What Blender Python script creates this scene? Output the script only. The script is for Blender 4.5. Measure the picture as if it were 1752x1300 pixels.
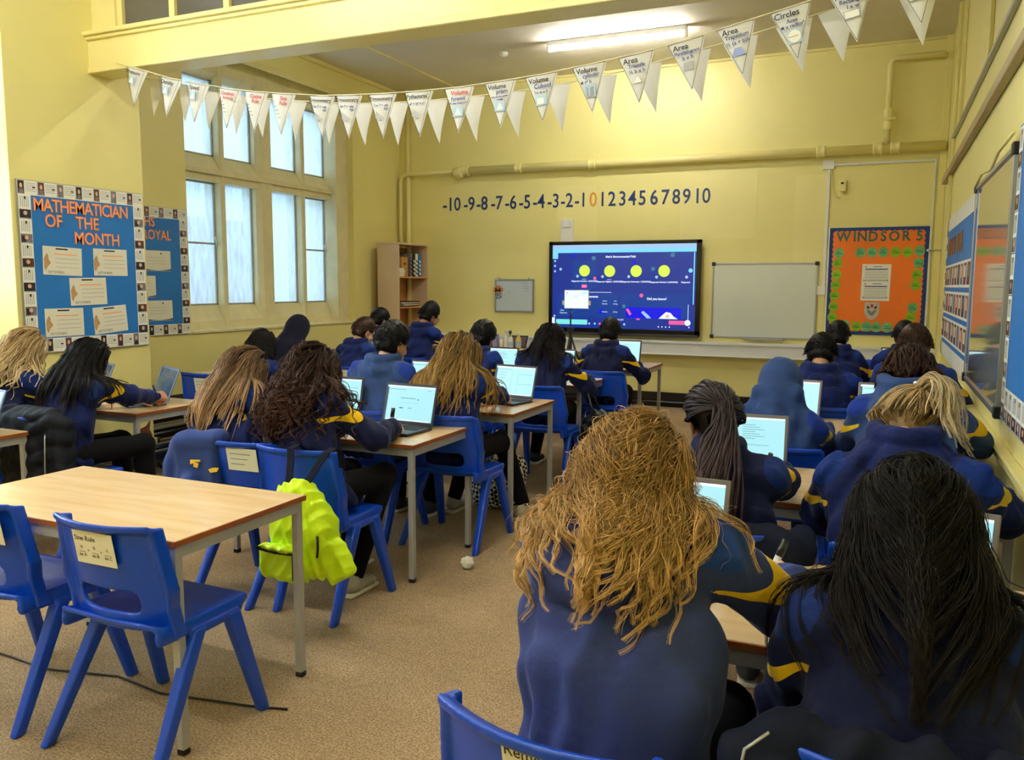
import bpy, bmesh, math, random
import numpy as np
from mathutils import Vector, Matrix, Euler

for o in list(bpy.data.objects):
    bpy.data.objects.remove(o, do_unlink=True)
SC = bpy.context.scene
COL = SC.collection
PI = math.pi

# ------------------------------------------------------------------ camera
FPX = 1420.0
cam_d = bpy.data.cameras.new('camera')
cam_d.sensor_width = 36.0
cam_d.sensor_fit = 'HORIZONTAL'
cam_d.lens = FPX / 1752.0 * 36.0
cam_d.clip_start = 0.05
cam = bpy.data.objects.new('camera', cam_d)
COL.objects.link(cam)
def _cam_matrix():
    d = np.array([637., -160., FPX]); d /= np.linalg.norm(d)
    r = -np.array([-3212., -179., FPX]); r -= d * (r @ d); r /= np.linalg.norm(r)
    dn = np.cross(d, r)
    R = np.stack([r, d, -dn])
    m = Matrix(((R[0, 0], -R[0, 1], -R[0, 2], 0), (R[1, 0], -R[1, 1], -R[1, 2], 0),
                (R[2, 0], -R[2, 1], -R[2, 2], 1.5), (0, 0, 0, 1)))
    return m
cam.matrix_world = _cam_matrix()
SC.camera = cam

# ------------------------------------------------------------------ world, view, big lights
SC.view_settings.view_transform = 'Standard'
SC.view_settings.look = 'None'
SC.view_settings.gamma = 1.0
SC.view_settings.use_curve_mapping = False
SC.view_settings.exposure = 1.1
try:
    SC.cycles.use_denoising = True
    SC.cycles.max_bounces = 10
    SC.cycles.diffuse_bounces = 5
    SC.cycles.transparent_max_bounces = 12
    SC.cycles.sample_clamp_indirect = 6.0
    SC.cycles.caustics_reflective = False
    SC.cycles.caustics_refractive = False
except Exception:
    pass
world = bpy.data.worlds.new('sky')
SC.world = world
world.use_nodes = True
_wn = world.node_tree.nodes
_bg = _wn['Background']
_bg.inputs['Color'].default_value = (0.50, 0.75, 1.0, 1)
_bg.inputs['Strength'].default_value = 0.95

def area_light(name, loc, rot, sx, sy, energy, color, portal=False):
    l = bpy.data.lights.new(name, 'AREA')
    l.shape = 'RECTANGLE'; l.size = sx; l.size_y = sy
    l.energy = energy; l.color = color
    o = bpy.data.objects.new(name, l); COL.objects.link(o)
    o.location = loc; o.rotation_euler = rot
    if portal:
        l.cycles.is_portal = True
    return o
DAY = 230.0
# daylight: the far window is lit by the sky and an added overhead area light, the nearer window (left of the frame) by a broad daylight
area_light('window_portal', (-6.75, 7.62, 2.42), (0, -PI / 2, 0), 2.85, 2.8, 1, (1, 1, 1), True)
area_light('window_daylight', (-7.1, 1.9, 2.4), (0, -PI / 2, 0), 2.7, 3.4, DAY, (0.80, 0.91, 1.0))
area_light('added_sky_light', (-9.6, 7.4, 7.0), (0, math.radians(-36), 0), 4.0, 4.5, 130.0, (0.74, 0.88, 1.0))  # added area light, unseen high outside, puts more bluish light on the window stone
LAMP = 66.0     # emission of the fluorescent tubes

# ------------------------------------------------------------------ helpers
def lin(r, g, b):
    f = lambda c: (c / 255.0) / 12.92 if c / 255.0 <= 0.04045 else ((c / 255.0 + 0.055) / 1.055) ** 2.4
    return (f(r), f(g), f(b), 1.0)

def mat(name, col, rough=0.6, metal=0.0, spec=0.5, emis=None, estr=0.0, noise=None, bump=None, sheen=0.0, coat=0.0, alpha=1.0):
    """col = linear rgba. noise=(scale, amount, detail) colour variation; bump=(scale, strength, distance)"""
    m = bpy.data.materials.new(name)
    m.use_nodes = True
    nt = m.node_tree; n = nt.nodes; L = nt.links
    b = n['Principled BSDF']
    b.inputs['Base Color'].default_value = col
    b.inputs['Roughness'].default_value = rough
    b.inputs['Metallic'].default_value = metal
    b.inputs['Specular IOR Level'].default_value = spec
    if coat: b.inputs['Coat Weight'].default_value = coat; b.inputs['Coat Roughness'].default_value = 0.08
    if sheen: b.inputs['Sheen Weight'].default_value = sheen; b.inputs['Sheen Roughness'].default_value = 0.5
    if emis:
        b.inputs['Emission Color'].default_value = emis
        b.inputs['Emission Strength'].default_value = estr
    tc = None
    if noise or bump:
        tc = n.new('ShaderNodeTexCoord')
    if noise:
        t = n.new('ShaderNodeTexNoise'); t.inputs['Scale'].default_value = noise[0]
        t.inputs['Detail'].default_value = noise[2] if len(noise) > 2 else 4
        L.new(tc.outputs['Object'], t.inputs['Vector'])
        mr = n.new('ShaderNodeMapRange')
        mr.inputs['From Min'].default_value = 0.3; mr.inputs['From Max'].default_value = 0.7
        mr.inputs['To Min'].default_value = 1 - noise[1]; mr.inputs['To Max'].default_value = 1 + noise[1]
        L.new(t.outputs['Fac'], mr.inputs['Value'])
        mx = n.new('ShaderNodeVectorMath'); mx.operation = 'SCALE'
        mx.inputs[0].default_value = col[:3]
        L.new(mr.outputs['Result'], mx.inputs['Scale'])
        L.new(mx.outputs['Vector'], b.inputs['Base Color'])
    if bump:
        t = n.new('ShaderNodeTexNoise'); t.inputs['Scale'].default_value = bump[0]; t.inputs['Detail'].default_value = 3
        L.new(tc.outputs['Object'], t.inputs['Vector'])
        bp = n.new('ShaderNodeBump'); bp.inputs['Strength'].default_value = bump[1]; bp.inputs['Distance'].default_value = bump[2]
        L.new(t.outputs['Fac'], bp.inputs['Height'])
        L.new(bp.outputs['Normal'], b.inputs['Normal'])
    return m

def mesh_obj(name, me, parent=None, material=None):
    o = bpy.data.objects.new(name, me)
    COL.objects.link(o)
    if parent: o.parent = parent
    if material is not None and len(me.materials) == 0:
        for m_ in (material if isinstance(material, (list, tuple)) else [material]):
            me.materials.append(m_)
    return o

def np_mesh(name, V, F, smooth=True):
    """V (n,3), F (m,4) or (m,3) int arrays -> mesh data"""
    me = bpy.data.meshes.new(name)
    V = np.asarray(V, dtype=np.float32); F = np.asarray(F, dtype=np.int32)
    k = F.shape[1]
    me.vertices.add(len(V)); me.vertices.foreach_set('co', V.ravel())
    me.loops.add(len(F) * k); me.loops.foreach_set('vertex_index', F.ravel())
    me.polygons.add(len(F))
    me.polygons.foreach_set('loop_start', np.arange(0, len(F) * k, k, dtype=np.int32))
    try: me.polygons.foreach_set('loop_total', np.full(len(F), k, dtype=np.int32))
    except Exception: pass
    me.polygons.foreach_set('use_smooth', np.full(len(F), smooth, dtype=bool))
    me.update(calc_edges=True)
    me.validate()
    return me

class MB:
    """collects boxes, tubes, prisms ... and links them as ONE mesh object"""
    def __init__(s): s.v = []; s.f = []; s.m = []; s.sm = []
    def add(s, verts, faces, mi=0, smooth=False):
        b = len(s.v); s.v += [tuple(map(float, p)) for p in verts]
        for f in faces:
            s.f.append(tuple(b + i for i in f)); s.m.append(mi); s.sm.append(smooth)
    def box(s, c, d, mi=0, R=None, taper=1.0):
        x, y, z = d[0] / 2, d[1] / 2, d[2] / 2
        P = [(-x, -y, -z), (x, -y, -z), (x, y, -z), (-x, y, -z), (-x * taper, -y * taper, z), (x * taper, -y * taper, z), (x * taper, y * taper, z), (-x * taper, y * taper, z)]
        if R is not None: P = [tuple(R @ Vector(p)) for p in P]
        s.add([(p[0] + c[0], p[1] + c[1], p[2] + c[2]) for p in P],
              [(0, 3, 2, 1), (4, 5, 6, 7), (0, 1, 5, 4), (1, 2, 6, 5), (2, 3, 7, 6), (3, 0, 4, 7)], mi)
    def b2(s, a, b, mi=0):
        s.box([(a[i] + b[i]) / 2 for i in range(3)], [abs(b[i] - a[i]) for i in range(3)], mi)
    def tube(s, pts, r, n=10, mi=0, cap=True, smooth=True):
        pts = [Vector(p) for p in pts]; N = len(pts)
        rr = r if isinstance(r, (list, tuple)) else [r] * N
        t0 = (pts[1] - pts[0]).normalized()
        up = Vector((0, 0, 1)) if abs(t0.z) < 0.9 else Vector((1, 0, 0))
        u = t0.cross(up).normalized(); V = []
        for i, p in enumerate(pts):
            t = (pts[min(i + 1, N - 1)] - pts[max(i - 1, 0)]).normalized()
            u = (u - t * u.dot(t)).normalized(); w = t.cross(u)
            for k in range(n):
                a = 2 * PI * k / n
                V.append(p + (u * math.cos(a) + w * math.sin(a)) * rr[i])
        F = []
        for i in range(N - 1):
            for k in range(n):
                k2 = (k + 1) % n
                F.append((i * n + k, i * n + k2, (i + 1) * n + k2, (i + 1) * n + k))
        s.add(V, F, mi, smooth)
        if cap:
            b = len(s.v) - len(V)
            s.f.append(tuple(b + k for k in reversed(range(n)))); s.m.append(mi); s.sm.append(False)
            s.f.append(tuple(b + (N - 1) * n + k for k in range(n))); s.m.append(mi); s.sm.append(False)
    def cyl(s, a, b, r, n=16, mi=0, r2=None):
        s.tube([a, b], [r, r if r2 is None else r2], n, mi)
    def lathe(s, prof, c=(0, 0, 0), n=20, mi=0, axis='z', cap=True):
        V = []
        for (r, h) in prof:
            for k in range(n):
                a = 2 * PI * k / n
                p = (r * math.cos(a), r * math.sin(a), h)
                if axis == 'y': p = (p[0], h, p[1])
                if axis == 'x': p = (h, p[0], p[1])
                V.append((p[0] + c[0], p[1] + c[1], p[2] + c[2]))
        F = []
        for i in range(len(prof) - 1):
            for k in range(n):
                k2 = (k + 1) % n
                F.append((i * n + k, i * n + k2, (i + 1) * n + k2, (i + 1) * n + k))
        s.add(V, F, mi, True)
        if cap:
            b = len(s.v) - len(V)
            s.f.append(tuple(b + k for k in reversed(range(n)))); s.m.append(mi); s.sm.append(False)
            s.f.append(tuple(b + (len(prof) - 1) * n + k for k in range(n))); s.m.append(mi); s.sm.append(False)
    def poly(s, pts, mi=0): s.add(pts, [tuple(range(len(pts)))], mi)
    def prism(s, pts, d, mi=0):
        """flat polygon pts (3d) pushed by vector d"""
        n = len(pts); P = [tuple(p) for p in pts] + [(p[0] + d[0], p[1] + d[1], p[2] + d[2]) for p in pts]
        s.add(P, [tuple(reversed(range(n))), tuple(range(n, 2 * n))] + [(i, (i + 1) % n, n + (i + 1) % n, n + i) for i in range(n)], mi)
    def build(s, name, mats, parent=None, bevel=0.0, seg=2):
        me = bpy.data.meshes.new(name)
        me.from_pydata(s.v, [], s.f)
        me.polygons.foreach_set('material_index', s.m)
        me.polygons.foreach_set('use_smooth', s.sm)
        for m_ in (mats if isinstance(mats, (list, tuple)) else [mats]): me.materials.append(m_)
        bm = bmesh.new(); bm.from_mesh(me)
        bmesh.ops.recalc_face_normals(bm, faces=bm.faces)
        if bevel > 0:
            ed = [e for e in bm.edges if len(e.link_faces) == 2 and e.calc_face_angle(0) > 0.6]
            bmesh.ops.bevel(bm, geom=ed, offset=bevel, segments=seg, affect='EDGES', profile=0.5, clamp_overlap=True)
        bm.to_mesh(me); bm.free()
        me.update()
        o = bpy.data.objects.new(name, me); COL.objects.link(o)
        if parent: o.parent = parent
        return o

def tag(o, label, cat, group=None, kind=None):
    o['label'] = label; o['category'] = cat
    if group: o['group'] = group
    if kind: o['kind'] = kind
    return o
def thing(name, label, cat, loc=(0, 0, 0), rotz=0.0, group=None):
    o = bpy.data.objects.new(name, None); COL.objects.link(o)
    o.location = loc; o.rotation_euler = (0, 0, rotz); o.empty_display_size = 0.1
    return tag(o, label, cat, group)
def struct(name, mb, m, bevel=0.0, label=None, cat=None):
    o = mb.build(name, m, None, bevel); o['kind'] = 'structure'
    if label: o['label'] = label
    o['category'] = cat or name.split('_')[0]
    return o
def dup(root, name=None):
    r = root.copy(); COL.objects.link(r)
    def rec(a, b):
        for ch in a.children:
            c = ch.copy(); COL.objects.link(c); c.parent = b
            rec(ch, c)
    rec(root, r)
    return r

# wall frames: columns = reading direction, up, out of the wall
FRONT = Matrix(((1, 0, 0), (0, 0, -1), (0, 1, 0)))
LEFT = Matrix(((0, 0, 1), (1, 0, 0), (0, 1, 0)))
RIGHT = Matrix(((0, 0, -1), (-1, 0, 0), (0, 1, 0)))
def text_mesh(body, size, align='CENTER', extrude=0.0, spacing=1.0, offset=0.0, shear=0.0, wide=1.0):
    cu = bpy.data.curves.new('lettering', 'FONT')
    cu.body = body; cu.size = size; cu.align_x = align; cu.align_y = 'CENTER'
    cu.extrude = extrude; cu.space_character = spacing; cu.offset = offset; cu.shear = shear
    cu.resolution_u = 3
    t = bpy.data.objects.new('lettering', cu); COL.objects.link(t)
    dg = bpy.context.evaluated_depsgraph_get()
    me = bpy.data.meshes.new_from_object(t.evaluated_get(dg))
    bpy.data.objects.remove(t, do_unlink=True); bpy.data.curves.remove(cu)
    if wide != 1.0: me.transform(Matrix.Diagonal((wide, 1, 1, 1)))
    return me
def text(name, lines, m, loc, frame, parent=None, extrude=0.0004):
    """lines = [(body, x, y, size, kwargs)] in the frame's plane; ONE mesh object"""
    bm = bmesh.new()
    for ln in lines:
        body, x, y, size = ln[:4]; kw = ln[4] if len(ln) > 4 else {}
        rot = kw.pop('rot', 0.0) if kw else 0.0
        me = text_mesh(body, size, extrude=extrude, **kw)
        me.transform(Matrix.Translation((x, y, extrude)) @ Matrix.Rotation(rot, 4, 'Z'))
        bm.from_mesh(me); bpy.data.meshes.remove(me)
    me = bpy.data.meshes.new(name); bm.to_mesh(me); bm.free()
    me.transform(Matrix.Translation(loc) @ frame.to_4x4())
    me.materials.append(m)
    o = bpy.data.objects.new(name, me); COL.objects.link(o)
    if parent: o.parent = parent
    return o
class Flat:
    """thin rectangles / discs / polygons laid on a wall frame, in the frame's own x,y and height h"""
    def __init__(s, loc, frame): s.mb = MB(); s.loc = Vector(loc); s.fr = frame
    def P(s, x, y, h): return tuple(s.loc + s.fr @ Vector((x, y, h)))
    def rect(s, x0, y0, x1, y1, h0=0.0, h1=0.001, mi=0, rot=0.0):
        cx, cy = (x0 + x1) / 2, (y0 + y1) / 2; c, n = math.cos(rot), math.sin(rot)
        q = [(cx + (x - cx) * c - (y - cy) * n, cy + (x - cx) * n + (y - cy) * c) for x, y in ((x0, y0), (x1, y0), (x1, y1), (x0, y1))]
        s.poly(q, h0, h1, mi)
    def poly(s, q, h0=0.0, h1=0.001, mi=0):
        d = s.fr @ Vector((0, 0, h1 - h0))
        s.mb.prism([s.P(x, y, h0) for x, y in q], d, mi)
    def disc(s, x, y, rx, ry, h0=0.0, h1=0.001, mi=0, n=16):
        s.poly([(x + rx * math.cos(2 * PI * k / n), y + ry * math.sin(2 * PI * k / n)) for k in range(n)], h0, h1, mi)
    def build(s, name, m, parent=None): return s.mb.build(name, m, parent)
# ------------------------------------------------------------------ materials
M = {}
M['wall'] = mat('cream_wall_paint', lin(236, 226, 151), 0.42, noise=(1.3, 0.035, 5), bump=(28, 0.12, 0.004))
M['wallR'] = M['wall']
M['trim'] = mat('cream_gloss_paint', lin(235, 224, 154), 0.3, noise=(4, 0.03), bump=(18, 0.08, 0.003))
M['patch'] = mat('fresh_plaster_paint', lin(239, 229, 158), 0.5, noise=(2, 0.03))
M['stone'] = mat('painted_stone', lin(226, 216, 172), 0.45, noise=(7, 0.06), bump=(24, 0.15, 0.004))
M['ceiling'] = mat('ceiling_paint', lin(222, 215, 202), 0.7, noise=(1.2, 0.05), bump=(30, 0.08, 0.003))
M['white'] = mat('white_plastic', lin(236, 236, 228), 0.4)
M['offwhite'] = mat('white_gloss_board', lin(228, 230, 232), 0.35)
M['black'] = mat('black_plastic', lin(18, 18, 22), 0.35)
M['dark'] = mat('dark_gloss_paint', lin(22, 17, 18), 0.25, noise=(9, 0.2))
M['alu'] = mat('aluminium', lin(170, 172, 178), 0.35, metal=0.8)
M['steel'] = mat('grey_steel_paint', lin(168, 168, 164), 0.4, metal=0.2)
M['paper'] = mat('white_paper', lin(240, 240, 232), 0.7)
M['paper2'] = mat('cream_paper', lin(232, 230, 214), 0.7)
M['ink'] = mat('black_ink', lin(30, 30, 38), 0.6)
M['grey_ink'] = mat('grey_ink', lin(150, 152, 160), 0.7)
M['blue_ink'] = mat('blue_ink', lin(60, 70, 140), 0.6)
M['red_ink'] = mat('red_ink', lin(196, 60, 60), 0.6)
M['light_blue'] = mat('pale_blue_print', lin(172, 200, 220), 0.6)
M['numeral'] = mat('navy_numeral_vinyl', lin(28, 52, 112), 0.4)
M['numeral0'] = mat('orange_numeral_vinyl', lin(222, 150, 50), 0.4)
M['blue_backing'] = mat('bright_blue_backing_paper', lin(24, 116, 200), 0.6, noise=(3, 0.05), bump=(6, 0.1, 0.01))
M['navy_backing'] = mat('navy_border_paper', lin(12, 56, 128), 0.6, noise=(5, 0.08))
M['orange_backing'] = mat('orange_backing_paper', lin(250, 126, 34), 0.6, noise=(3, 0.05), bump=(5, 0.3, 0.012))
M['orange_edge'] = mat('orange_card', lin(238, 112, 50), 0.6)
M['peach'] = mat('pale_orange_card', lin(250, 178, 128), 0.6)
M['teal'] = mat('teal_foil_card', lin(24, 104, 104), 0.4, noise=(16, 0.35))
M['lime'] = mat('lime_card', lin(140, 190, 20), 0.6, noise=(14, 0.1))
M['sage'] = mat('sea_green_card', lin(110, 182, 120), 0.6, noise=(12, 0.25))
M['photo_dark'] = mat('dark_portrait_print', lin(40, 30, 44), 0.5, noise=(40, 0.7))
M['photo_grey'] = mat('grey_portrait_print', lin(120, 112, 124), 0.5, noise=(40, 0.4))
M['photo_brown'] = mat('brown_portrait_print', lin(84, 44, 34), 0.5, noise=(30, 0.8))
M['face_print'] = mat('printed_face_tone', lin(220, 180, 150), 0.5)
M['gold_print'] = mat('gold_print', lin(196, 156, 104), 0.6, noise=(60, 0.3))
M['brown_card'] = mat('brown_foil_card', lin(122, 72, 24), 0.5, noise=(22, 0.6))
M['birch'] = mat('birch_laminate', lin(212, 184, 152), 0.5, noise=(5, 0.04))
M['beech_in'] = mat('beech_inside', lin(196, 140, 86), 0.55, noise=(6, 0.06))
M['brick'] = mat('red_brick', lin(150, 92, 80), 0.9, noise=(6, 0.2))
M['hole'] = mat('broken_brick', lin(120, 66, 40), 0.9, noise=(30, 0.5))
M['tube'] = mat('fluorescent_tube_glow', (1, 1, 1, 1), 0.5, emis=(1.0, 0.97, 0.86, 1), estr=LAMP)
M['wbgloss'] = mat('whiteboard_enamel', lin(216, 222, 214), 0.12, spec=0.6)
M['wbmirror'] = mat('glossy_whiteboard_enamel', lin(196, 200, 186), 0.05, spec=1.0, coat=1.0)

def carpet():
    m = bpy.data.materials.new('carpet'); m.use_nodes = True
    n = m.node_tree.nodes; L = m.node_tree.links; b = n['Principled BSDF']
    tc = n.new('ShaderNodeTexCoord')
    t1 = n.new('ShaderNodeTexNoise'); t1.inputs['Scale'].default_value = 130; t1.inputs['Detail'].default_value = 2
    t2 = n.new('ShaderNodeTexNoise'); t2.inputs['Scale'].default_value = 1.6; t2.inputs['Detail'].default_value = 5
    t3 = n.new('ShaderNodeTexNoise'); t3.inputs['Scale'].default_value = 28; t3.inputs['Detail'].default_value = 3
    for t in (t1, t2, t3): L.new(tc.outputs['Object'], t.inputs['Vector'])
    r1 = n.new('ShaderNodeValToRGB')
    r1.color_ramp.elements[0].position = 0.3; r1.color_ramp.elements[0].color = lin(130, 106, 80)
    r1.color_ramp.elements[1].position = 0.72; r1.color_ramp.elements[1].color = lin(200, 176, 144)
    L.new(t1.outputs['Fac'], r1.inputs['Fac'])
    mr = n.new('ShaderNodeMapRange'); mr.inputs['From Min'].default_value = 0.3; mr.inputs['From Max'].default_value = 0.7
    mr.inputs['To Min'].default_value = 0.8; mr.inputs['To Max'].default_value = 1.14
    L.new(t2.outputs['Fac'], mr.inputs['Value'])
    mr3 = n.new('ShaderNodeMapRange'); mr3.inputs['From Min'].default_value = 0.3; mr3.inputs['From Max'].default_value = 0.7
    mr3.inputs['To Min'].default_value = 0.9; mr3.inputs['To Max'].default_value = 1.08
    L.new(t3.outputs['Fac'], mr3.inputs['Value'])
    mu = n.new('ShaderNodeMath'); mu.operation = 'MULTIPLY'
    L.new(mr.outputs[0], mu.inputs[0]); L.new(mr3.outputs[0], mu.inputs[1])
    sc = n.new('ShaderNodeVectorMath'); sc.operation = 'SCALE'
    L.new(r1.outputs['Color'], sc.inputs[0]); L.new(mu.outputs[0], sc.inputs['Scale'])
    L.new(sc.outputs['Vector'], b.inputs['Base Color'])
    b.inputs['Roughness'].default_value = 0.95; b.inputs['Specular IOR Level'].default_value = 0.1
    bp = n.new('ShaderNodeBump'); bp.inputs['Strength'].default_value = 0.6; bp.inputs['Distance'].default_value = 0.006
    L.new(t1.outputs['Fac'], bp.inputs['Height']); L.new(bp.outputs['Normal'], b.inputs['Normal'])
    return m
M['carpet'] = carpet()

def frosted():
    """window glass fogged with condensation"""
    m = bpy.data.materials.new('misted_window_glass'); m.use_nodes = True
    nt = m.node_tree; n = nt.nodes; L = nt.links
    out = n['Material Output']; n.remove(n['Principled BSDF'])
    tc = n.new('ShaderNodeTexCoord'); mp = n.new('ShaderNodeMapping'); mp.inputs['Scale'].default_value = (1, 1, 0.18)
    L.new(tc.outputs['Object'], mp.inputs['Vector'])
    t = n.new('ShaderNodeTexNoise'); t.inputs['Scale'].default_value = 26; t.inputs['Detail'].default_value = 6
    L.new(mp.outputs['Vector'], t.inputs['Vector'])
    mr = n.new('ShaderNodeMapRange'); mr.inputs['From Min'].default_value = 0.35; mr.inputs['From Max'].default_value = 0.7
    mr.inputs['To Min'].default_value = 0.35; mr.inputs['To Max'].default_value = 0.72
    L.new(t.outputs['Fac'], mr.inputs['Value'])
    tr = n.new('ShaderNodeBsdfTransparent'); tr.inputs['Color'].default_value = (0.93, 0.97, 1, 1)
    tl = n.new('ShaderNodeBsdfTranslucent'); tl.inputs['Color'].default_value = (0.86, 0.93, 1.0, 1)
    gl = n.new('ShaderNodeBsdfGlossy'); gl.inputs['Roughness'].default_value = 0.1
    a = n.new('ShaderNodeMixShader'); L.new(mr.outputs[0], a.inputs[0]); L.new(tr.outputs[0], a.inputs[1]); L.new(tl.outputs[0], a.inputs[2])
    c = n.new('ShaderNodeMixShader'); c.inputs[0].default_value = 0.05; L.new(a.outputs[0], c.inputs[1]); L.new(gl.outputs[0], c.inputs[2])
    L.new(c.outputs[0], out.inputs['Surface'])
    return m
M['glass'] = frosted()
M['darkglass'] = mat('dark_transom_glass', lin(92, 88, 84), 0.08, spec=0.8)

XR, XB, XP, XW, YF, ZC = 0.54, -6.25, -5.4, -6.55, 10.15, 4.12
# ------------------------------------------------------------------ shell
b = MB(); b.b2((-7.0, -3.2, -0.1), (0.8, 10.4, 0)); struct('floor', b, M['carpet'])
b = MB(); b.b2((-7.0, -3.2, ZC), (0.8, 10.4, ZC + 0.15)); struct('ceiling', b, M['ceiling'])
b = MB(); b.b2((-7.0, YF, 0), (0.8, YF + 0.2, ZC)); struct('wall_front', b, M['wall'])
b = MB(); b.b2((XR, -3.2, 0), (XR + 0.2, YF, ZC)); struct('wall_right', b, M['wall'])
b = MB(); b.b2((-7.0, -3.2, 0), (XR, -3.0, ZC)); struct('wall_back', b, M['wall'])
b = MB()
b.b2((-6.95, -3.0, 0), (XB, YF, 1.0))               # below the sills
b.b2((-6.95, -3.0, 3.845), (XB, YF, ZC))            # above the window heads
b.b2((-6.95, -3.0, 1.0), (XB, 0.2, 3.845))
b.b2((-6.95, 3.79, 1.0), (XB, 6.225, 3.845))
b.b2((-6.95, 9.03, 1.0), (XB, YF, 3.845))
struct('wall_left', b, M['wall'])
b = MB(); b.b2((XB, 3.82, 0), (XP, 4.93, ZC))
struct('column_left', b, M['wall'], 0.004, 'broad cream brick pier between the two window bays', 'pillar')
f = Flat((XP + 0.001, 4.852, 0.32), LEFT)
f.poly([(-0.1, -0.055), (-0.02, -0.08), (0.06, -0.06), (0.03, 0.0), (0.045, 0.075), (0.0, 0.03), (-0.07, 0.01)], 0, 0.004)
o = f.build('trim_1', M['hole']); o['kind'] = 'structure'
b = MB(); b.b2((XP, 4.1, 0), (XP + 0.03, 4.96, 0.24)); b.b2((XB, 4.93, 0), (XP + 0.03, 4.96, 0.24)); struct('baseboard_left', b, M['trim'], 0.004)
# fascia moulding and cornices
b = MB()
b.b2((XB, 4.93, 3.78), (XB + 0.02, YF, 3.845)); b.b2((XB, 4.93, ZC - 0.05), (XB + 0.04, YF, ZC)); b.b2((XB, YF - 0.03, ZC - 0.03), (XR, YF, ZC))
struct('trim_2', b, M['trim'], 0.006)
# ceiling battens
b = MB(); b.b2((-5.395, 5.0, ZC - 0.012), (-5.365, YF, ZC)); b.b2((XB, 6.2, ZC - 0.012), (XR, 6.23, ZC)); struct('trim_3', b, M['trim'], 0.003)
# ---- beam across the room with its mouldings, glazed screen above
b = MB()
b.b2((XB, 4.49, 3.02), (XR, 4.70, 3.29)); b.b2((XB, 4.465, 3.25), (XR, 4.73, 3.275)); b.b2((XB, 4.44, 3.275), (XR, 4.75, 3.305))
b.b2((XB, 4.478, 3.02), (XR, 4.49, 3.065))
struct('beam', b, M['trim'], 0.006, 'deep cream moulded beam crossing the room under the glazed screen', 'beam')
b = MB()
for x in (-5.14, -4.64, -4.15, -3.3, -2.45, -1.6, -0.75):
    b.b2((x - 0.025, 4.55, 3.3), (x + 0.025, 4.62, ZC))
b.b2((-5.14, 4.54, 3.3), (XR, 4.63, 3.345)); b.b2((-5.14, 4.55, ZC - 0.05), (XR, 4.62, ZC)); b.b2((-5.14, 4.55, 3.68), (XR, 4.62, 3.72))
b.b2((XP, 4.53, 3.3), (-5.165, 4.64, ZC))
struct('trim_4', b, M['trim'], 0.004)
b = MB(); b.b2((-5.14, 4.58, 3.345), (XR, 4.586, ZC - 0.05)); struct('window_3', b, M['darkglass'])

# ---- windows
def window(name, y0, y1, panes, thick, mid, zs, zt, zh):
    """stone mullioned window in the left wall: panes = list of (y0,y1); a child per frame, pane"""
    root = bpy.data.objects.new(name, None); COL.objects.link(root); root['kind'] = 'structure'; root['category'] = 'window'
    b = MB()
    xo, xi = XW - 0.12, XW + 0.06
    ys = [y0] + [v for p in panes for v in p] + [y1]
    for k in range(0, len(ys), 2):
        a, c = ys[k], ys[k + 1]
        edge = k == 0 or k == len(ys) - 2
        big = (k // 2) in thick
        w = xi + (0.068 if big else 0.055) + (0.1 if edge else 0)
        if edge:
            b.b2((xo, a, 1.0), (w, c, 3.845))
        else:
            # chamfered mullion
            mdl = (a + c) / 2
            ch = 0.012 if not big else 0.05
            pts = [(xo, a, 0), (w - ch, a, 0), (w, a + ch, 0), (w, c - ch, 0), (w - ch, c, 0), (xo, c, 0)]
            b.prism([(p[0], p[1], 1.0) for p in pts], (0, 0, 2.845))
    # sill with a slope to the panes, transom with a ledge, head
    for (za, zb, ledge) in ((1.0, zs, 0.2), (zt[0], zt[1], 0.14), (zh, 3.845, 0.0)):
        pts = [(xo, za), (xi + 0.045, za), (xi + 0.045, zb - min(ledge, (zb - za) * 0.6)), (XW + 0.02, zb), (xo, zb)] if ledge else [(xo, za), (XW + 0.02, za), (xi + 0.05, za + 0.06), (xi + 0.05, zb), (xo, zb)]
        b.prism([(p[0], y0, p[1]) for p in pts], (0, y1 - y0, 0))
    b.b2((xi + 0.01, y0 + 0.01, zt[0] + 0.07), (xi + 0.085, y1 - 0.01, zt[0] + 0.12))
    b.build('stone_frame', M['stone'], root, 0.006)
    # outer sill board in the reveal
    s = MB(); s.b2((xi, y0 - 0.0, 1.0), (XB + 0.02, y1, 1.025)); s.build('sill', M['stone'], root, 0.004)
    for k, (a, c) in enumerate(panes):
        for (za, zb) in ((zs, zt[0]), (zt[1], zh)):
            g = MB(); g.b2((XW - 0.004, a, za), (XW + 0.004, c, zb)); g.build('pane', M['glass'], root)
            fr = MB(); t = 0.016
            if k in mid or zb == zh and k in (0, 3):
                for q in (((a, za), (a + t, zb)), ((c - t, za), (c, zb)), ((a, za), (c, za + t)), ((a, zb - t), (c, zb))):
                    fr.b2((XW + 0.004, q[0][0], q[0][1]), (XW + 0.022, q[1][0], q[1][1]))
                if za == zs: fr.b2((XW + 0.004, a, 1.905), (XW + 0.022, c, 1.925))
                cf = fr.build('casement', M['steel'], root)
                h = MB(); h.tube([(XW + 0.03, c - 0.01, za + 0.62), (XW + 0.045, c - 0.02, za + 0.66), (XW + 0.04, c - 0.03, za + 0.72)], 0.006, 6); h.build('latch', M['white'], cf)
            else:
                fr.b2((XW + 0.004, c - t, za), (XW + 0.02, c, zb)); fr.b2((XW + 0.004, a, za), (XW + 0.02, c, za + t))
                fr.build('casement', M['steel'], root)
    return root
window('window_1', 6.225, 9.03, [(6.30, 6.895), (6.965, 7.465), (7.73, 8.235), (8.305, 8.79)], (2,), (0, 3), 1.27, (2.55, 2.82), 3.60)
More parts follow.
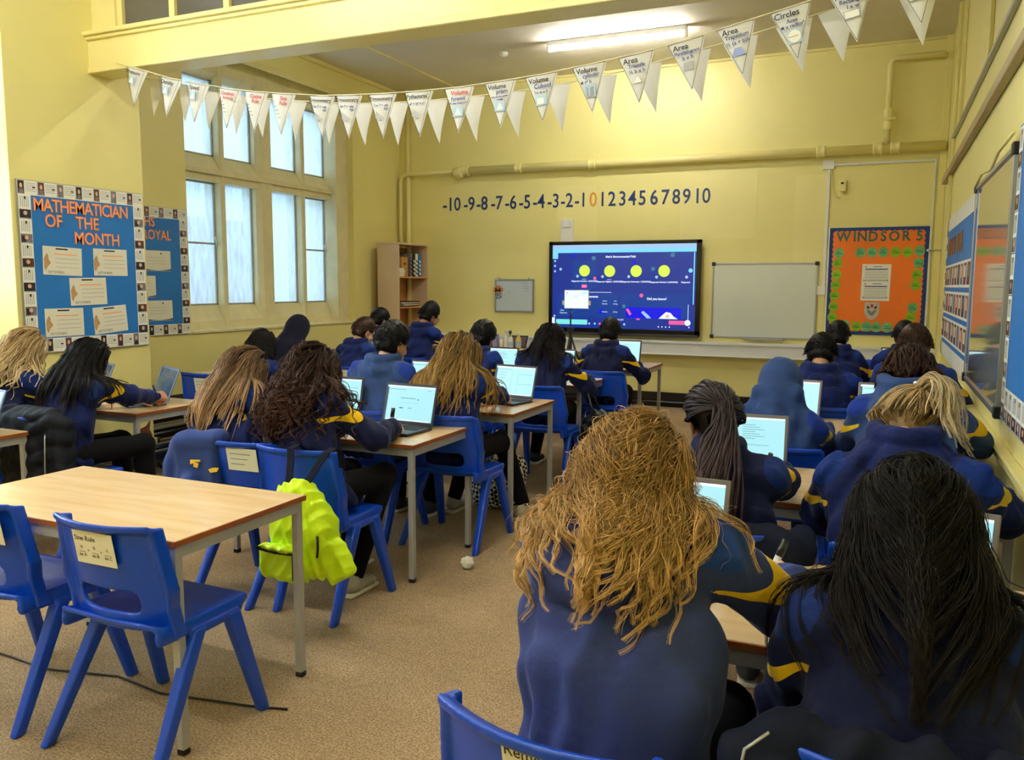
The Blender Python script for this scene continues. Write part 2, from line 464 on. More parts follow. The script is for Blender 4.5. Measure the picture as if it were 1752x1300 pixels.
window('window_2', 0.2, 3.79, [(0.5, 0.95), (1.12, 1.57), (1.95, 2.4), (2.57, 3.02), (3.2, 3.6)], (2,), (0, 3), 1.27, (2.55, 2.82), 3.60)
# brick building across the yard
b = MB(); b.b2((-13, 5.5, -1), (-12, 14.2, 2.75)); b.b2((-13, 5.5, -1), (-12, 8.2, 3.3))
o = b.build('brick_building', M['brick']); tag(o, 'blurred red brick building outside behind the misted window', 'building')

# ---- front wall
b = MB(); b.b2((-5.9, 9.95, 0.80), (XR, YF, 0.83)); b.b2((-5.9, 9.965, 0.66), (XR, 9.985, 0.80)); b.b2((-5.9, 9.95, 0.66), (XR, YF, 0.675))
o = b.build('wall_shelf', M['offwhite'], None, 0.004); tag(o, 'long white boxed shelf along the front wall below the big screen', 'shelf')
b = MB(); b.b2((XB, YF - 0.03, 0), (XR, YF, 0.18)); struct('baseboard_front', b, M['dark'], 0.004)
b = MB(); b.tube([(-5.8, YF - 0.07, 0.06), (XR - 0.01, YF - 0.07, 0.06)], 0.018, 8)
tag(b.build('skirting_pipe', M['dark']), 'thin black pipe along the foot of the front wall', 'pipe')
b = MB()
b.b2((-3.9, YF - 0.004, 0.9), (-3.35, YF + 0.01, 2.75)); b.b2((-0.98, YF - 0.004, 0.9), (-0.62, YF + 0.01, 2.75)); b.b2((-2.3, YF - 0.003, 2.05), (-1.4, YF + 0.01, 2.9))
struct('trim_5', b, M['patch'])
# wall corner pilaster strips at the right end of the front wall
b = MB(); b.b2((0.47, YF - 0.04, 0), (XR, YF, ZC)); b.b2((XR - 0.03, 9.0, 0), (XR, 9.14, ZC)); struct('trim_6', b, M['wall'], 0.006)
# dado rail on the right wall
b = MB(); b.b2((XR - 0.035, -3, 0.72), (XR, YF, 0.78)); b.b2((XR - 0.05, -3, 0.765), (XR, YF, 0.785)); struct('trim_7', b, M['trim'], 0.008)
# raised moulding and cable trunking high on the right wall
b = MB(); b.b2((XR - 0.05, 1.0, 2.55), (XR, 9.85, 2.62)); struct('trim_8', b, mat('brown_moulding', lin(168, 150, 110), 0.5), 0.01)
b = MB(); b.b2((XR - 0.03, 1.0, 2.885), (XR - 0.0015, 9.1, 2.915)); b.b2((XR - 0.03, 9.08, 1.95), (XR - 0.0015, 9.11, 2.9))
tag(b.build('cable_trunking', M['alu'], None, 0.002), 'long grey cable trunking running along the right wall', 'trunking')
for yc, lab in ((8.31, 'cream conduit rising to the ceiling on the right wall, nearer the front corner'), (6.11, 'cream conduit rising to the ceiling on the right wall, further from the front corner')):
    b = MB(); b.b2((XR - 0.025, yc - 0.01, 2.92), (XR - 0.0015, yc + 0.01, ZC - 0.002)); tag(b.build('conduit', M['trim'], None, 0.002), lab, 'conduit')
_y = YF - 0.0015
b = MB(); b.b2((-0.66, YF - 0.02, 2.835), (0.44, _y, 2.86)); b.b2((-0.645, YF - 0.02, 1.49), (-0.615, _y, 2.83)); b.b2((0.425, YF - 0.02, 0.95), (0.445, _y, 2.84))
w = b.build('cable_trunking', M['offwhite'], None, 0.003); tag(w, 'slim white cable trunking framing the orange display board', 'trunking')
b = MB(); b.b2((-0.70, YF - 0.03, 2.80), (-0.58, YF, 2.90)); b.build('junction_box', M['white'], w, 0.004)
b = MB(); b.b2((-0.70, YF - 0.028, 1.40), (-0.61, YF, 1.50)); b.build('socket', M['white'], w, 0.004)
t = thing('thermostat', 'small cream thermostat with a looped cable above the orange board', 'thermostat', (-0.48, YF - 0.0015, 2.61))
b = MB(); b.box((0, -0.02, 0), (0.07, 0.04, 0.12)); b.build('body', M['trim'], t, 0.006)
b = MB(); b.box((-0.005, -0.042, 0.03), (0.03, 0.004, 0.02)); b.build('display', M['black'], t)
b = MB(); b.tube([(-0.15, -0.012, 0.2), (-0.12, -0.02, 0.15), (-0.11, -0.02, 0.02), (-0.1, -0.02, -0.08), (-0.04, -0.02, -0.12), (0.0, -0.02, -0.09), (0.0, -0.02, -0.05)], 0.006, 6); b.build('cable', M['trim'], t)
t = thing('switch_trunking', 'white vertical trunking with a switch above the big screen', 'trunking', (-3.745, YF - 0.006, 2.2))
b = MB(); b.b2((-0.085, -0.03, -0.2), (0.085, 0, 0.13)); b.build('cover', M['white'], t, 0.004)
b = MB(); b.b2((-0.05, -0.045, 0.03), (0.05, -0.03, 0.11)); sw = b.build('switch_plate', M['offwhite'], t, 0.004)
b = MB(); b.b2((-0.015, -0.052, 0.05), (0.015, -0.045, 0.09)); b.build('rocker', M['white'], sw)
t = thing('wall_rod', 'short steel rod with a black tip beside the orange board', 'rod', (0.42, YF - 0.06, 1.89))
b = MB(); b.cyl((0, 0, 0), (0.115, -0.02, 0), 0.007, 8); b.build('rod', M['alu'], t)
b = MB(); b.cyl((-0.02, 0.06, 0), (0, 0, 0), 0.014, 8); b.build('bracket', M['white'], t)

# pipes on the front wall
def pipe(name, label, pts, r, collars=(), extra=None):
    t = thing(name, label, 'pipe', (0, 0, 0))
    b = MB(); b.tube(pts, r, 16); b.build('pipe_run', M['trim'], t)
    for c in collars:
        b = MB(); b.lathe([(r * 1.05, -0.05), (r * 1.3, -0.045), (r * 1.3, -0.03), (r * 1.18, -0.02), (r * 1.18, 0.02), (r * 1.3, 0.03), (r * 1.3, 0.045), (r * 1.05, 0.05)], c, 16, 0, 'x'); b.build('collar', M['trim'], t)
    return t
YPI = YF - 0.085
pt = pipe('heating_pipe', 'thick cream pipe running across the front wall above the number line', [(-5.2, YPI, 3.0), (XR - 0.02, YPI, 2.985)], 0.05, [(-5.16, YPI, 3.0), (-4.4, YPI, 3.0), (-3.4, YPI, 2.995), (-0.14, YPI, 2.99), (0.03, YPI, 2.99), (-0.72, YPI, 2.99)])
b = MB(); b.lathe([(0.05, -0.1), (0.075, -0.06), (0.08, 0.0), (0.06, 0.05)], (-5.25, YPI, 2.985), 12, 0, 'x'); b.build('valve', M['trim'], pt)
pipe('heating_pipe', 'thin cream pipe bending down the front corner beside the bookcase', [(-5.2, YPI, 3.0), (-6.08, YPI, 3.0), (-6.15, YPI, 2.97), (-6.18, YPI, 2.9), (-6.18, YPI, 0.0)], 0.026)
pipe('heating_pipe', 'tall cream pipe rising from floor to ceiling in the front corner', [(-6.085, YF - 0.04, 0), (-6.085, YF - 0.04, ZC)], 0.033)
pp = pipe('heating_pipe', 'cream branch pipe turning right near the ceiling over the orange board', [(-0.055, YPI, 3.0), (-0.055, YPI, 3.86), (-0.04, YPI, 3.9), (0.0, YPI, 3.92), (0.44, YPI, 3.92), (0.46, YF - 0.034, 3.92)], 0.032)
b = MB(); b.lathe([(0.03, -0.12), (0.045, -0.1), (0.045, -0.02), (0.03, 0.0), (0.045, 0.03), (0.045, 0.1), (0.03, 0.12)], (-0.055, YPI, 3.29), 14); vl = b.build('valve', M['trim'], pp)
b = MB(); b.box((-0.03, -0.05 + YPI, 3.29), (0.1, 0.015, 0.03)); b.build('lever', M['trim'], vl, 0.003)
# black heating pipes along the left wall
for (x, z, y0, y1, lab) in ((-5.16, 0.14, 2.2, 4.98, 'fat black heating pipe on a foot beside the pier'), (-5.3, 0.16, 2.2, 5.3, 'second black heating pipe close against the pier')):
    t = thing('heating_pipe', lab, 'pipe', (0, 0, 0))
    b = MB(); b.tube([(x, y0, z), (x, y1 - 0.06, z), (x, y1 - 0.02, z), (x, y1, z)], [0.055, 0.055, 0.045, 0.02], 14); b.build('pipe_run', M['dark'], t)
    b = MB(); b.cyl((x, y1 - 0.35, 0.0), (x, y1 - 0.35, 0.02), 0.05, 12); b.cyl((x, y1 - 0.35, 0.02), (x, y1 - 0.35, z - 0.04), 0.022, 10); b.build('foot', M['dark'], t)
t = thing('pipe_heater', 'bank of black heating pipes low under the far window', 'heater', (0, 0, 0))
for z in (0.1, 0.25, 0.40):
    b = MB(); b.tube([(-6.1, 5.2, z), (-6.1, 9.2, z)], 0.045, 12); b.build('pipe_run', M['dark'], t)
for z in (0.18, 0.33):
    b = MB(); b.b2((-6.06, 5.2, z - 0.012), (-6.03, 9.2, z + 0.012)); b.build('rail', M['steel'], t)
for y in (5.3, 7.2, 9.0):
    b = MB(); b.b2((-6.16, y - 0.02, 0), (-6.1, y + 0.02, 0.45)); b.build('bracket', M['dark'], t)

# ceiling lamps
def fluorescent(x, y, label, tilt=0.0, length=1.5):
    t = thing('fluorescent_light', label, 'ceiling light', (x, y, ZC), tilt, 'fluorescent ceiling lights')
    b = MB(); b.b2((-length / 2, -0.03, -0.05), (length / 2, 0.03, 0)); b.build('housing', M['white'], t, 0.004)
    b = MB(); b.tube([(-length / 2 + 0.02, 0, -0.085), (length / 2 - 0.02, 0, -0.085)], 0.019, 14); b.build('tube', M['tube'], t)
    for s in (-1, 1):
        b = MB(); b.b2((s * length / 2 - 0.015, -0.02, -0.11), (s * length / 2 + 0.015, 0.02, 0)); b.build('end_cap', M['white'], t, 0.003)
fluorescent(-2.72, 8.72, 'glowing fluorescent tube on the ceiling in front of the front wall')
for x, y, lab in ((-4.2, 2.3, 'fluorescent tube over the left desks out of frame'), (-1.7, 2.3, 'fluorescent tube over the near aisle out of frame'), (-4.2, -0.6, 'fluorescent tube over the back left corner out of frame'), (-1.7, -0.6, 'fluorescent tube over the back of the room out of frame'), (-2.72, 5.9, 'fluorescent tube hidden above the beam behind the bunting')):
    fluorescent(x, y, lab)
t = thing('smoke_detector', 'small cream detector on the ceiling left of the tube light', 'detector', (-4.08, 8.9, ZC))
b = MB(); b.lathe([(0.045, 0), (0.045, -0.03), (0.03, -0.045), (0.0, -0.046)], (0, 0, 0), 14); b.build('body', M['white'], t)
# ------------------------------------------------------------------ number line on the front wall
NUM = [(-10, -5.426), (-9, -5.159), (-8, -4.967), (-7, -4.751), (-6, -4.547), (-5, -4.346), (-4, -4.149), (-3, -3.945), (-2, -3.761), (-1, -3.572), (0, -3.408), (1, -3.285), (2, -3.163), (3, -3.027), (4, -2.9), (5, -2.774), (6, -2.628), (7, -2.49), (8, -2.354), (9, -2.227), (10, -2.045)]
WORDS = 'zero one two three four five six seven eight nine ten'.split()
for v, x in NUM:
    o = text('wall_numeral', [(str(v), 0, 0, 0.25, dict(wide=0.84, offset=0.0025))], M['numeral0'] if v == 0 else M['numeral'], (x, YF - 0.0005, 2.57 - (x + 5.4) * 0.004), FRONT, None, 0.002)
    nm = ('minus ' if v < 0 else '') + WORDS[abs(v)]
    tag(o, ('orange' if v == 0 else 'navy') + ' numeral ' + nm + ' of the number line on the front wall', 'numeral', 'number line numerals')

# ------------------------------------------------------------------ big interactive screen
def emis(name, c, s): return mat(name, tuple(v * 0.06 for v in lin(*c)[:3]) + (1,), 0.25, emis=lin(*c), estr=s * SCREEN)
SCREEN = 0.55
M['scr_blue'] = emis('screen_navy_glow', (28, 52, 150), 0.8)
M['scr_blue2'] = emis('screen_panel_glow', (20, 62, 150), 0.85)
M['scr_bright'] = emis('screen_royal_blue_glow', (16, 20, 225), 0.9)
M['scr_cyan'] = emis('screen_sky_bar_glow', (120, 205, 240), 1.0)
M['scr_white'] = emis('screen_white_glow', (225, 240, 250), 1.0)
M['scr_page'] = emis('laptop_page_glow', (168, 226, 236), 0.95)
M['scr_page2'] = emis('laptop_pale_blue_glow', (160, 196, 235), 0.9)
M['scr_line'] = emis('laptop_text_glow', (110, 165, 180), 0.8)
M['scr_lime'] = emis('screen_lime_glow', (205, 228, 80), 1.0)
M['scr_pink'] = emis('screen_pink_glow', (245, 90, 150), 1.0)
M['scr_teal'] = emis('screen_teal_glow', (60, 130, 160), 0.8)
M['scr_mint'] = emis('screen_mint_glow', (120, 225, 220), 0.95)
M['scr_gold'] = emis('screen_tan_glow', (230, 190, 150), 0.9)
M['screen_off'] = mat('dark_reflective_screen', lin(60, 84, 110), 0.12, spec=0.9, noise=(9, 0.25))
tv = thing('interactive_screen', 'large black framed interactive screen showing a blue lesson page', 'screen', (-2.985, YF - 0.0015, 1.465))
W, Hh = 1.95, 1.165
b = MB(); b.b2((-W / 2 + 0.06, -0.07, -Hh / 2 + 0.05), (W / 2 - 0.06, 0, Hh / 2 - 0.05)); b.build('back_housing', M['black'], tv, 0.01)
b = MB()
for q in (((-W / 2, -Hh / 2), (-W / 2 + 0.05, Hh / 2)), ((W / 2 - 0.06, -Hh / 2), (W / 2, Hh / 2)), ((-W / 2, Hh / 2 - 0.045), (W / 2, Hh / 2)), ((-W / 2, -Hh / 2), (W / 2, -Hh / 2 + 0.075))):
    b.b2((q[0][0], -0.10, q[0][1]), (q[1][0], -0.055, q[1][1]))
b.build('bezel', mat('gloss_black_bezel', lin(8, 8, 18), 0.2), tv, 0.006)
b = MB(); b.b2((-W / 2 + 0.01, -0.112, -Hh / 2 - 0.012), (W / 2 - 0.01, -0.06, -Hh / 2 + 0.02)); b.build('tray', mat('dark_grey_tray', lin(50, 50, 56), 0.35), tv, 0.006)
f = Flat((0, -0.09, 0), FRONT)
SX0, SX1, SZ0, SZ1 = -0.925, 0.915, -0.508, 0.538
f.rect(SX0, SZ0, SX1, SZ1, 0, 0.004, 0)
sc_ = f.build('screen', [M['scr_blue']], tv)
def su(u, v): return (SX0 + (SX1 - SX0) * u, SZ1 - (SZ1 - SZ0) * v)   # u right, v down in screen fractions
f = Flat((0, -0.0945, 0), FRONT)
def R_(u0, v0, u1, v1, h, mi):
    a = su(u0, v1); c = su(u1, v0); f.rect(a[0], a[1], c[0], c[1], h, h + 0.0004, mi)
def D_(u, v, r, h, mi):
    a = su(u, v); f.disc(a[0], a[1], r, r, h, h + 0.0004, mi, 24)
mats_ui = [M['scr_cyan'], M['scr_blue2'], M['scr_lime'], M['scr_pink'], M['scr_white'], M['scr_bright'], M['scr_teal'], M['scr_mint'], M['scr_gold'], M['scr_page2']]
R_(0, 0, 1, 0.05, 0, 9); R_(0, 0.05, 1, 0.095, 0, 0); R_(0, 0.095, 0.04, 0.165, 0, 0)
R_(0.15, 0.19, 0.325, 0.53, 0, 1); R_(0.04, 0.58, 0.48, 0.87, 0, 1); R_(0.50, 0.58, 0.97, 0.88, 0, 1)
R_(0.15, 0.565, 0.43, 0.57, 0.0006, 4); R_(0.985, 0.1, 0.992, 0.7, 0.0006, 0); R_(0.955, 0.7, 0.958, 0.88, 0.0006, 4)
R_(0.535, 0.74, 0.91, 0.872, 0.0006, 5); R_(0.03, 0.9, 0.26, 0.96, 0.0006, 7); R_(0, 0.88, 0.02, 0.96, 0.0006, 4)
R_(0.83, 0.89, 0.96, 0.935, 0.0006, 3); D_(0.955, 0.912, 0.036, 0.0008, 4)
for u in (0.235, 0.415, 0.6, 0.79): D_(u, 0.31 if u < 0.3 else 0.315, 0.072, 0.0006, 2)
for u, v in ((0.185, 0.375), (0.365, 0.38), (0.55, 0.38), (0.74, 0.385), (0.94, 0.385), (0.06, 0.29)): D_(u, v, 0.018, 0.0006, 9)
for u, v, r, k in ((0.30, 0.16, 0.026, 6), (0.585, 0.21, 0.026, 5), (0.845, 0.13, 0.028, 6), (0.715, 0.29, 0.026, 6), (0.965, 0.31, 0.026, 0), (0.15, 0.13, 0.02, 5), (0.31, 0.4, 0.02, 3), (0.64, 0.6, 0.024, 3), (0.24, 0.73, 0.026, 6), (0.36, 0.8, 0.03, 5), (0.52, 0.73, 0.022, 6), (0.145, 0.81, 0.014, 6), (0.62, 0.865, 0.028, 3)): D_(u, v, r, 0.0004, k)
R_(0.215, 0.475, 0.255, 0.515, 0.0006, 3)
f.poly([su(0.535, 0.765), su(0.55, 0.755), su(0.575, 0.82), su(0.56, 0.84)], 0.001, 0.0014, 3)
f.poly([su(0.64, 0.8), su(0.655, 0.78), su(0.69, 0.83), su(0.71, 0.868), su(0.68, 0.868)], 0.001, 0.0014, 9)
f.poly([su(0.76, 0.87), su(0.79, 0.82), su(0.81, 0.79), su(0.84, 0.80), su(0.86, 0.84), su(0.89, 0.872)], 0.001, 0.0014, 4)
D_(0.82, 0.84, 0.024, 0.0014, 8)
R_(0.89, 0.125, 0.955, 0.15, 0.0006, 1)
for k, u in enumerate((0.275, 0.315, 0.35, 0.39, 0.455, 0.49, 0.525)): D_(u, 0.945, 0.014, 0.0006, (9, 0, 3, 2, 4, 4, 0)[k])
for u in (0.76, 0.785, 0.81, 0.835, 0.965): D_(u, 0.965, 0.008, 0.0006, 4)
for v in (0.19, 0.25, 0.315, 0.86): D_(0.018, v, 0.014, 0.0006, 9)
f.build('page_graphics', mats_ui, sc_)
def T_(body, u, v, s, **k):
    a = su(u, v); return (body, a[0], a[1], s, k)
text('page_text', [T_("Alex's Recommended Path", 0.49, 0.145, 0.036, offset=0.001), T_('Diagnostic Number 1 [HIGHER]', 0.235, 0.435, 0.026, offset=0.0006), T_('Diagnostic Algebra 1 [HIGHER]', 0.415, 0.44, 0.026, offset=0.0006), T_('Diagnostic Geometry 1 [HIGHER]', 0.6, 0.44, 0.026, offset=0.0006),
      T_('Diagnostic Number 2 [HIGHER]', 0.79, 0.445, 0.026, offset=0.0006), T_('Diagnostic', 0.935, 0.445, 0.026, offset=0.0006), T_('Your Assignments', 0.26, 0.62, 0.038, offset=0.001), T_('Did you know?', 0.745, 0.64, 0.04, offset=0.001),
      T_('Neighbour', 0.235, 0.41, 0.014), T_('Neighbour', 0.415, 0.415, 0.014), T_('Start', 0.235, 0.495, 0.02), T_('Subject', 0.385, 0.67, 0.02), T_('Due', 0.46, 0.67, 0.02), T_('Number', 0.385, 0.705, 0.022), T_('26 Sep', 0.46, 0.705, 0.022), T_('Number', 0.385, 0.8, 0.022), T_('26 Sep', 0.46, 0.8, 0.022), T_('Maths', 0.075, 0.79, 0.022), T_('Diagnostic', 0.085, 0.82, 0.024),
      T_('Diagnostic', 0.19, 0.72, 0.024), T_('CENTURY', 0.485, 0.893, 0.03)], M['scr_white'], (0, -0.0962, 0), FRONT, sc_, 0.0003)

# ------------------------------------------------------------------ whiteboards
def whiteboard(name, label, x0, x1, z0, z1, surf, corner=True):
    t = thing(name, label, 'whiteboard', ((x0 + x1) / 2, YF - 0.0015, (z0 + z1) / 2)); w, h = (x1 - x0) / 2, (z1 - z0) / 2
    b = MB(); b.b2((-w, -0.016, -h), (w, 0, h)); b.build('panel', surf, t)
    b = MB()
    for q in (((-w - 0.012, -h - 0.012), (-w + 0.006, h + 0.012)), ((w - 0.006, -h - 0.012), (w + 0.012, h + 0.012)), ((-w, h - 0.006), (w, h + 0.012)), ((-w, -h - 0.012), (w, -h + 0.006))):
        b.b2((q[0][0], -0.024, q[0][1]), (q[1][0], 0, q[1][1]))
    b.build('frame', M['alu'], t, 0.003)
    if corner:
        for sx in (-1, 1):
            for sz in (-1, 1):
                b = MB(); b.box((sx * w, -0.014, sz * h), (0.045, 0.03, 0.045)); b.build('corner_cap', M['black'], t, 0.006)
    return t, w, h
t, w, h = whiteboard('whiteboard', 'wide blank whiteboard right of the big screen', -1.875, -0.71, 0.895, 1.757, M['wbgloss'])
b = MB(); b.b2((-0.2, -0.05, -h - 0.03), (0.25, 0, -h - 0.012)); b.build('pen_tray', M['alu'], t, 0.003)
t, w, h = whiteboard('whiteboard', 'small whiteboard hanging from two hooks beside the bookcase', -4.755, -4.215, 1.15, 1.56, mat('small_whiteboard_enamel', lin(200, 214, 226), 0.2), False)
f = Flat((0, -0.0165, 0), FRONT)
for k, (x, y, l) in enumerate(((0.12, 0.155, 0.09), (0.13, 0.115, 0.08), (0.13, 0.09, 0.08), (0.15, 0.06, 0.06))): f.rect(x, y, x + l, y + 0.006, 0, 0.0005)
f.disc(-0.07, 0.04, 0.008, 0.008); f.disc(-0.12, -0.06, 0.006, 0.006)
f.build('pen_marks', M['grey_ink'], t)
for s in (-0.22, 0.21):
    b = MB(); b.tube([(s, -0.012, h + 0.0), (s - 0.01, -0.014, h + 0.03), (s + 0.012, -0.014, h + 0.03), (s, -0.012, h + 0.005)], 0.004, 6); b.build('hook', M['alu'], t)
t = thing('cloud_ornament', 'orange cloud ornament with rain drops hanging over the small whiteboard', 'ornament', (-4.715, YF - 0.03, 1.43))
f = Flat((0, 0, 0), FRONT)
mo = mat('terracotta_wood', lin(214, 136, 84), 0.6)
for (x, y, r) in ((-0.04, 0, 0.03), (0, 0.02, 0.04), (0.045, 0.0, 0.03)): f.disc(x, y, r, r, 0, 0.012)
f.rect(-0.04, -0.03, 0.045, 0.0, 0, 0.012); f.build('cloud', mo, t)
b = MB(); b.cyl((0, -0.006, 0.05), (0, -0.006, 0.14), 0.002, 6); b.build('string', M['paper2'], t)
f = Flat((0, 0, 0), FRONT)
for (x, y) in ((-0.03, -0.06), (0.0, -0.075), (0.03, -0.055), (-0.015, -0.11), (0.02, -0.11), (0.045, -0.09)): f.disc(x, y, 0.006, 0.012, 0.002, 0.008)
for x in (-0.03, 0.0, 0.03): f.rect(x - 0.0012, -0.11, x + 0.0012, -0.03, 0.003, 0.005)
f.build('rain_drop', M['numeral'], t)

# ------------------------------------------------------------------ orange WINDSOR 5 display
t = thing('display_board', 'orange display board headed WINDSOR 5 with a navy border', 'display board', (-0.085, YF - 0.0015, 1.555))
BW, BH = 0.505, 0.595
b = MB(); b.b2((-BW, -0.02, -BH), (BW, 0, BH)); b.build('border_panel', M['navy_backing'], t, 0.002)
b = MB()
b.b2((BW, -0.024, -BH), (BW + 0.014, 0, BH)); b.b2((-BW - 0.014, -0.024, -BH), (-BW, 0, BH))
b.build('edge_trim', M['white'], t)
pts = []
nx, ny = 17, 20
x0, x1, z0, z1 = -BW + 0.045, BW - 0.05, -BH + 0.05, BH - 0.045
for k in range(nx * 4): pts.append((x0 + (x1 - x0) * k / (nx * 4), z0 - 0.012 * abs(math.sin(PI * k / 4))))
for k in range(ny * 4): pts.append((x1 + 0.012 * abs(math.sin(PI * k / 4)), z0 + (z1 - z0) * k / (ny * 4)))
for k in range(nx * 4): pts.append((x1 - (x1 - x0) * k / (nx * 4), z1 + 0.012 * abs(math.sin(PI * k / 4))))
for k in range(ny * 4): pts.append((x0 - 0.012 * abs(math.sin(PI * k / 4)), z1 - (z1 - z0) * k / (ny * 4)))
f = Flat((0, -0.0205, 0), FRONT); f.poly(pts, 0, 0.001); f.build('backing_paper', M['orange_backing'], t)
text('lettering', [(c, x, 0.49, 0.15, dict(offset=0.003, wide=0.92)) for c, x in zip('WINDSOR5', (-0.36, -0.244, -0.167, -0.056, 0.05, 0.157, 0.275, 0.409))], M['teal'], (0, -0.0225, 0), FRONT, t, 0.001)
def uv(x, y): return (-BW + (x - 100) / 1000.0 * 2 * BW, BH - (y - 108) / 1092.0 * 2 * BH)
bal = [(205, 365, 1), (195, 470, 0), (190, 585, 0), (185, 690, 0), (180, 800, 0), (172, 915, 0), (165, 1028, 0)] + [(425, 360, 1), (540, 360, 1), (655, 360, 1), (778, 360, 0), (895, 360, 0), (1012, 350, 1), (1010, 470, 1), (1000, 585, 0), (992, 690, 0), (975, 918, 1), (960, 1015, 0), (215, 1105, 1), (305, 1105, 1), (420, 1115, 0), (525, 1115, 1), (625, 1118, 1), (735, 1120, 1)]
for (x, y, k) in bal:
    u, v = uv(x, y); r = 0.052
    f = Flat((u, -0.023, v), FRONT)
    f.poly([(r * math.cos(a) * (1.0 if math.sin(a) > -0.6 else 0.9), r * 1.1 * math.sin(a)) for a in [2 * PI * q / 22 for q in range(22)]], 0, 0.0015)
    bo = f.build('paper_balloon', M['sage'] if k else M['lime'], t)
    f = Flat((u, -0.0248, v), FRONT); f.rect(-0.03, 0.008, 0.012, 0.013); f.rect(-0.035, -0.012, 0.035, -0.006)
    f.build('written_name', M['ink'], bo)
f = Flat((uv(570, 0)[0], -0.024, uv(0, 950)[1]), FRONT)
f.poly([(-0.075, 0.09), (0.075, 0.09), (0.078, -0.01), (0.06, -0.065), (0.03, -0.095), (0, -0.102), (-0.03, -0.095), (-0.06, -0.065), (-0.078, -0.01)], 0, 0.0015)
sh = f.build('paper_shield', mat('silver_card', lin(196, 190, 186), 0.45, noise=(30, 0.12)), t)
f = Flat((uv(570, 0)[0], -0.0257, uv(0, 950)[1]), FRONT)
f.disc(0, 0.052, 0.017, 0.022, mi=1)
for s in (-1, 1): f.poly([(s * 0.02, 0.03), (s * 0.055, 0.065), (s * 0.045, 0.035), (s * 0.06, 0.03), (s * 0.03, 0.018)], mi=0)
f.poly([(-0.05, 0.012), (-0.02, 0.0), (0, -0.02), (0.02, 0.0), (0.05, 0.012), (0.035, -0.035), (0, -0.06), (-0.035, -0.035)], mi=2)
f.build('shield_emblem', [M['ink'], M['red_ink'], mat('grey_green_ink', lin(120, 140, 126), 0.6)], sh)
t = thing('timetable_sheet', 'white sheet with two printed tables pinned on the orange board', 'paper sheet', (-0.092, YF - 0.024, 1.54))
f = Flat((0, 0, 0), FRONT); f.rect(-0.145, -0.2, 0.15, 0.205, 0, 0.001, 0, -0.012); f.build('sheet', M['paper'], t)
f = Flat((0, -0.001, 0), FRONT)
for k, base in enumerate((0.155, -0.035)):
    f.rect(-0.11, base - 0.012, 0.12, base, mi=1)
    for r in range(7): f.rect(-0.115, base - 0.03 - r * 0.017, 0.12, base - 0.026 - r * 0.017, mi=0)
    f.rect(-0.125, base - 0.135, 0.125, base - 0.131, mi=1)
    f.poly([(-0.125, base - 0.135), (-0.125, base - 0.115), (-0.112, base - 0.133)], mi=2); f.poly([(0.125, base - 0.135), (0.125, base - 0.115), (0.112, base - 0.133)], mi=2)
    f.rect(-0.03, base + 0.02, 0.06, base + 0.026, mi=2); f.disc(-0.105, base + 0.022, 0.008, 0.008, mi=3)
f.build('printed_table', [M['grey_ink'], M['blue_ink'], M['ink'], M['red_ink']], t)

# ------------------------------------------------------------------ left wall boards
rnd = random.Random(5)
def card(parent, loc, frame, w, h, along, k):
    """white biography card: portrait at one end, lines of text"""
    f = Flat(loc, frame); f.rect(-w / 2, -h / 2, w / 2, h / 2, 0, 0.001, 0)
    c = f.build('portrait_card', M['paper'], parent)
    f = Flat(Vector(loc) + frame @ Vector((0, 0, 0.0012)), frame)
    pm = k % 3
    if along == 'x':
        f.rect(-w * 0.48, -h * 0.44, -w * 0.16, h * 0.46, 0, 0.0006, pm); f.disc(-w * 0.32, h * 0.12, w * 0.07, h * 0.17, 0.0008, 0.0012, 3, 10)
        f.poly([(-w * 0.45, -h * 0.44), (-w * 0.19, -h * 0.44), (-w * 0.23, -h * 0.1), (-w * 0.41, -h * 0.1)], 0.0007, 0.001, 4 if k % 2 else 1)
        for r in range(5): f.rect(-w * 0.1, h * (0.3 - r * 0.13), w * (0.42 if r != 2 else 0.2), h * (0.33 - r * 0.13), 0, 0.0006, 5)
        f.rect(w * 0.25, -h * 0.0, w * 0.4, h * 0.1, 0.0003, 0.0009, 4)
    else:
        f.rect(-w * 0.46, -h * 0.48, w * 0.46, -h * 0.12, 0, 0.0006, pm); f.disc(0, -h * 0.27, w * 0.16, h * 0.09, 0.0008, 0.0012, 3, 10)
        f.poly([(-w * 0.4, -h * 0.47), (-w * 0.05, -h * 0.47), (-w * 0.1, -h * 0.2), (-w * 0.36, -h * 0.2)], 0.0007, 0.001, 4)
        for r in range(5): f.rect(-w * 0.35 + r * w * 0.15, -h * 0.02, -w * 0.31 + r * w * 0.15, h * 0.42, 0, 0.0006, 5)
        f.rect(-w * 0.05, h * 0.3, w * 0.08, h * 0.42, 0.0003, 0.0009, 4)
    f.build('printed_portrait', [M['photo_dark'], M['photo_grey'], M['photo_brown'], M['face_print'], M['ink'], M['grey_ink']], c)
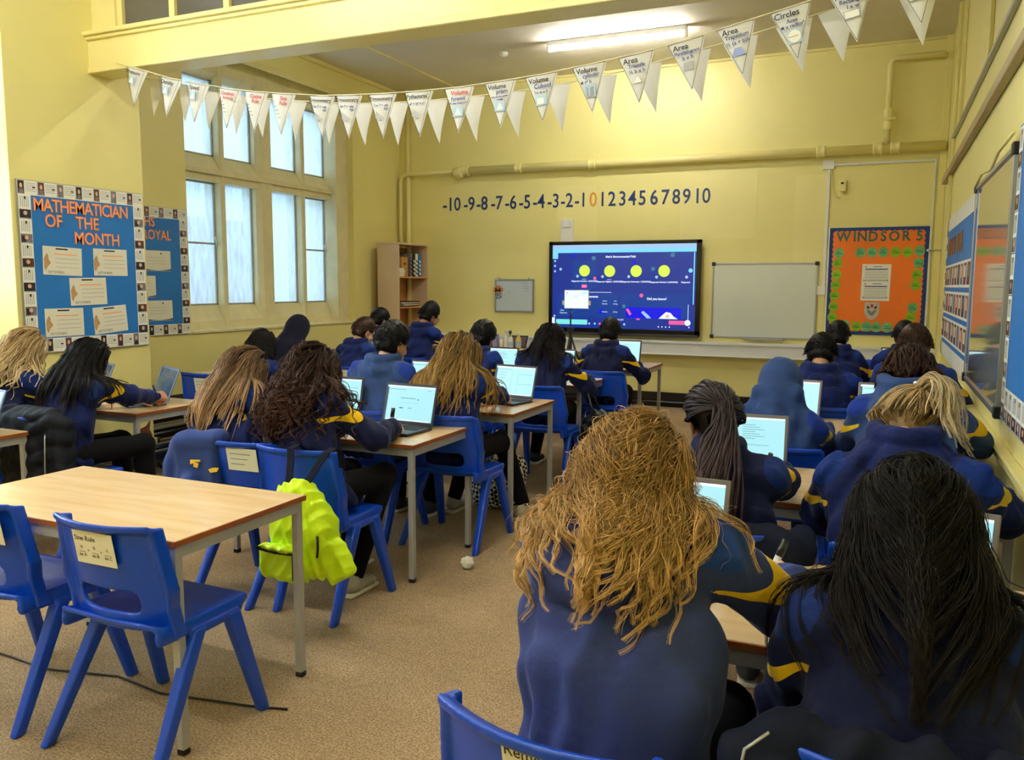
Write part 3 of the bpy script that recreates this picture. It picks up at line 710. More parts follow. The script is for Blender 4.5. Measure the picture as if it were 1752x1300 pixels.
def left_board(label, y0, y1, z0, z1, X):
    t = thing('display_board', label, 'display board', (X + 0.0015, (y0 + y1) / 2, (z0 + z1) / 2)); w, h = (y1 - y0) / 2, (z1 - z0) / 2
    f = Flat((0, 0, 0), LEFT); f.rect(-w, -h, w, h, 0, 0.016); f.build('backing_board', M['alu'], t)
    f = Flat((0.016, 0, 0), LEFT); f.rect(-w + 0.07, -h + 0.08, w - 0.07, h - 0.08, 0, 0.001); f.build('backing_paper', M['blue_backing'], t)
    cw = 0.098; k = 0
    n = int(round((2 * w) / 0.16))
    for i in range(n):
        y = -w + (i + 0.5) * 2 * w / n
        for z in (h - cw / 2 - 0.004, -h + cw / 2 + 0.004):
            card(t, (0.0175 + 0.0005 * (i % 2), y, z), LEFT, 2 * w / n - 0.003, cw, 'x', k); k += 1
    n = int(round((2 * h - 2 * cw) / 0.17))
    for i in range(n):
        z = -h + cw + (i + 0.5) * (2 * h - 2 * cw) / n
        for y in (-w + cw / 2, w - cw / 2):
            card(t, (0.0178 + 0.0005 * (i % 2), y, z), LEFT, cw * 0.94, (2 * h - 2 * cw) / n - 0.003, 'y', k); k += 1
    return t
tb = left_board('blue pier display board headed MATHEMATICIAN OF THE MONTH', 3.855, 4.90, 1.005, 2.195, XP)
L0 = (4.3775, 1.6)
def lets(parent, items, y0, z0):
    for off, m_, hgt in ((0.0035, M['orange_edge'], 0.0182), (-0.0005, M['peach'], 0.0200)):
        text('lettering', [(s, y - y0, z - z0, sz, dict(offset=off, spacing=sp, wide=0.86)) for (s, y, z, sz, sp) in items], m_, (hgt, 0, 0), LEFT, parent, 0.0008)
lets(tb, [('MATHEMATICIAN', 4.36, 2.03, 0.125, 0.90), ('OF', 4.115, 1.925, 0.125, 1.0), ('THE', 4.39, 1.925, 0.125, 1.0), ('MONTH', 4.47, 1.815, 0.125, 0.98)], *L0)
ts = left_board('blue display board in the window bay, partly hidden, headed ROYAL', 5.0, 6.195, 1.005, 2.205, XB)
lets(ts, [('MATHS', 5.63, 2.06, 0.125, 1.0), ('ROYAL', 5.82, 1.94, 0.125, 1.0)], 5.5975, 1.605)
def certificate(y, z, w, h, rot, X, label, kind):
    t = thing('certificate', label, 'certificate', (X + 0.0195, y, z), 0, 'certificates pinned on the blue boards')
    f = Flat((0, 0, 0), LEFT); f.rect(-w / 2, -h / 2, w / 2, h / 2, 0, 0.0012, 0, rot); f.build('sheet', M['paper2'], t)
    f = Flat((0.0014, 0, 0), LEFT); c, s = math.cos(rot), math.sin(rot)
    def r(x0, y0, x1, y1, mi):
        q = [(x * c - yy * s, x * s + yy * c) for x, yy in ((x0, y0), (x1, y0), (x1, y1), (x0, y1))]; f.poly(q, 0, 0.0006, mi)
    if kind:
        r(-0.055, h * 0.40, 0.04, h * 0.45, 0); r(-0.07, h * 0.22, 0.11, h * 0.26, 3)
        for zz in (0.08, -0.07, -0.22): r(-0.06, h * zz, 0.13, h * zz + 0.0025, 1)
        q = [(-0.148, 0.01), (-0.128, 0.05), (-0.115, 0.035), (-0.112, 0.01), (-0.095, -0.015), (-0.118, -0.04), (-0.135, -0.07), (-0.146, -0.05)]
        f.poly([(x * c - yy * s, x * s + yy * c) for x, yy in q], 0, 0.0006, 2)
        f.build('printing', [M['ink'], M['grey_ink'], M['gold_print'], M['peach']], t)
        text('month_text', [('SEPTEMBER', -0.055 * c + h * 0.4 * s, -h * 0.40 * c - 0.055 * s, 0.026, dict(rot=rot))], M['grey_ink'], (0.0014, 0, 0), LEFT, t)
    else:
        for zz in (0.15, 0.0, -0.15): r(-0.11, h * zz, 0.09, h * zz + 0.002, 1)
        f.disc(0.04, h * 0.36, 0.008, 0.008, 0, 0.0006, 0)
        f.poly([(w * 0.5 * math.sin(a), -h * 0.47 + 0.018 * (1 - math.cos(a)) ** 0.7) for a in [-1.5 + 3 * k / 12 for k in range(13)]] + [(w * 0.5, -h * 0.48), (-w * 0.5, -h * 0.48)], 0, 0.0006, 2)
        f.build('printing', [M['ink'], M['grey_ink'], M['numeral'], M['peach']], t)
certificate(4.17, 1.65, 0.31, 0.20, -0.03, XP, 'September certificate at the upper left of the pier board', 1)
certificate(4.575, 1.652, 0.30, 0.20, 0.0, XP, 'September certificate at the upper right of the pier board', 1)
certificate(4.37, 1.435, 0.31, 0.20, 0.02, XP, 'September certificate in the middle of the pier board', 1)
certificate(4.16, 1.215, 0.31, 0.20, 0.0, XP, 'September certificate at the lower left of the pier board', 1)
certificate(4.55, 1.222, 0.30, 0.20, 0.07, XP, 'tilted September certificate at the lower right of the pier board', 1)
certificate(5.82, 1.705, 0.31, 0.19, 0.0, XB, 'upper certificate with a navy foot on the window bay board', 0)
certificate(5.63, 1.465, 0.31, 0.20, 0.0, XB, 'middle certificate half hidden on the window bay board', 0)
certificate(5.82, 1.24, 0.31, 0.19, 0.0, XB, 'lower certificate with a navy foot on the window bay board', 0)

# ------------------------------------------------------------------ right wall boards
t = thing('display_board', 'far blue board on the right wall with rows of book covers', 'display board', (XR - 0.0015, 7.52, 1.5))
f = Flat((0, 0, 0), RIGHT); f.rect(-1.34, -0.62, 1.34, 0.62, 0, 0.02); f.build('backing_board', M['blue_backing'], t)
f = Flat((-0.0205, 0, 0), RIGHT)
f.rect(-1.34, 0.5, 1.34, 0.62, mi=0); f.rect(-1.34, -0.62, 1.34, -0.5, mi=0); f.rect(-1.34, -0.62, -1.24, 0.62, mi=0)
for k in range(17): f.rect(-1.3 + k * 0.155, 0.5, -1.29 + k * 0.155, 0.62, 0.001, 0.0015, 1); f.rect(-1.3 + k * 0.155, -0.62, -1.29 + k * 0.155, -0.5, 0.001, 0.0015, 1)
for k in range(8): f.rect(-1.33, -0.45 + k * 0.13, -1.25, -0.39 + k * 0.13, 0.001, 0.0015, 2)
f.build('paper_border', [M['paper'], M['grey_ink'], M['photo_dark']], t)
for k, (a, w) in enumerate(((-1.05, 0.16), (-0.85, 0.14), (-0.68, 0.14), (-0.5, 0.16), (-0.15, 0.16), (0.05, 0.14), (0.22, 0.16))):
    f = Flat((-0.0205, 0, 0), RIGHT); f.rect(a, 0.27 + 0.01 * (k % 2), a + w, 0.42, 0, 0.003, 0); f.build('title_card', M['brown_card'], t)
for r, zc in enumerate((0.09, -0.14, -0.37)):
    for k in range(9):
        x = -1.12 + k * 0.275
        f = Flat((-0.0205, -x, zc), RIGHT)
        f.rect(-0.125, -0.095, 0.125, 0.1, 0, 0.0015)
        c = f.build('cover_print', M['paper'], t)
        f = Flat((-0.0222, -x, zc), RIGHT); f.rect(-0.1, -0.075, 0.1, 0.08, mi=0); f.rect(-0.06, -0.02, 0.05, 0.06, 0.001, 0.0014, 1)
        f.build('cover_picture', [[M['photo_brown'], M['photo_dark'], M['photo_grey'], mat('maroon_print', lin(120, 36, 60), 0.5, noise=(20, 0.5))][(k + r * 2) % 4], [M['peach'], M['paper2'], M['photo_grey']][(k + r) % 3]], c)
t = thing('whiteboard', 'glossy whiteboard on the right wall between two blue boards', 'whiteboard', (XR - 0.0015, 5.355, 1.52))
b = MB(); b.b2((-0.018, -0.86, -0.61), (0, 0.86, 0.61)); b.build('panel', M['wbmirror'], t)
b = MB()
for y in (-0.865, 0.865): b.b2((-0.03, y - 0.014, -0.62), (0, y + 0.014, 0.62))
for z in (-0.615, 0.615): b.b2((-0.03, -0.87, z - 0.012), (0, 0.87, z + 0.012))
b.build('frame', M['alu'], t, 0.003)
for y in (-0.86, 0.86):
    for z in (-0.61, 0.61):
        b = MB(); b.box((-0.018, y, z), (0.04, 0.06, 0.06)); b.build('corner_cap', M['black'], t, 0.008)
b = MB(); b.b2((-0.022, -0.86, -0.64), (0, 0.86, -0.625)); b.build('lower_rail', M['black'], t)
b = MB(); b.tube([(XR - 0.035, 6.25, 2.14), (XR - 0.04, 5.8, 2.175), (XR - 0.03, 5.4, 2.15), (XR - 0.04, 5.0, 2.19), (XR - 0.03, 4.5, 2.21)], 0.009, 8)
tag(b.build('cable', M['trim']), 'loose cream cable lying along the top of the glossy whiteboard', 'cable')
t = thing('display_board', 'near blue board on the right wall with a white swoosh', 'display board', (XR - 0.0015, 3.4, 1.55))
f = Flat((0, 0, 0), RIGHT); f.rect(-0.98, -0.65, 0.98, 0.66, 0, 0.02); f.build('backing_board', M['blue_backing'], t)
f = Flat((-0.0205, 0, 0), RIGHT)
f.poly([(-0.72, 0.66), (-0.6, 0.1), (-0.3, -0.12), (0.1, -0.2), (0.5, -0.15), (0.5, 0.25), (0.2, 0.1), (-0.2, 0.2), (-0.4, 0.66)], 0, 0.001); f.build('white_swoosh', M['paper'], t)
for k in range(7): card(t, (-0.0212, 0.91 , -0.55 + k * 0.185), RIGHT, 0.11, 0.18, 'y', k)
for k in range(9): card(t, (-0.0215, 0.80 - k * 0.13, -0.57), RIGHT, 0.12, 0.15, 'y', k + 1)

# ------------------------------------------------------------------ bunting along the beam
FRONTF = [('Pressure', -4.85, 2.985), ('Density', -4.54, 2.89), ('Speed', -4.30, 2.835), ('Quadratic', -4.026, 2.775), ('Cosine', -3.806, 2.738), ('Sine', -3.587, 2.707), ('Tri1', -3.284, 2.669), ('Tri2', -3.082, 2.655), ('Tri3', -2.838, 2.642), ('Pythagoras', -2.585, 2.635), ('Pyramid', -2.314, 2.634), ('prism', -2.05, 2.643), ('Cuboid', -1.80, 2.656), ('cylinder', -1.52, 2.683), ('Triangle', -1.26, 2.71), ('Parallelogram', -0.997, 2.75), ('Trapezium', -0.75, 2.80), ('Circles', -0.49, 2.85), ('Rectangle', -0.224, 2.905), ('Square', 0.053, 2.952)]
BACKF = [(-5.07, 3.01), (-4.78, 2.945), (-4.54, 2.88), (-4.29, 2.83), (-4.085, 2.795), (-3.78, 2.753), (-3.50, 2.715), (-3.235, 2.69), (-2.97, 2.675), (-2.68, 2.667), (-2.42, 2.666), (-2.14, 2.67), (-1.85, 2.686), (-1.565, 2.708), (-1.30, 2.75), (-1.04, 2.79), (-0.786, 2.838), (-0.51, 2.892), (-0.30, 2.932), (0.08, 2.975)]
def pennant_mesh(w, h, curl, side):
    n = 12; V = []; F = []
    for i in range(n + 1):
        v = i / n; hw = w / 2 * (1 - v); cx = side * 0.035 * v ** 2.2; dy = curl * v ** 2
        for k in range(4): V.append((cx - hw + 2 * hw * k / 3, dy + 0.012 * (1 - v) * math.cos(k * 2.0), -h * v))
    for i in range(n):
        for k in range(3): a = i * 4 + k; F.append((a, a + 1, a + 5, a + 4))
    return V, F
M['flag'] = mat('bunting_paper', lin(240, 240, 236), 0.7)
def flag_material():
    m = M['flag']; n = m.node_tree.nodes; L = m.node_tree.links
    b = n['Principled BSDF']; tr = n.new('ShaderNodeBsdfTranslucent'); tr.inputs['Color'].default_value = (0.8, 0.8, 0.76, 1)
    mx = n.new('ShaderNodeMixShader'); mx.inputs[0].default_value = 0.3
    L.new(b.outputs[0], mx.inputs[1]); L.new(tr.outputs[0], mx.inputs[2]); L.new(mx.outputs[0], n['Material Output'].inputs['Surface'])
flag_material()
def flag_lines(k):
    B = lambda s, x, y, z, **q: (s, x, y, z, dict(q, offset=0.0006))
    T = {'Pressure': [B('Pressure', -0.01, -0.03, 0.036)], 'Density': [B('Density', -0.01, -0.03, 0.036)], 'Speed': [B('Speed', -0.01, -0.03, 0.036)],
         'Quadratic': [B('Quadratic', 0.005, -0.03, 0.028), B('formula', 0.01, -0.058, 0.028)], 'Cosine': [B('Cosine', 0.015, -0.03, 0.034), B('Rule', 0.015, -0.06, 0.034)], 'Sine': [B('Sine', 0.02, -0.03, 0.034), B('Rule', 0.02, -0.06, 0.034)],
         'Tri1': [B('Trigonometry', 0, -0.03, 0.029), B('Tan \u03b8 =  opp', 0, -0.068, 0.02), B('adj', 0.038, -0.088, 0.02)], 'Tri2': [B('Trigonometry', 0, -0.03, 0.029), B('Sin \u03b8 =  opp', 0, -0.068, 0.02), B('hyp', 0.038, -0.088, 0.02)], 'Tri3': [B('Trigonometry', 0, -0.03, 0.029), B('Cos \u03b8 =  adj', 0, -0.068, 0.02), B('hyp', 0.038, -0.088, 0.02)],
         'Pythagoras': [B("Pythagoras'", 0, -0.03, 0.032), B('a\u00b2 + b\u00b2 = c\u00b2', 0, -0.072, 0.022)], 'Pyramid': [B('Volume', 0.01, -0.032, 0.036), B('Pyramid', 0.0, -0.065, 0.028), B('\u2153 area of base x h', 0, -0.09, 0.014)],
         'prism': [B('Volume', -0.015, -0.03, 0.036), B('prism', 0.015, -0.058, 0.032), B('area of cross section', 0, -0.084, 0.012), B('x length', 0, -0.1, 0.012)], 'Cuboid': [B('Volume', -0.012, -0.03, 0.038), B('Cuboid', 0.01, -0.062, 0.034), B('l x w x h', 0.0, -0.094, 0.022)],
         'cylinder': [B('Volume', -0.012, -0.03, 0.038), B('cylinder', 0.01, -0.06, 0.03), B('\u03c0 r\u00b2 h', -0.02, -0.092, 0.026)], 'Triangle': [B('Area', -0.03, -0.03, 0.04), B('Triangle', 0.0, -0.06, 0.028), B('\u00bd b x h', 0.0, -0.09, 0.028)],
         'Parallelogram': [B('Area', -0.03, -0.03, 0.04), B('Parallelogram', 0.0, -0.06, 0.024), B('b x h', 0.0, -0.088, 0.028)], 'Trapezium': [B('Area', -0.03, -0.03, 0.04), B('Trapezium', 0.0, -0.058, 0.027), B('\u00bd (a + b)h', 0.0, -0.09, 0.027)],
         'Circles': [B('Circles', -0.02, -0.032, 0.042), B('Area', 0.0, -0.065, 0.026), B('\u03c0 x radius\u00b2', 0.0, -0.09, 0.025)], 'Rectangle': [B('Area', -0.03, -0.03, 0.04), B('Rectangle', 0.0, -0.06, 0.027), B('l x w', 0.005, -0.088, 0.028)], 'Square': [B('Area', -0.03, -0.03, 0.04)]}
    return T[k]
def flag_figure(k, f):
    if k in ('Pressure', 'Density', 'Speed'): f.rect(-0.042, -0.105, 0.006, -0.055, mi=2); f.poly([(-0.035, -0.1), (0.0, -0.1), (-0.018, -0.062)], 0.001, 0.0015, 3); f.rect(0.012, -0.12, 0.016, -0.06, mi=1); f.rect(0.026, -0.1, 0.029, -0.05, mi=1)
    elif k in ('Quadratic', 'Cosine', 'Sine'):
        for q in range(4): f.rect(-0.05 + q * 0.012, -0.085 - q * 0.022, -0.03 + q * 0.012, -0.08 - q * 0.022, mi=1)
    elif k in ('Tri1', 'Tri2', 'Tri3', 'Pythagoras'): f.poly([(-0.035, -0.1), (-0.035, -0.145), (0.03, -0.145)], mi=0); f.rect(-0.01, -0.16, 0.012, -0.154, mi=1)
    elif k in ('Pyramid', 'prism'): f.rect(-0.035, -0.165, 0.03, -0.108, mi=2); f.poly([(-0.022, -0.155), (0.018, -0.155), (-0.002, -0.115)], 0.001, 0.0015, 3)
    elif k == 'Cuboid': f.rect(-0.036, -0.165, 0.03, -0.11, mi=2); f.rect(-0.028, -0.158, 0.012, -0.126, 0.001, 0.0015, 3)
    elif k == 'cylinder': f.rect(-0.03, -0.175, 0.03, -0.105, mi=2); f.rect(-0.022, -0.165, 0.02, -0.115, 0.001, 0.0015, 1); f.disc(-0.001, -0.115, 0.021, 0.008, 0.001, 0.0017, 2); f.disc(-0.001, -0.166, 0.021, 0.008, 0.001, 0.0017, 1); f.rect(-0.01, -0.165, 0.0, -0.122, 0.002, 0.0024, 2)
    elif k == 'Triangle': f.poly([(-0.03, -0.15), (0.022, -0.15), (0.0, -0.108)], mi=1); f.poly([(-0.027, -0.1485), (0.02, -0.1485), (0.0, -0.111)], 0.001, 0.0015, 3)
    elif k == 'Parallelogram': f.poly([(-0.032, -0.15), (0.018, -0.15), (0.026, -0.11), (-0.026, -0.11)], mi=0)
    elif k == 'Trapezium': f.poly([(-0.038, -0.155), (0.034, -0.155), (0.012, -0.115), (-0.02, -0.115)], mi=4)
    elif k == 'Circles': f.rect(-0.034, -0.175, 0.034, -0.108, mi=2); f.disc(0, -0.142, 0.03, 0.03, 0.001, 0.0015, 3, 22); f.rect(-0.028, -0.144, 0.02, -0.141, 0.002, 0.0024, 1)
    else: f.rect(-0.04, -0.142, 0.03, -0.105, mi=1); f.rect(-0.037, -0.139, 0.027, -0.108, 0.001, 0.0015, 3)
fig_m = [mat('grey_print', lin(176, 178, 180), 0.6), M['grey_ink'], M['light_blue'], M['paper'], mat('periwinkle_print', lin(150, 165, 220), 0.6)]
bt = thing('bunting', 'string of printed maths formula pennants hung along the beam', 'bunting', (0, 4.42, 0))
bk = thing('bunting', 'string of blank white pennants hanging behind the printed bunting', 'bunting', (0, 4.80, 0))
cord = mat('white_cord', lin(220, 212, 180), 0.7)
def slope(L, i):
    a = L[max(i - 1, 0)]; c = L[min(i + 1, len(L) - 1)]
    return math.atan2(c[-1] - a[-1], c[-2] - a[-2])
b = MB(); b.tube([(-5.10, 0.05, 3.06)] + [(q[1], 0, q[2] + 0.004) for q in FRONTF] + [(0.3, 0, 3.0), (0.52, 0.05, 3.05)], 0.0035, 6); b.build('string', cord, bt)
b = MB(); b.tube([(-5.35, -0.05, 3.06)] + [(q[0], 0, q[1] + 0.004) for q in BACKF] + [(0.3, 0, 3.01), (0.52, -0.05, 3.05)], 0.0035, 6); b.build('string', cord, bk)
for i, (k, x, z) in enumerate(FRONTF):
    sd = 1 if i < 12 else 0
    side = (0.0, 0.9, 0.7, 0.6, 0.4, 0.5, -0.3, 0.4, 0.2, 0.2, 0.2, 0.2, 0.1, 0.0, 0.3, 0.1, 0.1, 0.1, 0.0, 0.0)[i] * -0.6
    V, F = pennant_mesh(0.192, 0.258, 0.03 if i < 10 else -0.01, side)
    mb = MB(); mb.add(V, F, 0, True); mb.add([(p[0], p[1] + 0.0012, p[2]) for p in V], [tuple(reversed(q)) for q in F], 0, True)
    sl = slope(FRONTF, i)
    fo = mb.build('pennant', M['flag'], bt); fo.location = (x, 0, z); fo.rotation_euler = (0, -sl, 0)
    ln = flag_lines(k)
    if k in ('Quadratic', 'Cosine', 'Sine'): mt = M['red_ink']
    elif k == 'Pyramid': mt = M['red_ink']
    else: mt = M['ink']
    text('lettering', ln[:1] if k not in ('Quadratic', 'Cosine', 'Sine') else ln, mt, (0, -0.014, 0), FRONT, fo, 0.0002)
    if len(ln) > 1 and k not in ('Quadratic', 'Cosine', 'Sine'): text('lettering', ln[1:], M['blue_ink'], (0, -0.014, 0), FRONT, fo, 0.0002)
    f = Flat((0, -0.013, 0), FRONT); flag_figure(k, f); f.build('printed_figure', fig_m, fo)
    e = MB(); hw = 0.092
    for a, c in (((-hw, -0.004), (hw, -0.004)),): e.b2((a[0], -0.0135, a[1] - 0.001), (c[0], -0.0125, a[1] + 0.001))
    n = 10
    for s in (-1, 1):
        for q in range(n):
            v0, v1 = q / n, (q + 1) / n
            P = lambda v: (side * 0.035 * v ** 2.2 + s * hw * (1 - v), (0.03 if i < 10 else -0.01) * v * v - 0.004 - 0.009 * (1 - v), -0.004 - 0.244 * v)
            a, c = P(v0), P(v1)
            e.add([(a[0] - 0.0012, a[1], a[2]), (a[0] + 0.0012, a[1], a[2]), (c[0] + 0.0012, c[1], c[2]), (c[0] - 0.0012, c[1], c[2])], [(0, 1, 2, 3)])
    e.build('printed_edge', M['ink'], fo)
for i, (x, z) in enumerate(BACKF):
    side = (-0.9, 0.0, -0.5, -0.6, 0.3, -0.3, -0.3, 0.3, -0.2, 0.3, 0.3, 0.4, 0.2, 0.2, 0.2, 0.1, 0.2, 0.2, 0.2, 0.2)[i]
    V, F = pennant_mesh(0.19 if i > 14 else 0.165, 0.265, 0.04, side)
    mb = MB(); mb.add(V, F, 0, True); mb.add([(p[0], p[1] + 0.0012, p[2]) for p in V], [tuple(reversed(q)) for q in F], 0, True)
    fo = mb.build('pennant', M['flag'], bk); fo.location = (x, 0, z); fo.rotation_euler = (0, -slope(BACKF, i), 0)
# ------------------------------------------------------------------ smooth solid modelling (distance fields -> mesh)
def smin(a, b, k):
    if k <= 0: return np.minimum(a, b)
    h = np.clip(0.5 + 0.5 * (b - a) / k, 0, 1)
    return b * (1 - h) + a * h - k * h * (1 - h)
class Solid:
    def __init__(s): s.ops = []; s.fx = None
    def cap(s, a, b, ra, rb=None, k=0.03, sc=None, fr=None, op=1):
        """round cone a->b; sc = squash along the rows of fr (3x3)"""
        a = np.asarray(a, float); b = np.asarray(b, float); rb = ra if rb is None else rb
        fr = np.eye(3) if fr is None else np.asarray(fr, float); sc = np.ones(3) if sc is None else np.asarray(sc, float)
        c = (a + b) / 2
        A = ((a - c) @ fr.T) / sc; Bv = ((b - c) @ fr.T) / sc; ba = Bv - A; bb = max(ba @ ba, 1e-9); ms = sc.min()
        def d(P):
            p = ((P - c) @ fr.T) / sc - A
            h = np.clip(p @ ba / bb, 0, 1)
            q = p - h[..., None] * ba
            return (np.sqrt((q * q).sum(-1)) - (ra + (rb - ra) * h)) * ms
        R = max(ra, rb) * sc.max()
        s.ops.append((d, np.minimum(a, b) - R, np.maximum(a, b) + R, k, op)); return s
    def ell(s, c, r, k=0.03, fr=None, op=1):
        r = np.asarray(r, float); m = r.max(); return s.cap(c, np.asarray(c, float) + 1e-6, m, m, k, r / m, fr, op)
    def box(s, c, h, rd=0.01, k=0.0, fr=None, op=1):
        c = np.asarray(c, float); h = np.asarray(h, float); fr = np.eye(3) if fr is None else np.asarray(fr, float)
        def d(P):
            q = np.abs((P - c) @ fr.T) - (h - rd)
            return np.sqrt((np.maximum(q, 0) ** 2).sum(-1)) + np.minimum(q.max(-1), 0) - rd
        R = np.abs(fr.T) @ h
        s.ops.append((d, c - R, c + R, k, op)); return s
    def fn(s, d, lo, hi, k=0.0, op=1): s.ops.append((d, np.asarray(lo, float), np.asarray(hi, float), k, op)); return s
    def ev(s, P):
        P = np.asarray(P, float); D = np.full(P.shape[:-1], 1.0)
        for d, lo, hi, k, op in s.ops:
            v = d(P)
            D = smin(D, v, k) if op > 0 else -smin(-D, v, k)
        return D
    def mesh(s, name, h, pad=0.03):
        add = [o for o in s.ops if o[4] > 0]
        lo = np.min([o[1] for o in add], 0) - pad; hi = np.max([o[2] for o in add], 0) + pad
        n = np.ceil((hi - lo) / h).astype(int) + 1
        D = np.full(n, 1.0)
        ax = [lo[i] + h * np.arange(n[i]) for i in range(3)]
        for d, l, u, k, op in s.ops:
            m = max(k, 0) * 1.1 + 2.5 * h + 0.005
            i0 = np.maximum(np.floor((l - m - lo) / h).astype(int), 0); i1 = np.minimum(np.ceil((u + m - lo) / h).astype(int) + 1, n)
            if (i1 <= i0).any(): continue
            P = np.stack(np.meshgrid(*[ax[i][i0[i]:i1[i]] for i in range(3)], indexing='ij'), -1)
            v = d(P); sl = tuple(slice(i0[i], i1[i]) for i in range(3))
            D[sl] = smin(D[sl], v, k) if op > 0 else -smin(-D[sl], v, k)
        if s.fx is not None:
            idx = np.argwhere(np.abs(D) < 0.05)
            P = lo + idx * h
            D[idx[:, 0], idx[:, 1], idx[:, 2]] += s.fx(P)
        V, F = surface_nets(D, lo, h)
        return np_mesh(name, V, F), V
def surface_nets(D, lo, h):
    S = D < 0
    nx, ny, nz = D.shape
    c = np.zeros((nx - 1, ny - 1, nz - 1), np.int8)
    for i in (0, 1):
        for j in (0, 1):
            for k in (0, 1): c += S[i:nx - 1 + i, j:ny - 1 + j, k:nz - 1 + k]
    act = (c > 0) & (c < 8)
    ids = np.full(act.shape, -1, np.int64); cells = np.argwhere(act); ids[act] = np.arange(len(cells))
    off = [(i, j, k) for i in (0, 1) for j in (0, 1) for k in (0, 1)]
    cv = np.stack([D[cells[:, 0] + o[0], cells[:, 1] + o[1], cells[:, 2] + o[2]] for o in off], 1)
    pos = np.zeros((len(cells), 3)); cnt = np.zeros(len(cells))
    for a in range(8):
        for b in range(a + 1, 8):
            oa, ob = np.array(off[a]), np.array(off[b])
            if np.abs(oa - ob).sum() != 1: continue
            va, vb = cv[:, a], cv[:, b]; m = (va < 0) != (vb < 0)
            t = va[m] / (va[m] - vb[m])
            pos[m] += oa + t[:, None] * (ob - oa); cnt[m] += 1
    V = lo + h * (cells + pos / cnt[:, None])
    F = []
    for axis in range(3):
        o = [0, 0, 0]; o[axis] = 1
        s0 = S[:nx - o[0], :ny - o[1], :nz - o[2]]; s1 = S[o[0]:, o[1]:, o[2]:]
        e = np.argwhere(s0 != s1)
        b, cx = [i for i in range(3) if i != axis]
        ok = (e[:, b] > 0) & (e[:, cx] > 0) & (e[:, b] < D.shape[b] - 1) & (e[:, cx] < D.shape[cx] - 1)
        e = e[ok]
        def at(db, dc):
            q = e.copy(); q[:, b] += db; q[:, cx] += dc; return ids[q[:, 0], q[:, 1], q[:, 2]]
        q = np.stack([at(-1, -1), at(0, -1), at(0, 0), at(-1, 0)], 1)
        flip = s0[e[:, 0], e[:, 1], e[:, 2]]
        if axis == 1: flip = ~flip
        q[~flip] = q[~flip][:, ::-1]
        F.append(q)
    return V, np.concatenate(F)

# ------------------------------------------------------------------ desks
def beech():
    m = bpy.data.materials.new('beech_laminate'); m.use_nodes = True
    n = m.node_tree.nodes; L = m.node_tree.links; b = n['Principled BSDF']
    tc = n.new('ShaderNodeTexCoord'); mp = n.new('ShaderNodeMapping'); mp.inputs['Scale'].default_value = (1.6, 14, 14)
    L.new(tc.outputs['Object'], mp.inputs['Vector'])
    t = n.new('ShaderNodeTexNoise'); t.inputs['Scale'].default_value = 1.4; t.inputs['Detail'].default_value = 6
    L.new(mp.outputs['Vector'], t.inputs['Vector'])
    r = n.new('ShaderNodeValToRGB'); r.color_ramp.elements[0].position = 0.3; r.color_ramp.elements[0].color = lin(228, 192, 142)
    r.color_ramp.elements[1].position = 0.7; r.color_ramp.elements[1].color = lin(243, 214, 170)
    L.new(t.outputs['Fac'], r.inputs['Fac']); L.new(r.outputs['Color'], b.inputs['Base Color'])
    b.inputs['Roughness'].default_value = 0.22; b.inputs['Specular IOR Level'].default_value = 0.55
    return m
M['beech'] = beech()
M['edge'] = mat('desk_edge_band', lin(150, 84, 38), 0.4, noise=(20, 0.15))
M['leg'] = mat('desk_frame_paint', lin(176, 178, 184), 0.35, metal=0.1)
def desk(x0, y0, x1, y1, label, group='beech topped classroom desks', z=0.71):
    w, d = x1 - x0, y1 - y0
    t = thing('school_desk', label, 'desk', ((x0 + x1) / 2, (y0 + y1) / 2, 0), 0, group)
    b = MB(); b.b2((-w / 2 + 0.004, -d / 2 + 0.004, z - 0.018), (w / 2 - 0.004, d / 2 - 0.004, z)); b.build('tabletop', M['beech'], t, 0.003)
    b = MB()
    for q in (((-w / 2, -d / 2), (w / 2, -d / 2 + 0.005)), ((-w / 2, d / 2 - 0.005), (w / 2, d / 2)), ((-w / 2, -d / 2), (-w / 2 + 0.005, d / 2)), ((w / 2 - 0.005, -d / 2), (w / 2, d / 2))):
        b.b2((q[0][0], q[0][1], z - 0.021), (q[1][0], q[1][1], z - 0.0015))
    b.build('edge_band', M['edge'], t, 0.002)
    b = MB(); e = 0.022; ww, dd = w / 2 - 0.012, d / 2 - 0.012
    for s in (-1, 1):
        b.b2((-ww, s * dd - e / 2 - s * e / 2, z - 0.062), (ww, s * dd + e / 2 - s * e / 2, z - 0.021)); b.b2((s * ww - e / 2 - s * e / 2, -dd, z - 0.062), (s * ww + e / 2 - s * e / 2, dd, z - 0.021))
    b.build('frame', M['leg'], t, 0.002)
    for sx in (-1, 1):
        for sy in (-1, 1):
            cx, cy = sx * (ww - 0.014), sy * (dd - 0.014)
            b = MB(); b.b2((cx - 0.0146, cy - 0.0146, 0.018), (cx + 0.0146, cy + 0.0146, z - 0.0215)); lg = b.build('leg', M['leg'], t, 0.003)
            b = MB(); b.b2((cx - 0.015, cy - 0.015, 0.0), (cx + 0.015, cy + 0.015, 0.022)); b.build('foot_cap', M['black'], lg, 0.003)
    return t
desk(-3.14, 1.84, -1.95, 2.48, 'empty beech desk in the left foreground behind two empty chairs')
desk(-3.27, 3.48, -2.08, 4.15, 'beech desk of the brown haired and dark curly haired girls')
desk(-3.24, 4.60, -2.04, 5.32, 'beech desk with an open laptop at the long blonde girl, third in the middle column')
desk(-3.35, 6.15, -2.14, 6.95, 'beech desk of the long black haired girl, fourth in the middle column')
desk(-3.25, 7.55, -2.03, 8.35, 'beech desk nearest the big screen with a boy seated alone at its end')
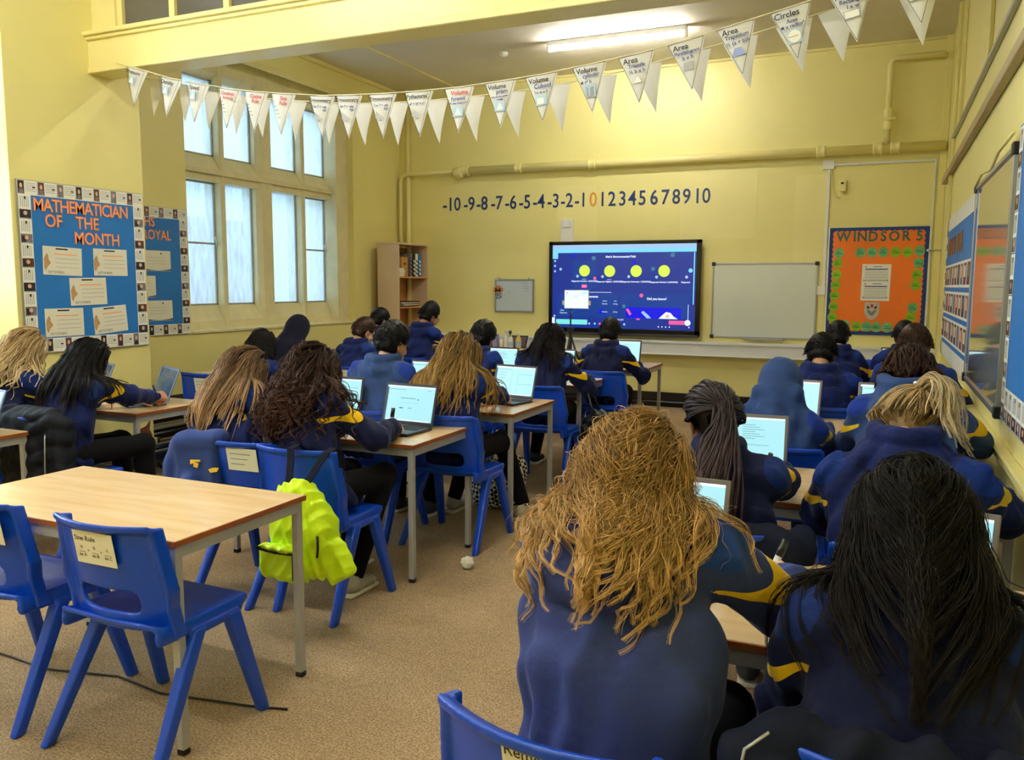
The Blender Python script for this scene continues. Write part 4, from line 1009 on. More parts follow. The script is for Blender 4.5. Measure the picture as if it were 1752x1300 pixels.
desk(-5.32, 2.28, -4.13, 2.95, 'beech desk at the left edge of the photo with a laptop')
desk(-5.31, 3.62, -4.11, 4.25, 'beech desk beside the pier with two dark laptops')
desk(-5.54, 5.47, -4.34, 6.12, 'beech desk under the near end of the window with an empty blue chair')
desk(-5.62, 6.85, -4.35, 7.55, 'beech desk under the window behind the black hooded pupil')
desk(-5.35, 8.15, -4.1, 8.85, 'beech desk nearest the bookcase')
desk(-0.75, 1.83, 0.45, 2.46, 'beech desk of the nearest blonde girl with scribbles on it')
desk(-0.75, 3.13, 0.45, 3.78, 'beech desk of the braided girl and the ponytail girl')
desk(-0.74, 4.55, 0.46, 5.3, 'beech desk in front of the pupil wearing the hood up')
desk(-0.74, 6.05, 0.46, 6.75, 'beech desk in front of the short haired boy, fourth in the right column')
desk(-0.72, 7.82, 0.46, 8.6, 'beech desk nearest the orange board with a notebook')
desk(-5.0, 9.2, -3.85, 9.75, 'beech table by the front wall carrying the spray bottles')

# ------------------------------------------------------------------ moulded blue chairs
M['chair'] = mat('blue_polypropylene', lin(6, 70, 204), 0.3, spec=0.5, bump=(160, 0.06, 0.001))
def chair_parts():
    out = {}
    th = 0.14                                   # the back leans this much per metre
    lean = np.array([[1, 0, 0], [0, math.cos(0.16), math.sin(0.16)], [0, -math.sin(0.16), math.cos(0.16)]])
    s = Solid()
    def yb(z): return -0.165 - (z - 0.44) * 0.17
    def halfw(z): return np.interp(z, [0.40, 0.50, 0.56, 0.60, 0.78], [0.220, 0.214, 0.226, 0.220, 0.200])
    def panel(P):
        x, y, z = P[..., 0], P[..., 1], P[..., 2]
        ys = yb(z) + 0.05 * (x / 0.2) ** 2
        d1 = np.abs(y - ys) - 0.009
        q = np.maximum(np.abs(x) - halfw(z), np.maximum(z - 0.76, 0.42 - z))
        return np.maximum(d1 * 0.95, q)
    s.fn(panel, (-0.24, -0.26, 0.41), (0.24, 0.0, 0.79))
    def rim(P):
        x, y, z = P[..., 0], P[..., 1], P[..., 2]
        yc = yb(0.765) + 0.05 * (x / 0.2) ** 2 - 0.010; zz = (z - 0.757) + (y - yc) * 0.55
        q1 = np.abs(y - yc) - 0.012; q2 = np.abs(zz) - 0.004
        d = np.sqrt(np.maximum(q1, 0) ** 2 + np.maximum(q2, 0) ** 2) + np.minimum(np.maximum(q1, q2), 0) - 0.008
        return np.maximum(d, np.abs(x) - 0.203)
    s.fn(rim, (-0.21, -0.28, 0.72), (0.21, -0.1, 0.79), 0.004)
    def flange(P):
        x, y, z = P[..., 0], P[..., 1], P[..., 2]
        yc = yb(z) + 0.056; q1 = np.abs(np.abs(x) - halfw(z) + 0.004) - 0.004; q2 = np.abs(y - yc) - 0.018
        d = np.sqrt(np.maximum(q1, 0) ** 2 + np.maximum(q2, 0) ** 2) + np.minimum(np.maximum(q1, q2), 0) - 0.007
        return np.maximum(d, np.maximum(z - 0.76, 0.40 - z))
    s.fn(flange, (-0.25, -0.26, 0.39), (0.25, -0.02, 0.77), 0.01)
    # hand slot between back and seat
    s.box((0, -0.16, 0.515), (0.125, 0.12, 0.038), 0.03, 0.004, op=-1)
    me, V = s.mesh('backrest', 0.0055); out['backrest'] = me
    s = Solid()
    def seat(P):
        x, y, z = P[..., 0], P[..., 1], P[..., 2]
        zs = 0.43 - 0.018 * np.exp(-((x / 0.13) ** 2 + ((y + 0.02) / 0.14) ** 2)) - 0.10 * np.maximum(y - 0.155, 0) ** 1.3 * 3 + 0.07 * np.maximum(-0.13 - y, 0) * 6
        hw = np.interp(y, [-0.2, 0.0, 0.2], [0.205, 0.212, 0.205])
        return np.maximum(np.abs(z - zs) * 0.85 - 0.008, np.maximum(np.abs(x) - hw, np.maximum(y - 0.215, -0.185 - y)))
    s.fn(seat, (-0.23, -0.2, 0.36), (0.23, 0.23, 0.48))
    for sx in (-1, 1): s.cap((sx * 0.205, -0.17, 0.415), (sx * 0.205, 0.17, 0.405), 0.016, k=0.012, sc=(0.8, 1, 1.7))
    s.cap((-0.19, 0.195, 0.415), (0.19, 0.195, 0.415), 0.016, k=0.02)
    me, V = s.mesh('seat', 0.0075); out['seat'] = me
    for nm, top, foot in (('rear', (0.205, -0.02, 0.40), (0.238, -0.24, 0.0)), ('front', (0.205, 0.13, 0.40), (0.238, 0.24, 0.0))):
        for sx in (-1, 1):
            a = np.array(top) * (sx, 1, 1); c = np.array(foot) * (sx, 1, 1)
            b = MB(); n = 6; ring = []
            for i in range(n + 1):
                v = i / n; p = a * (1 - v) + c * v; hx = 0.016 + 0.008 * (1 - v); hy = 0.022 + 0.006 * (1 - v)
                ring.append([(p[0] - hx, p[1] - hy, p[2]), (p[0] + hx, p[1] - hy, p[2]), (p[0] + hx, p[1] + hy, p[2]), (p[0] - hx, p[1] + hy, p[2])])
            b.add([q for r in ring for q in r], [(i * 4 + k, i * 4 + (k + 1) % 4, i * 4 + 4 + (k + 1) % 4, i * 4 + 4 + k) for i in range(n) for k in range(4)] + [(3, 2, 1, 0), (n * 4, n * 4 + 1, n * 4 + 2, n * 4 + 3)])
            o = b.build('leg', M['chair'], None, 0.009, 3)
            for p in o.data.polygons: p.use_smooth = True
            out['%s%d' % (nm, sx)] = o.data; bpy.data.objects.remove(o, do_unlink=True)
    for sx in (-1, 1):
        b = MB(); b.b2((sx * 0.205 - 0.02, -0.06, 0.375), (sx * 0.205 + 0.02, 0.16, 0.41)); o = b.build('side_rail', M['chair'], None, 0.012, 3)
        for p in o.data.polygons: p.use_smooth = True
        out['rail%d' % sx] = o.data; bpy.data.objects.remove(o, do_unlink=True)
    for nm in ('backrest', 'seat'): out[nm].materials.append(M['chair'])
    return out
CH = chair_parts()
def chair(x, y, label, yaw=0.0, paper=None, group='blue plastic classroom chairs'):
    t = thing('school_chair', label, 'chair', (x, y, 0), yaw, group)
    mesh_obj('seat', CH['seat'], t); mesh_obj('backrest', CH['backrest'], t)
    for k in ('rear-1', 'rear1', 'front-1', 'front1'): mesh_obj('leg', CH[k], t)
    for k in ('rail-1', 'rail1'): mesh_obj('side_rail', CH[k], t)
    if paper:
        fr = FRONT @ Matrix.Rotation(0.168, 3, 'X')     # leaning with the back
        kind, px, pz = paper[:3]
        loc = Vector((px, -0.165 - (pz - 0.44) * 0.17 + 0.05 * (px / 0.2) ** 2 - 0.0125, pz))
        f = Flat(loc, fr); f.rect(-0.085, -0.055, 0.085, 0.055, 0, 0.001); pl = f.build('paper_label', M['paper2'], t); pl['label'] = 'white paper label taped to the chair back'
        l2 = loc + fr @ Vector((0, 0, 0.0012))
        if kind == 'sine':
            text('handwriting', [('Sine Rule', -0.035, 0.03, 0.024), ('a', -0.055, 0.002, 0.018), ('b', 0.0, 0.002, 0.018), ('c', 0.055, 0.002, 0.018), ('sin A', -0.055, -0.026, 0.016), ('sin B', 0.0, -0.026, 0.016), ('sin C', 0.055, -0.026, 0.016), ('=', -0.027, -0.01, 0.014), ('=', 0.027, -0.01, 0.014), ('___', -0.055, -0.009, 0.018), ('___', 0.0, -0.009, 0.018), ('___', 0.055, -0.009, 0.018)], M['ink'], l2, fr, pl, 0.0002)
        elif kind == 'remember':
            text('handwriting', [('Remember', -0.01, 0.025, 0.032)], M['ink'], l2, fr, pl, 0.0002)
        else:
            f = Flat(l2, fr)
            for k in range(3): f.rect(-0.065, 0.025 - k * 0.025, 0.05 - 0.02 * k, 0.029 - k * 0.025)
            f.build('handwriting', M['grey_ink'], pl)
    return t
chair(-2.175, 1.955, 'empty blue chair at the foreground desk with a Sine Rule paper on its back', 0.0, ('sine', 0.005, 0.69))
chair(-2.80, 1.945, 'empty blue chair cut off by the left edge of the photo', 0.03, ('note', 0.1, 0.69))

# ------------------------------------------------------------------ laptops
M['lap_dark'] = mat('dark_grey_laptop_shell', lin(50, 50, 56), 0.4, metal=0.3)
M['lap_grey'] = mat('grey_laptop_shell', lin(112, 108, 110), 0.4, metal=0.3)
M['lap_blue'] = mat('blue_grey_laptop_shell', lin(96, 112, 140), 0.4, metal=0.3)
M['key'] = mat('black_keys', lin(20, 20, 24), 0.5)
def laptop_parts(w, d, shell, kind):
    b = MB(); b.b2((-w / 2, -d, 0.0), (w / 2, 0.0, 0.016)); base = b.build('base', shell, None, 0.005, 2)
    b = MB()
    for r in range(5):
        for c in range(13):
            x = -w / 2 + 0.025 + (w - 0.05) * (c + 0.5) / 13; y = -0.03 - r * 0.021
            b.b2((x - 0.009, y - 0.008, 0.016), (x + 0.009, y + 0.008, 0.0185))
    b.b2((-0.05, -0.15, 0.0185), (0.05, -0.135, 0.0186)); kb = b.build('keyboard', M['key'], None)
    b = MB(); b.b2((-0.055, -d + 0.015, 0.016), (0.055, -d + 0.075, 0.0168)); tp = b.build('touchpad', M['black'], None)
    b = MB(); b.b2((-w / 2, -0.004, 0.0), (w / 2, 0.004, d - 0.005)); lid = b.build('lid', shell, None, 0.0035, 2)
    b = MB(); b.b2((-w / 2 + 0.014, -0.0052, 0.02), (w / 2 - 0.014, -0.0042, d - 0.02))
    scm = M['screen_off'] if kind == 'off' else (M['scr_page2'] if kind == 'blue' else M['scr_page'])
    scr = b.build('screen', scm, None)
    ui = None
    if kind != 'off':
        f = Flat((0, -0.0053, 0), FRONT)
        W0, W1, H0, H1 = -w / 2 + 0.014, w / 2 - 0.014, 0.02, d - 0.02
        def r(u0, v0, u1, v1, mi): f.rect(W0 + (W1 - W0) * u0, H1 - (H1 - H0) * v1, W0 + (W1 - W0) * u1, H1 - (H1 - H0) * v0, 0, 0.0004, mi)
        r(0, 0, 1, 0.04, 1); r(0.0, 0.06, 0.03, 1, 2); r(0.05, 0.1, 0.4, 0.115, 0); r(0.05, 0.965, 0.95, 1, 1)
        if kind == 'form':
            r(0.3, 0.34, 0.62, 0.36, 0); r(0.3, 0.62, 0.38, 0.65, 2); r(0.48, 0.62, 0.56, 0.64, 0); r(0.66, 0.36, 0.69, 0.39, 2); r(0.85, 0.1, 0.92, 0.115, 0); r(0.3, 0.48, 0.7, 0.485, 0)
        elif kind == 'sheet':
            for k in range(5): r(0.08, 0.2 + k * 0.1, 0.3 - 0.02 * k, 0.215 + k * 0.1, 0)
            r(0.42, 0.15, 0.425, 0.95, 0); r(0.58, 0.15, 0.585, 0.95, 0); r(0.6, 0.25, 0.95, 0.26, 0); r(0.6, 0.6, 0.95, 0.61, 0); r(0.08, 0.75, 0.16, 0.78, 2)
        else:
            for k in range(7): r(0.45, 0.16 + k * 0.05, 0.62 + 0.06 * (k % 3), 0.172 + k * 0.05, 0)
            r(0.3, 0.16, 0.34, 0.19, 2); r(0.46, 0.6, 0.8, 0.61, 0)
        f.mb.m = f.mb.m
        ui = f.build('page_layout', [M['scr_line'], M['scr_white'], mat('laptop_dark_glow', lin(40, 60, 90), 0.3, emis=lin(40, 60, 90), estr=0.3)], None)
    P = dict(base=base.data, keyboard=kb.data, touchpad=tp.data, lid=lid.data, screen=scr.data, ui=ui.data if ui else None)
    for o in (base, kb, tp, lid, scr, ui):
        if o: bpy.data.objects.remove(o, do_unlink=True)
    return P
_LP = {}
def laptop(x, y, label, yaw=0.0, open_deg=108, kind='list', shell='lap_dark', w=0.345, d=0.235, z=0.71):
    """x,y = middle of the hinge; the screen faces local -y"""
    key = (kind, shell, w, d)
    if key not in _LP: _LP[key] = laptop_parts(w, d, M[shell], kind)
    P = _LP[key]
    t = thing('laptop', label, 'laptop', (x, y, z + 0.0005), yaw, 'open laptops on the desks')
    bs = mesh_obj('base', P['base'], t); mesh_obj('keyboard', P['keyboard'], bs); mesh_obj('touchpad', P['touchpad'], bs)
    ld = mesh_obj('lid', P['lid'], t); ld.location = (0, 0.004, 0.017); ld.rotation_euler = (-math.radians(open_deg - 90), 0, 0)
    sc = mesh_obj('screen', P['screen'], ld)
    if P['ui']:
        u = mesh_obj('page_layout', P['ui'], ld)
    return t
A_ = math.radians
laptop(-2.375, 3.90, 'open laptop beside the writing hand of the dark curly haired girl', A_(-4), 106, 'form')
laptop(-2.945, 4.03, 'laptop half hidden behind the dark curly hair', A_(2), 104, 'sheet', 'lap_dark')
laptop(-2.30, 5.16, 'open laptop typed on by the girl with long golden hair', A_(-10), 106, 'sheet')
laptop(-2.98, 5.2, 'laptop between the boy in glasses and the long golden hair', A_(0), 106, 'form')
laptop(-3.08, 6.62, 'laptop with a bright page between the tousled boy and the black haired girl', A_(-4), 106, 'list')
laptop(-2.56, 6.66, 'laptop peeping out right of the long black haired girl', A_(2), 106, 'list')
laptop(-2.36, 8.05, 'laptop in front of the boy nearest the big screen', A_(0), 104, 'list')
laptop(-4.42, 8.5, 'pale blue laptop in front of the boy in glasses by the bookcase', A_(-6), 108, 'blue', 'lap_blue')
laptop(-5.0, 7.33, 'blue grey laptop between the black hooded pupil and the boy', A_(-12), 112, 'off', 'lap_blue')
laptop(-4.54, 5.86, 'laptop with a pale screen right of the dark haired girl in the third left row', A_(-4), 106, 'blue')
laptop(-4.37, 4.04, 'open laptop with a dark reflecting screen on the desk end by the pier', A_(-26), 112, 'off', 'lap_blue')
laptop(-5.03, 4.08, 'dark reflecting laptop half hidden behind the black haired girl at the pier', A_(-20), 112, 'off', 'lap_blue')
laptop(-4.30, 2.78, 'laptop cut off by the left edge of the photo', A_(-12), 110, 'blue', 'lap_blue')
laptop(-0.545, 2.31, 'bright laptop right of the nearest wavy blonde hair', A_(-2), 108, 'list', 'lap_grey')
laptop(0.105, 2.26, 'laptop behind the nearest long black hair at the right edge', A_(-14), 108, 'list', 'lap_grey')
laptop(-0.51, 3.6, 'laptop in front of the braided girl', A_(4), 106, 'list', 'lap_grey')
laptop(-0.48, 5.12, 'laptop right of the pupil wearing the hood up', A_(-6), 106, 'list', 'lap_grey')
laptop(0.06, 5.12, 'laptop left of the brown haired pupil with the bunched hood', A_(-4), 106, 'form', 'lap_grey')
laptop(0.17, 7.92 + 0.28, 'black edged laptop left of the boy under the orange board', A_(-4), 106, 'list')
# ------------------------------------------------------------------ bookcase and its contents
t = thing('bookcase', 'tall birch bookcase in the front left corner with open shelves', 'bookcase', (-6.13, 9.38, 0))
DX, DY, HB = 0.33, 0.76, 2.02
for y in (0.0, DY - 0.018):
    b = MB(); b.b2((0, y, 0), (DX, y + 0.018, HB)); b.build('side_panel', M['birch'], t, 0.002)
b = MB(); b.b2((0, 0.018, 0.02), (0.01, DY - 0.018, HB - 0.02)); b.build('back_panel', M['beech_in'], t)
b = MB(); b.b2((-0.004, -0.006, HB - 0.002), (DX + 0.006, DY + 0.006, HB + 0.024)); b.build('top_panel', M['birch'], t, 0.003)
for z in (0.06, 0.46, 0.83, 1.20, 1.60):
    b = MB(); b.b2((0.01, 0.018, z - 0.02), (DX - 0.004, DY - 0.018, z)); b.build('shelf', M['beech_in'], t, 0.002)
BX, BY = -6.13, 9.38
def put(name, label, cat, loc, build, group=None, rz=0.0):
    q = thing(name, label, cat, loc, rz, group); build(q); return q
def paper_stack(n, w, d, h, m):
    def f(q):
        for i in range(n):
            b = MB(); b.box((0.004 * ((i * 7) % 3 - 1), 0.006 * ((i * 5) % 3 - 1), h * (i + 0.5)), (w, d, h * 0.94), 0, Matrix.Rotation(0.06 * ((i * 3) % 4 - 1.5), 3, 'Z')); b.build('sheaf', m[i % len(m)], q)
    return f
put('paper_stack', 'small stack of white papers at the left of the top bookcase shelf', 'papers', (BX + 0.2, BY + 0.12, 1.601), paper_stack(4, 0.2, 0.15, 0.028, [M['paper'], M['paper2']]), 'papers on the bookcase shelves')
put('paper_stack', 'fanned magazines lying on the middle bookcase shelf', 'papers', (BX + 0.18, BY + 0.36, 1.201), paper_stack(5, 0.22, 0.42, 0.014, [M['photo_dark'], M['paper'], M['photo_grey'], M['paper2'], M['ink']]), 'papers on the bookcase shelves')
def tan_box(q):
    b = MB(); b.box((0, 0, 0.13), (0.18, 0.16, 0.26)); b.build('box_body', mat('tan_cardboard', lin(190, 140, 74), 0.7), q, 0.004)
    f = Flat((0.091, 0, 0.17), LEFT); f.rect(-0.03, -0.012, 0.03, 0.012); f.build('printed_mark', M['photo_brown'], q)
put('file_box', 'tan cardboard file box on the top bookcase shelf', 'box', (BX + 0.16, BY + 0.28, 1.601), tan_box)
def binder(m1, m2):
    def f(q):
        b = MB(); b.box((0, 0, 0.155), (0.24, 0.05, 0.31)); b.build('cover', m1, q, 0.004)
        f2 = Flat((0.1205, 0, 0.16), LEFT)
        for k in range(4): f2.poly([(-0.022, -0.12 + k * 0.055), (0.022, -0.14 + k * 0.055), (0.022, -0.115 + k * 0.055), (-0.022, -0.095 + k * 0.055)])
        f2.build('spine_print', m2, q)
    return f
for i, (m1, m2, lab) in enumerate(((M['photo_grey'], M['ink'], 'striped black and white folder on the top bookcase shelf'), (M['ink'], M['paper'], 'dark magazine file with white stripes on the top bookcase shelf'), (M['paper2'], M['ink'], 'white ring binder on the top bookcase shelf'), (M['blue_backing'], M['paper'], 'blue folder at the right end of the top bookcase shelf'))):
    put('folder', lab, 'folder', (BX + 0.15, BY + 0.42 + i * 0.075, 1.601), binder(m1, m2), 'folders on the bookcase')

# ------------------------------------------------------------------ bottles and boxes on the front table
def spray(body, trig, liq):
    def f(q):
        b = MB(); b.lathe([(0.03, 0), (0.036, 0.005), (0.036, 0.10), (0.030, 0.135), (0.014, 0.165), (0.013, 0.185)], (0, 0, 0), 16); b.build('bottle_body', body, q)
        b = MB(); b.lathe([(0.0375, 0.03), (0.0375, 0.085)], (0, 0, 0), 16, cap=False); b.build('bottle_label', liq, q)
        b = MB(); b.box((0.0, -0.005, 0.205), (0.028, 0.075, 0.035)); b.cyl((0, 0, 0.18), (0, 0, 0.195), 0.016, 12); b.tube([(0, -0.035, 0.195), (0, -0.045, 0.175), (0, -0.04, 0.15)], 0.006, 6); b.build('trigger_head', trig, q, 0.004)
    return f
wht = M['white']
put('spray_bottle', 'white spray bottle with a white trigger on the front table', 'spray bottle', (-4.27, 9.42, 0.711), spray(wht, wht, M['paper2']), 'spray bottles on the front table', 0.9)
put('spray_bottle', 'spray bottle with a black trigger collar on the front table', 'spray bottle', (-4.20, 9.38, 0.711), spray(wht, M['black'], M['light_blue']), 'spray bottles on the front table', 0.3)
put('spray_bottle', 'spray bottle with a yellow base at the right of the front table', 'spray bottle', (-4.10, 9.40, 0.711), spray(mat('yellow_liquid', lin(226, 206, 96), 0.3), wht, M['light_blue']), 'spray bottles on the front table', 0.5)
def pbox(q):
    b = MB(); b.box((0, 0, 0.085), (0.13, 0.09, 0.17)); b.build('box_body', mat('lilac_box', lin(142, 138, 190), 0.5), q, 0.004)
put('tissue_box', 'lilac box beside the spray bottles on the front table', 'box', (-4.45, 9.4, 0.711), pbox)
def cup(q):
    b = MB(); b.lathe([(0.03, 0), (0.034, 0.11), (0.030, 0.11), (0.027, 0.006)], (0, 0, 0), 16); b.build('cup_body', M['paper2'], q)
put('cup', 'small pale cup between the lilac box and the spray bottles', 'cup', (-4.35, 9.44, 0.711), cup)
def tab(q):
    R = Matrix.Rotation(-0.5, 3, 'X')
    b = MB(); b.box((0, 0.03, 0.075), (0.26, 0.012, 0.17), 0, R); b.build('shell', M['black'], q, 0.004)
    b = MB(); b.box((0, 0.0235, 0.0745), (0.23, 0.002, 0.14), 0, R); b.build('display', mat('mauve_display', lin(110, 88, 110), 0.2), q)
    b = MB(); b.b2((-0.08, 0.05, 0), (0.08, 0.14, 0.012)); b.build('stand', M['black'], q, 0.003)
put('tablet', 'dark tablet propped up behind the spray bottles', 'tablet', (-4.19, 9.55, 0.711), tab)

# ------------------------------------------------------------------ tablet on a tripod stand before the screen
t = thing('tripod_tablet', 'white lit tablet on a black tripod stand in front of the big screen', 'tablet stand', (-3.2, 8.8, 0))
b = MB(); b.cyl((0, 0, 0.5), (0.0, 0, 1.24), 0.009, 10); b.cyl((0, 0, 0.3), (0, 0, 0.98), 0.018, 12); b.build('pole', M['black'], t)
b = MB(); b.cyl((-0.04, 0, 1.0), (0.04, 0, 1.0), 0.016, 10); b.box((0, 0, 1.0), (0.05, 0.05, 0.05)); b.build('clamp', M['black'], t, 0.004)
for a in (0.4, 2.5, 4.6):
    b = MB(); b.tube([(0, 0, 0.95), (0.08 * math.cos(a), 0.08 * math.sin(a), 0.7), (0.30 * math.cos(a), 0.30 * math.sin(a), 0.012)], 0.012, 8); b.build('leg', M['black'], t)
b = MB(); b.b2((-0.075, -0.012, 1.235), (0.215, 0.0, 1.445)); tb_ = b.build('tablet_body', M['white'], t, 0.004)
f = Flat((0.07, -0.0125, 1.34), FRONT); f.rect(-0.138, -0.098, 0.138, 0.098, mi=0); f.rect(-0.12, 0.065, -0.1, 0.08, 0.0004, 0.001, 1); f.rect(0.07, 0.062, 0.12, 0.08, 0.0004, 0.001, 2); f.rect(-0.11, 0.045, 0.1, 0.048, 0.0004, 0.001, 1); f.rect(-0.03, 0.025, 0.02, 0.03, 0.0004, 0.001, 1)
f.build('display', [M['scr_white'], M['scr_line'], M['scr_mint']], tb_)
for s in (-0.085, 0.225):
    b = MB(); b.box((s, -0.006, 1.30), (0.022, 0.03, 0.05)); b.build('holder_clip', M['white'], t, 0.004)

# ------------------------------------------------------------------ small things on the desks and the floor
M['pen_white'] = mat('white_pen_barrel', lin(225, 222, 235), 0.3)
M['pen_purple'] = mat('purple_pen_print', lin(88, 60, 160), 0.4)
M['neon'] = mat('neon_yellow_nylon', lin(214, 252, 0), 0.5, bump=(22, 0.4, 0.012))
M['webbing'] = mat('navy_webbing', lin(10, 13, 32), 0.8, spec=0.15)
t = thing('paper_ball', 'crumpled white paper ball lying on the carpet in the aisle', 'paper ball', (-1.945, 3.80, 0.036))
s = Solid(); s.ell((0, 0, 0), (0.037, 0.037, 0.034))
rg = np.random.default_rng(3); KK = rg.normal(size=(9, 3)) * 70; PH = rg.uniform(0, 6, 9)
s.fx = lambda P: sum(np.abs(np.sin(P @ k + p)) for k, p in zip(KK, PH)) / 9 * 0.02 - 0.011
me, _ = s.mesh('crumpled_sheet', 0.003, 0.02)
for p in me.polygons: p.use_smooth = False
mesh_obj('crumpled_sheet', me, t, M['paper'])
f = Flat((0, 0, 0), Matrix.Identity(3))
for (a, c) in (((0, 0), (0.004, 0.05)), ((0.004, 0), (0.05, 0.004)), ((-0.03, 0.0), (-0.026, 0.02)), ((-0.03, 0.03), (-0.005, 0.034)), ((0.06, 0.035), (0.08, 0.04)), ((0.06, 0.01), (0.08, 0.014))): f.rect(a[0], a[1], c[0], c[1], 0, 0.0004)
o = f.build('pen_scribble', M['ink']); o.location = (-0.15, 2.13, 0.7102); tag(o, 'black marker scribble on the nearest desk beside the writing hand', 'scribble')
t = thing('notebook', 'pale yellow notebook lying on the desk under the orange board', 'notebook', (-0.07, 8.05, 0.711), 0.3)
b = MB(); b.box((0, 0, 0.006), (0.2, 0.28, 0.011)); b.build('cover', mat('pale_yellow_cover', lin(226, 208, 140), 0.6), t, 0.002)
t = thing('paper_sheet', 'white sheet on the desk beside the black haired girl, fourth middle row', 'paper sheet', (-2.25, 6.72, 0.7105), 0.2)
b = MB(); b.box((0, 0, 0.001), (0.2, 0.26, 0.002)); b.build('sheet', M['paper'], t)
b = MB(); b.box((0.05, -0.15, 0.012), (0.08, 0.04, 0.024), 0); q = thing('sponge', 'small yellow sponge on the desk beside the black haired girl', 'sponge', (-2.2, 6.46, 0.711), 0.3); bb = MB(); bb.box((0, 0, 0.014), (0.09, 0.05, 0.028)); bb.build('foam', mat('yellow_foam', lin(230, 196, 90), 0.9), q, 0.008)

# neon backpack hanging on a chair
t = thing('backpack', 'neon yellow backpack hanging by dark straps from a blue chair', 'backpack', (-2.21, 2.77, 0))
s = Solid()
s.ell((0.01, 0, 0.45), (0.145, 0.080, 0.20), 0.03); s.box((0.01, 0.01, 0.40), (0.135, 0.072, 0.13), 0.05, 0.05); s.ell((-0.01, -0.0, 0.60), (0.075, 0.055, 0.075), 0.05)
s.box((-0.03, -0.078, 0.335), (0.112, 0.038, 0.070), 0.028, 0.006); s.ell((-0.03, -0.092, 0.405), (0.120, 0.034, 0.018), 0.004)
_f = np.array(Matrix.Rotation(0.55, 3, 'Y')); s.box((0.165, 0.01, 0.345), (0.055, 0.040, 0.085), 0.018, 0.02, _f)
for i_ in range(9):
    a_, c_ = PI * (0.05 + 0.1 * i_), PI * (0.05 + 0.1 * (i_ + 1))
    s.cap((0.01 + 0.125 * math.cos(a_), -0.055 - 0.02 * math.sin(a_), 0.50 + 0.075 * math.sin(a_)), (0.01 + 0.125 * math.cos(c_), -0.055 - 0.02 * math.sin(c_), 0.50 + 0.075 * math.sin(c_)), 0.006, k=0.004)
rg = np.random.default_rng(8); KB = rg.normal(size=(6, 3)) * np.array([26, 26, 12]); PB = rg.uniform(0, 6, 6)
def bagfold(P):
    base = sum(np.sin(P @ k + p + 1.4 * np.sin(P @ KB[(i + 1) % 6] * 0.5)) for i, (k, p) in enumerate(zip(KB, PB))) / 6 * 0.012
    return base + 0.008 * np.abs(np.sin(P @ np.array([42, 10, 14]) + 2 * np.sin(P @ KB[0] * 0.4))) + 0.004 * np.abs(np.sin(P @ np.array([-50, 20, 36]))) - 0.007
s.fx = bagfold
me, _ = s.mesh('bag_body', 0.0055); mesh_obj('bag_body', me, t, M['neon'])
b = MB()
for k in range(14): b.box((-0.03 + 0.105 * math.cos(PI * k / 13), -0.118 + 0.0, 0.402 - 0.012 * math.sin(PI * k / 13)), (0.02, 0.006, 0.008))
b.build('zip', M['black'], t)
b = MB(); b.tube([(0.05, -0.122, 0.39), (0.052, -0.124, 0.34), (0.05, -0.122, 0.285)], 0.004, 6); b.build('zip_pull', M['black'], t)
b = MB(); b.box((0.0, -0.112, 0.30), (0.06, 0.004, 0.022)); b.build('badge', M['black'], t)
b = MB(); b.tube([(0.138, -0.07, 0.47), (0.142, -0.075, 0.42), (0.135, -0.072, 0.38)], 0.005, 6); b.build('side_zip', M['black'], t)
for x0, x1 in ((-0.06, -0.10), (0.02, 0.09)):
    b = MB(); P_0 = [(x0, 0.03, 0.61), (x0 * 0.9 + x1 * 0.1, 0.01, 0.66), (x0 * 0.4 + x1 * 0.6, 0.05, 0.74), (x1, 0.07, 0.79), (x1, 0.12, 0.80), (x1, 0.17, 0.77), (x1, 0.18, 0.70)]
    for p, q in zip(P_0, P_0[1:]):
        b.prism([(p[0] - 0.017, p[1], p[2]), (p[0] + 0.017, p[1], p[2]), (q[0] + 0.017, q[1], q[2]), (q[0] - 0.017, q[1], q[2])], (0, -0.005, 0.002))
    b.build('strap', M['webbing'], t)
b = MB(); b.tube([(0.10, 0.05, 0.45), (0.17, 0.06, 0.36), (0.13, 0.05, 0.27)], 0.009, 8); b.build('lower_strap', M['webbing'], t)

# houndstooth bag, black bag
def houndstooth():
    m = mat('houndstooth_canvas', lin(230, 228, 226), 0.8); n = m.node_tree.nodes; L = m.node_tree.links
    tc = n.new('ShaderNodeTexCoord'); mp = n.new('ShaderNodeMapping'); mp.inputs['Rotation'].default_value = (0.4, 0.7, 0.78); L.new(tc.outputs['Object'], mp.inputs['Vector'])
    c = n.new('ShaderNodeTexChecker'); c.inputs['Scale'].default_value = 46; c.inputs['Color1'].default_value = lin(14, 14, 18); c.inputs['Color2'].default_value = lin(232, 230, 228)
    L.new(mp.outputs['Vector'], c.inputs['Vector']); L.new(c.outputs['Color'], n['Principled BSDF'].inputs['Base Color']); return m
t = thing('tote_bag', 'black and white houndstooth bag slumped on the floor under the desk', 'bag', (-2.33, 5.0, 0))
s = Solid(); s.ell((0, 0, 0.16), (0.19, 0.10, 0.16), 0.05); s.ell((0.10, 0.02, 0.26), (0.10, 0.06, 0.12), 0.06); s.box((0, 0, 0.07), (0.17, 0.09, 0.07), 0.05, 0.05)
s.fx = lambda P: sum(np.sin(P @ k + p) for k, p in zip(KB, PB)) / 6 * 0.02
me, _ = s.mesh('bag_body', 0.011); mesh_obj('bag_body', me, t, houndstooth())
b = MB(); b.tube([(-0.08, -0.05, 0.28), (-0.06, -0.07, 0.40), (0.06, -0.06, 0.42), (0.10, -0.04, 0.32)], 0.009, 8); b.build('strap', M['black'], t)
t = thing('handbag', 'dark bag hanging beside the desk leg behind the black haired girl', 'bag', (-1.93, 5.95, 0.0))
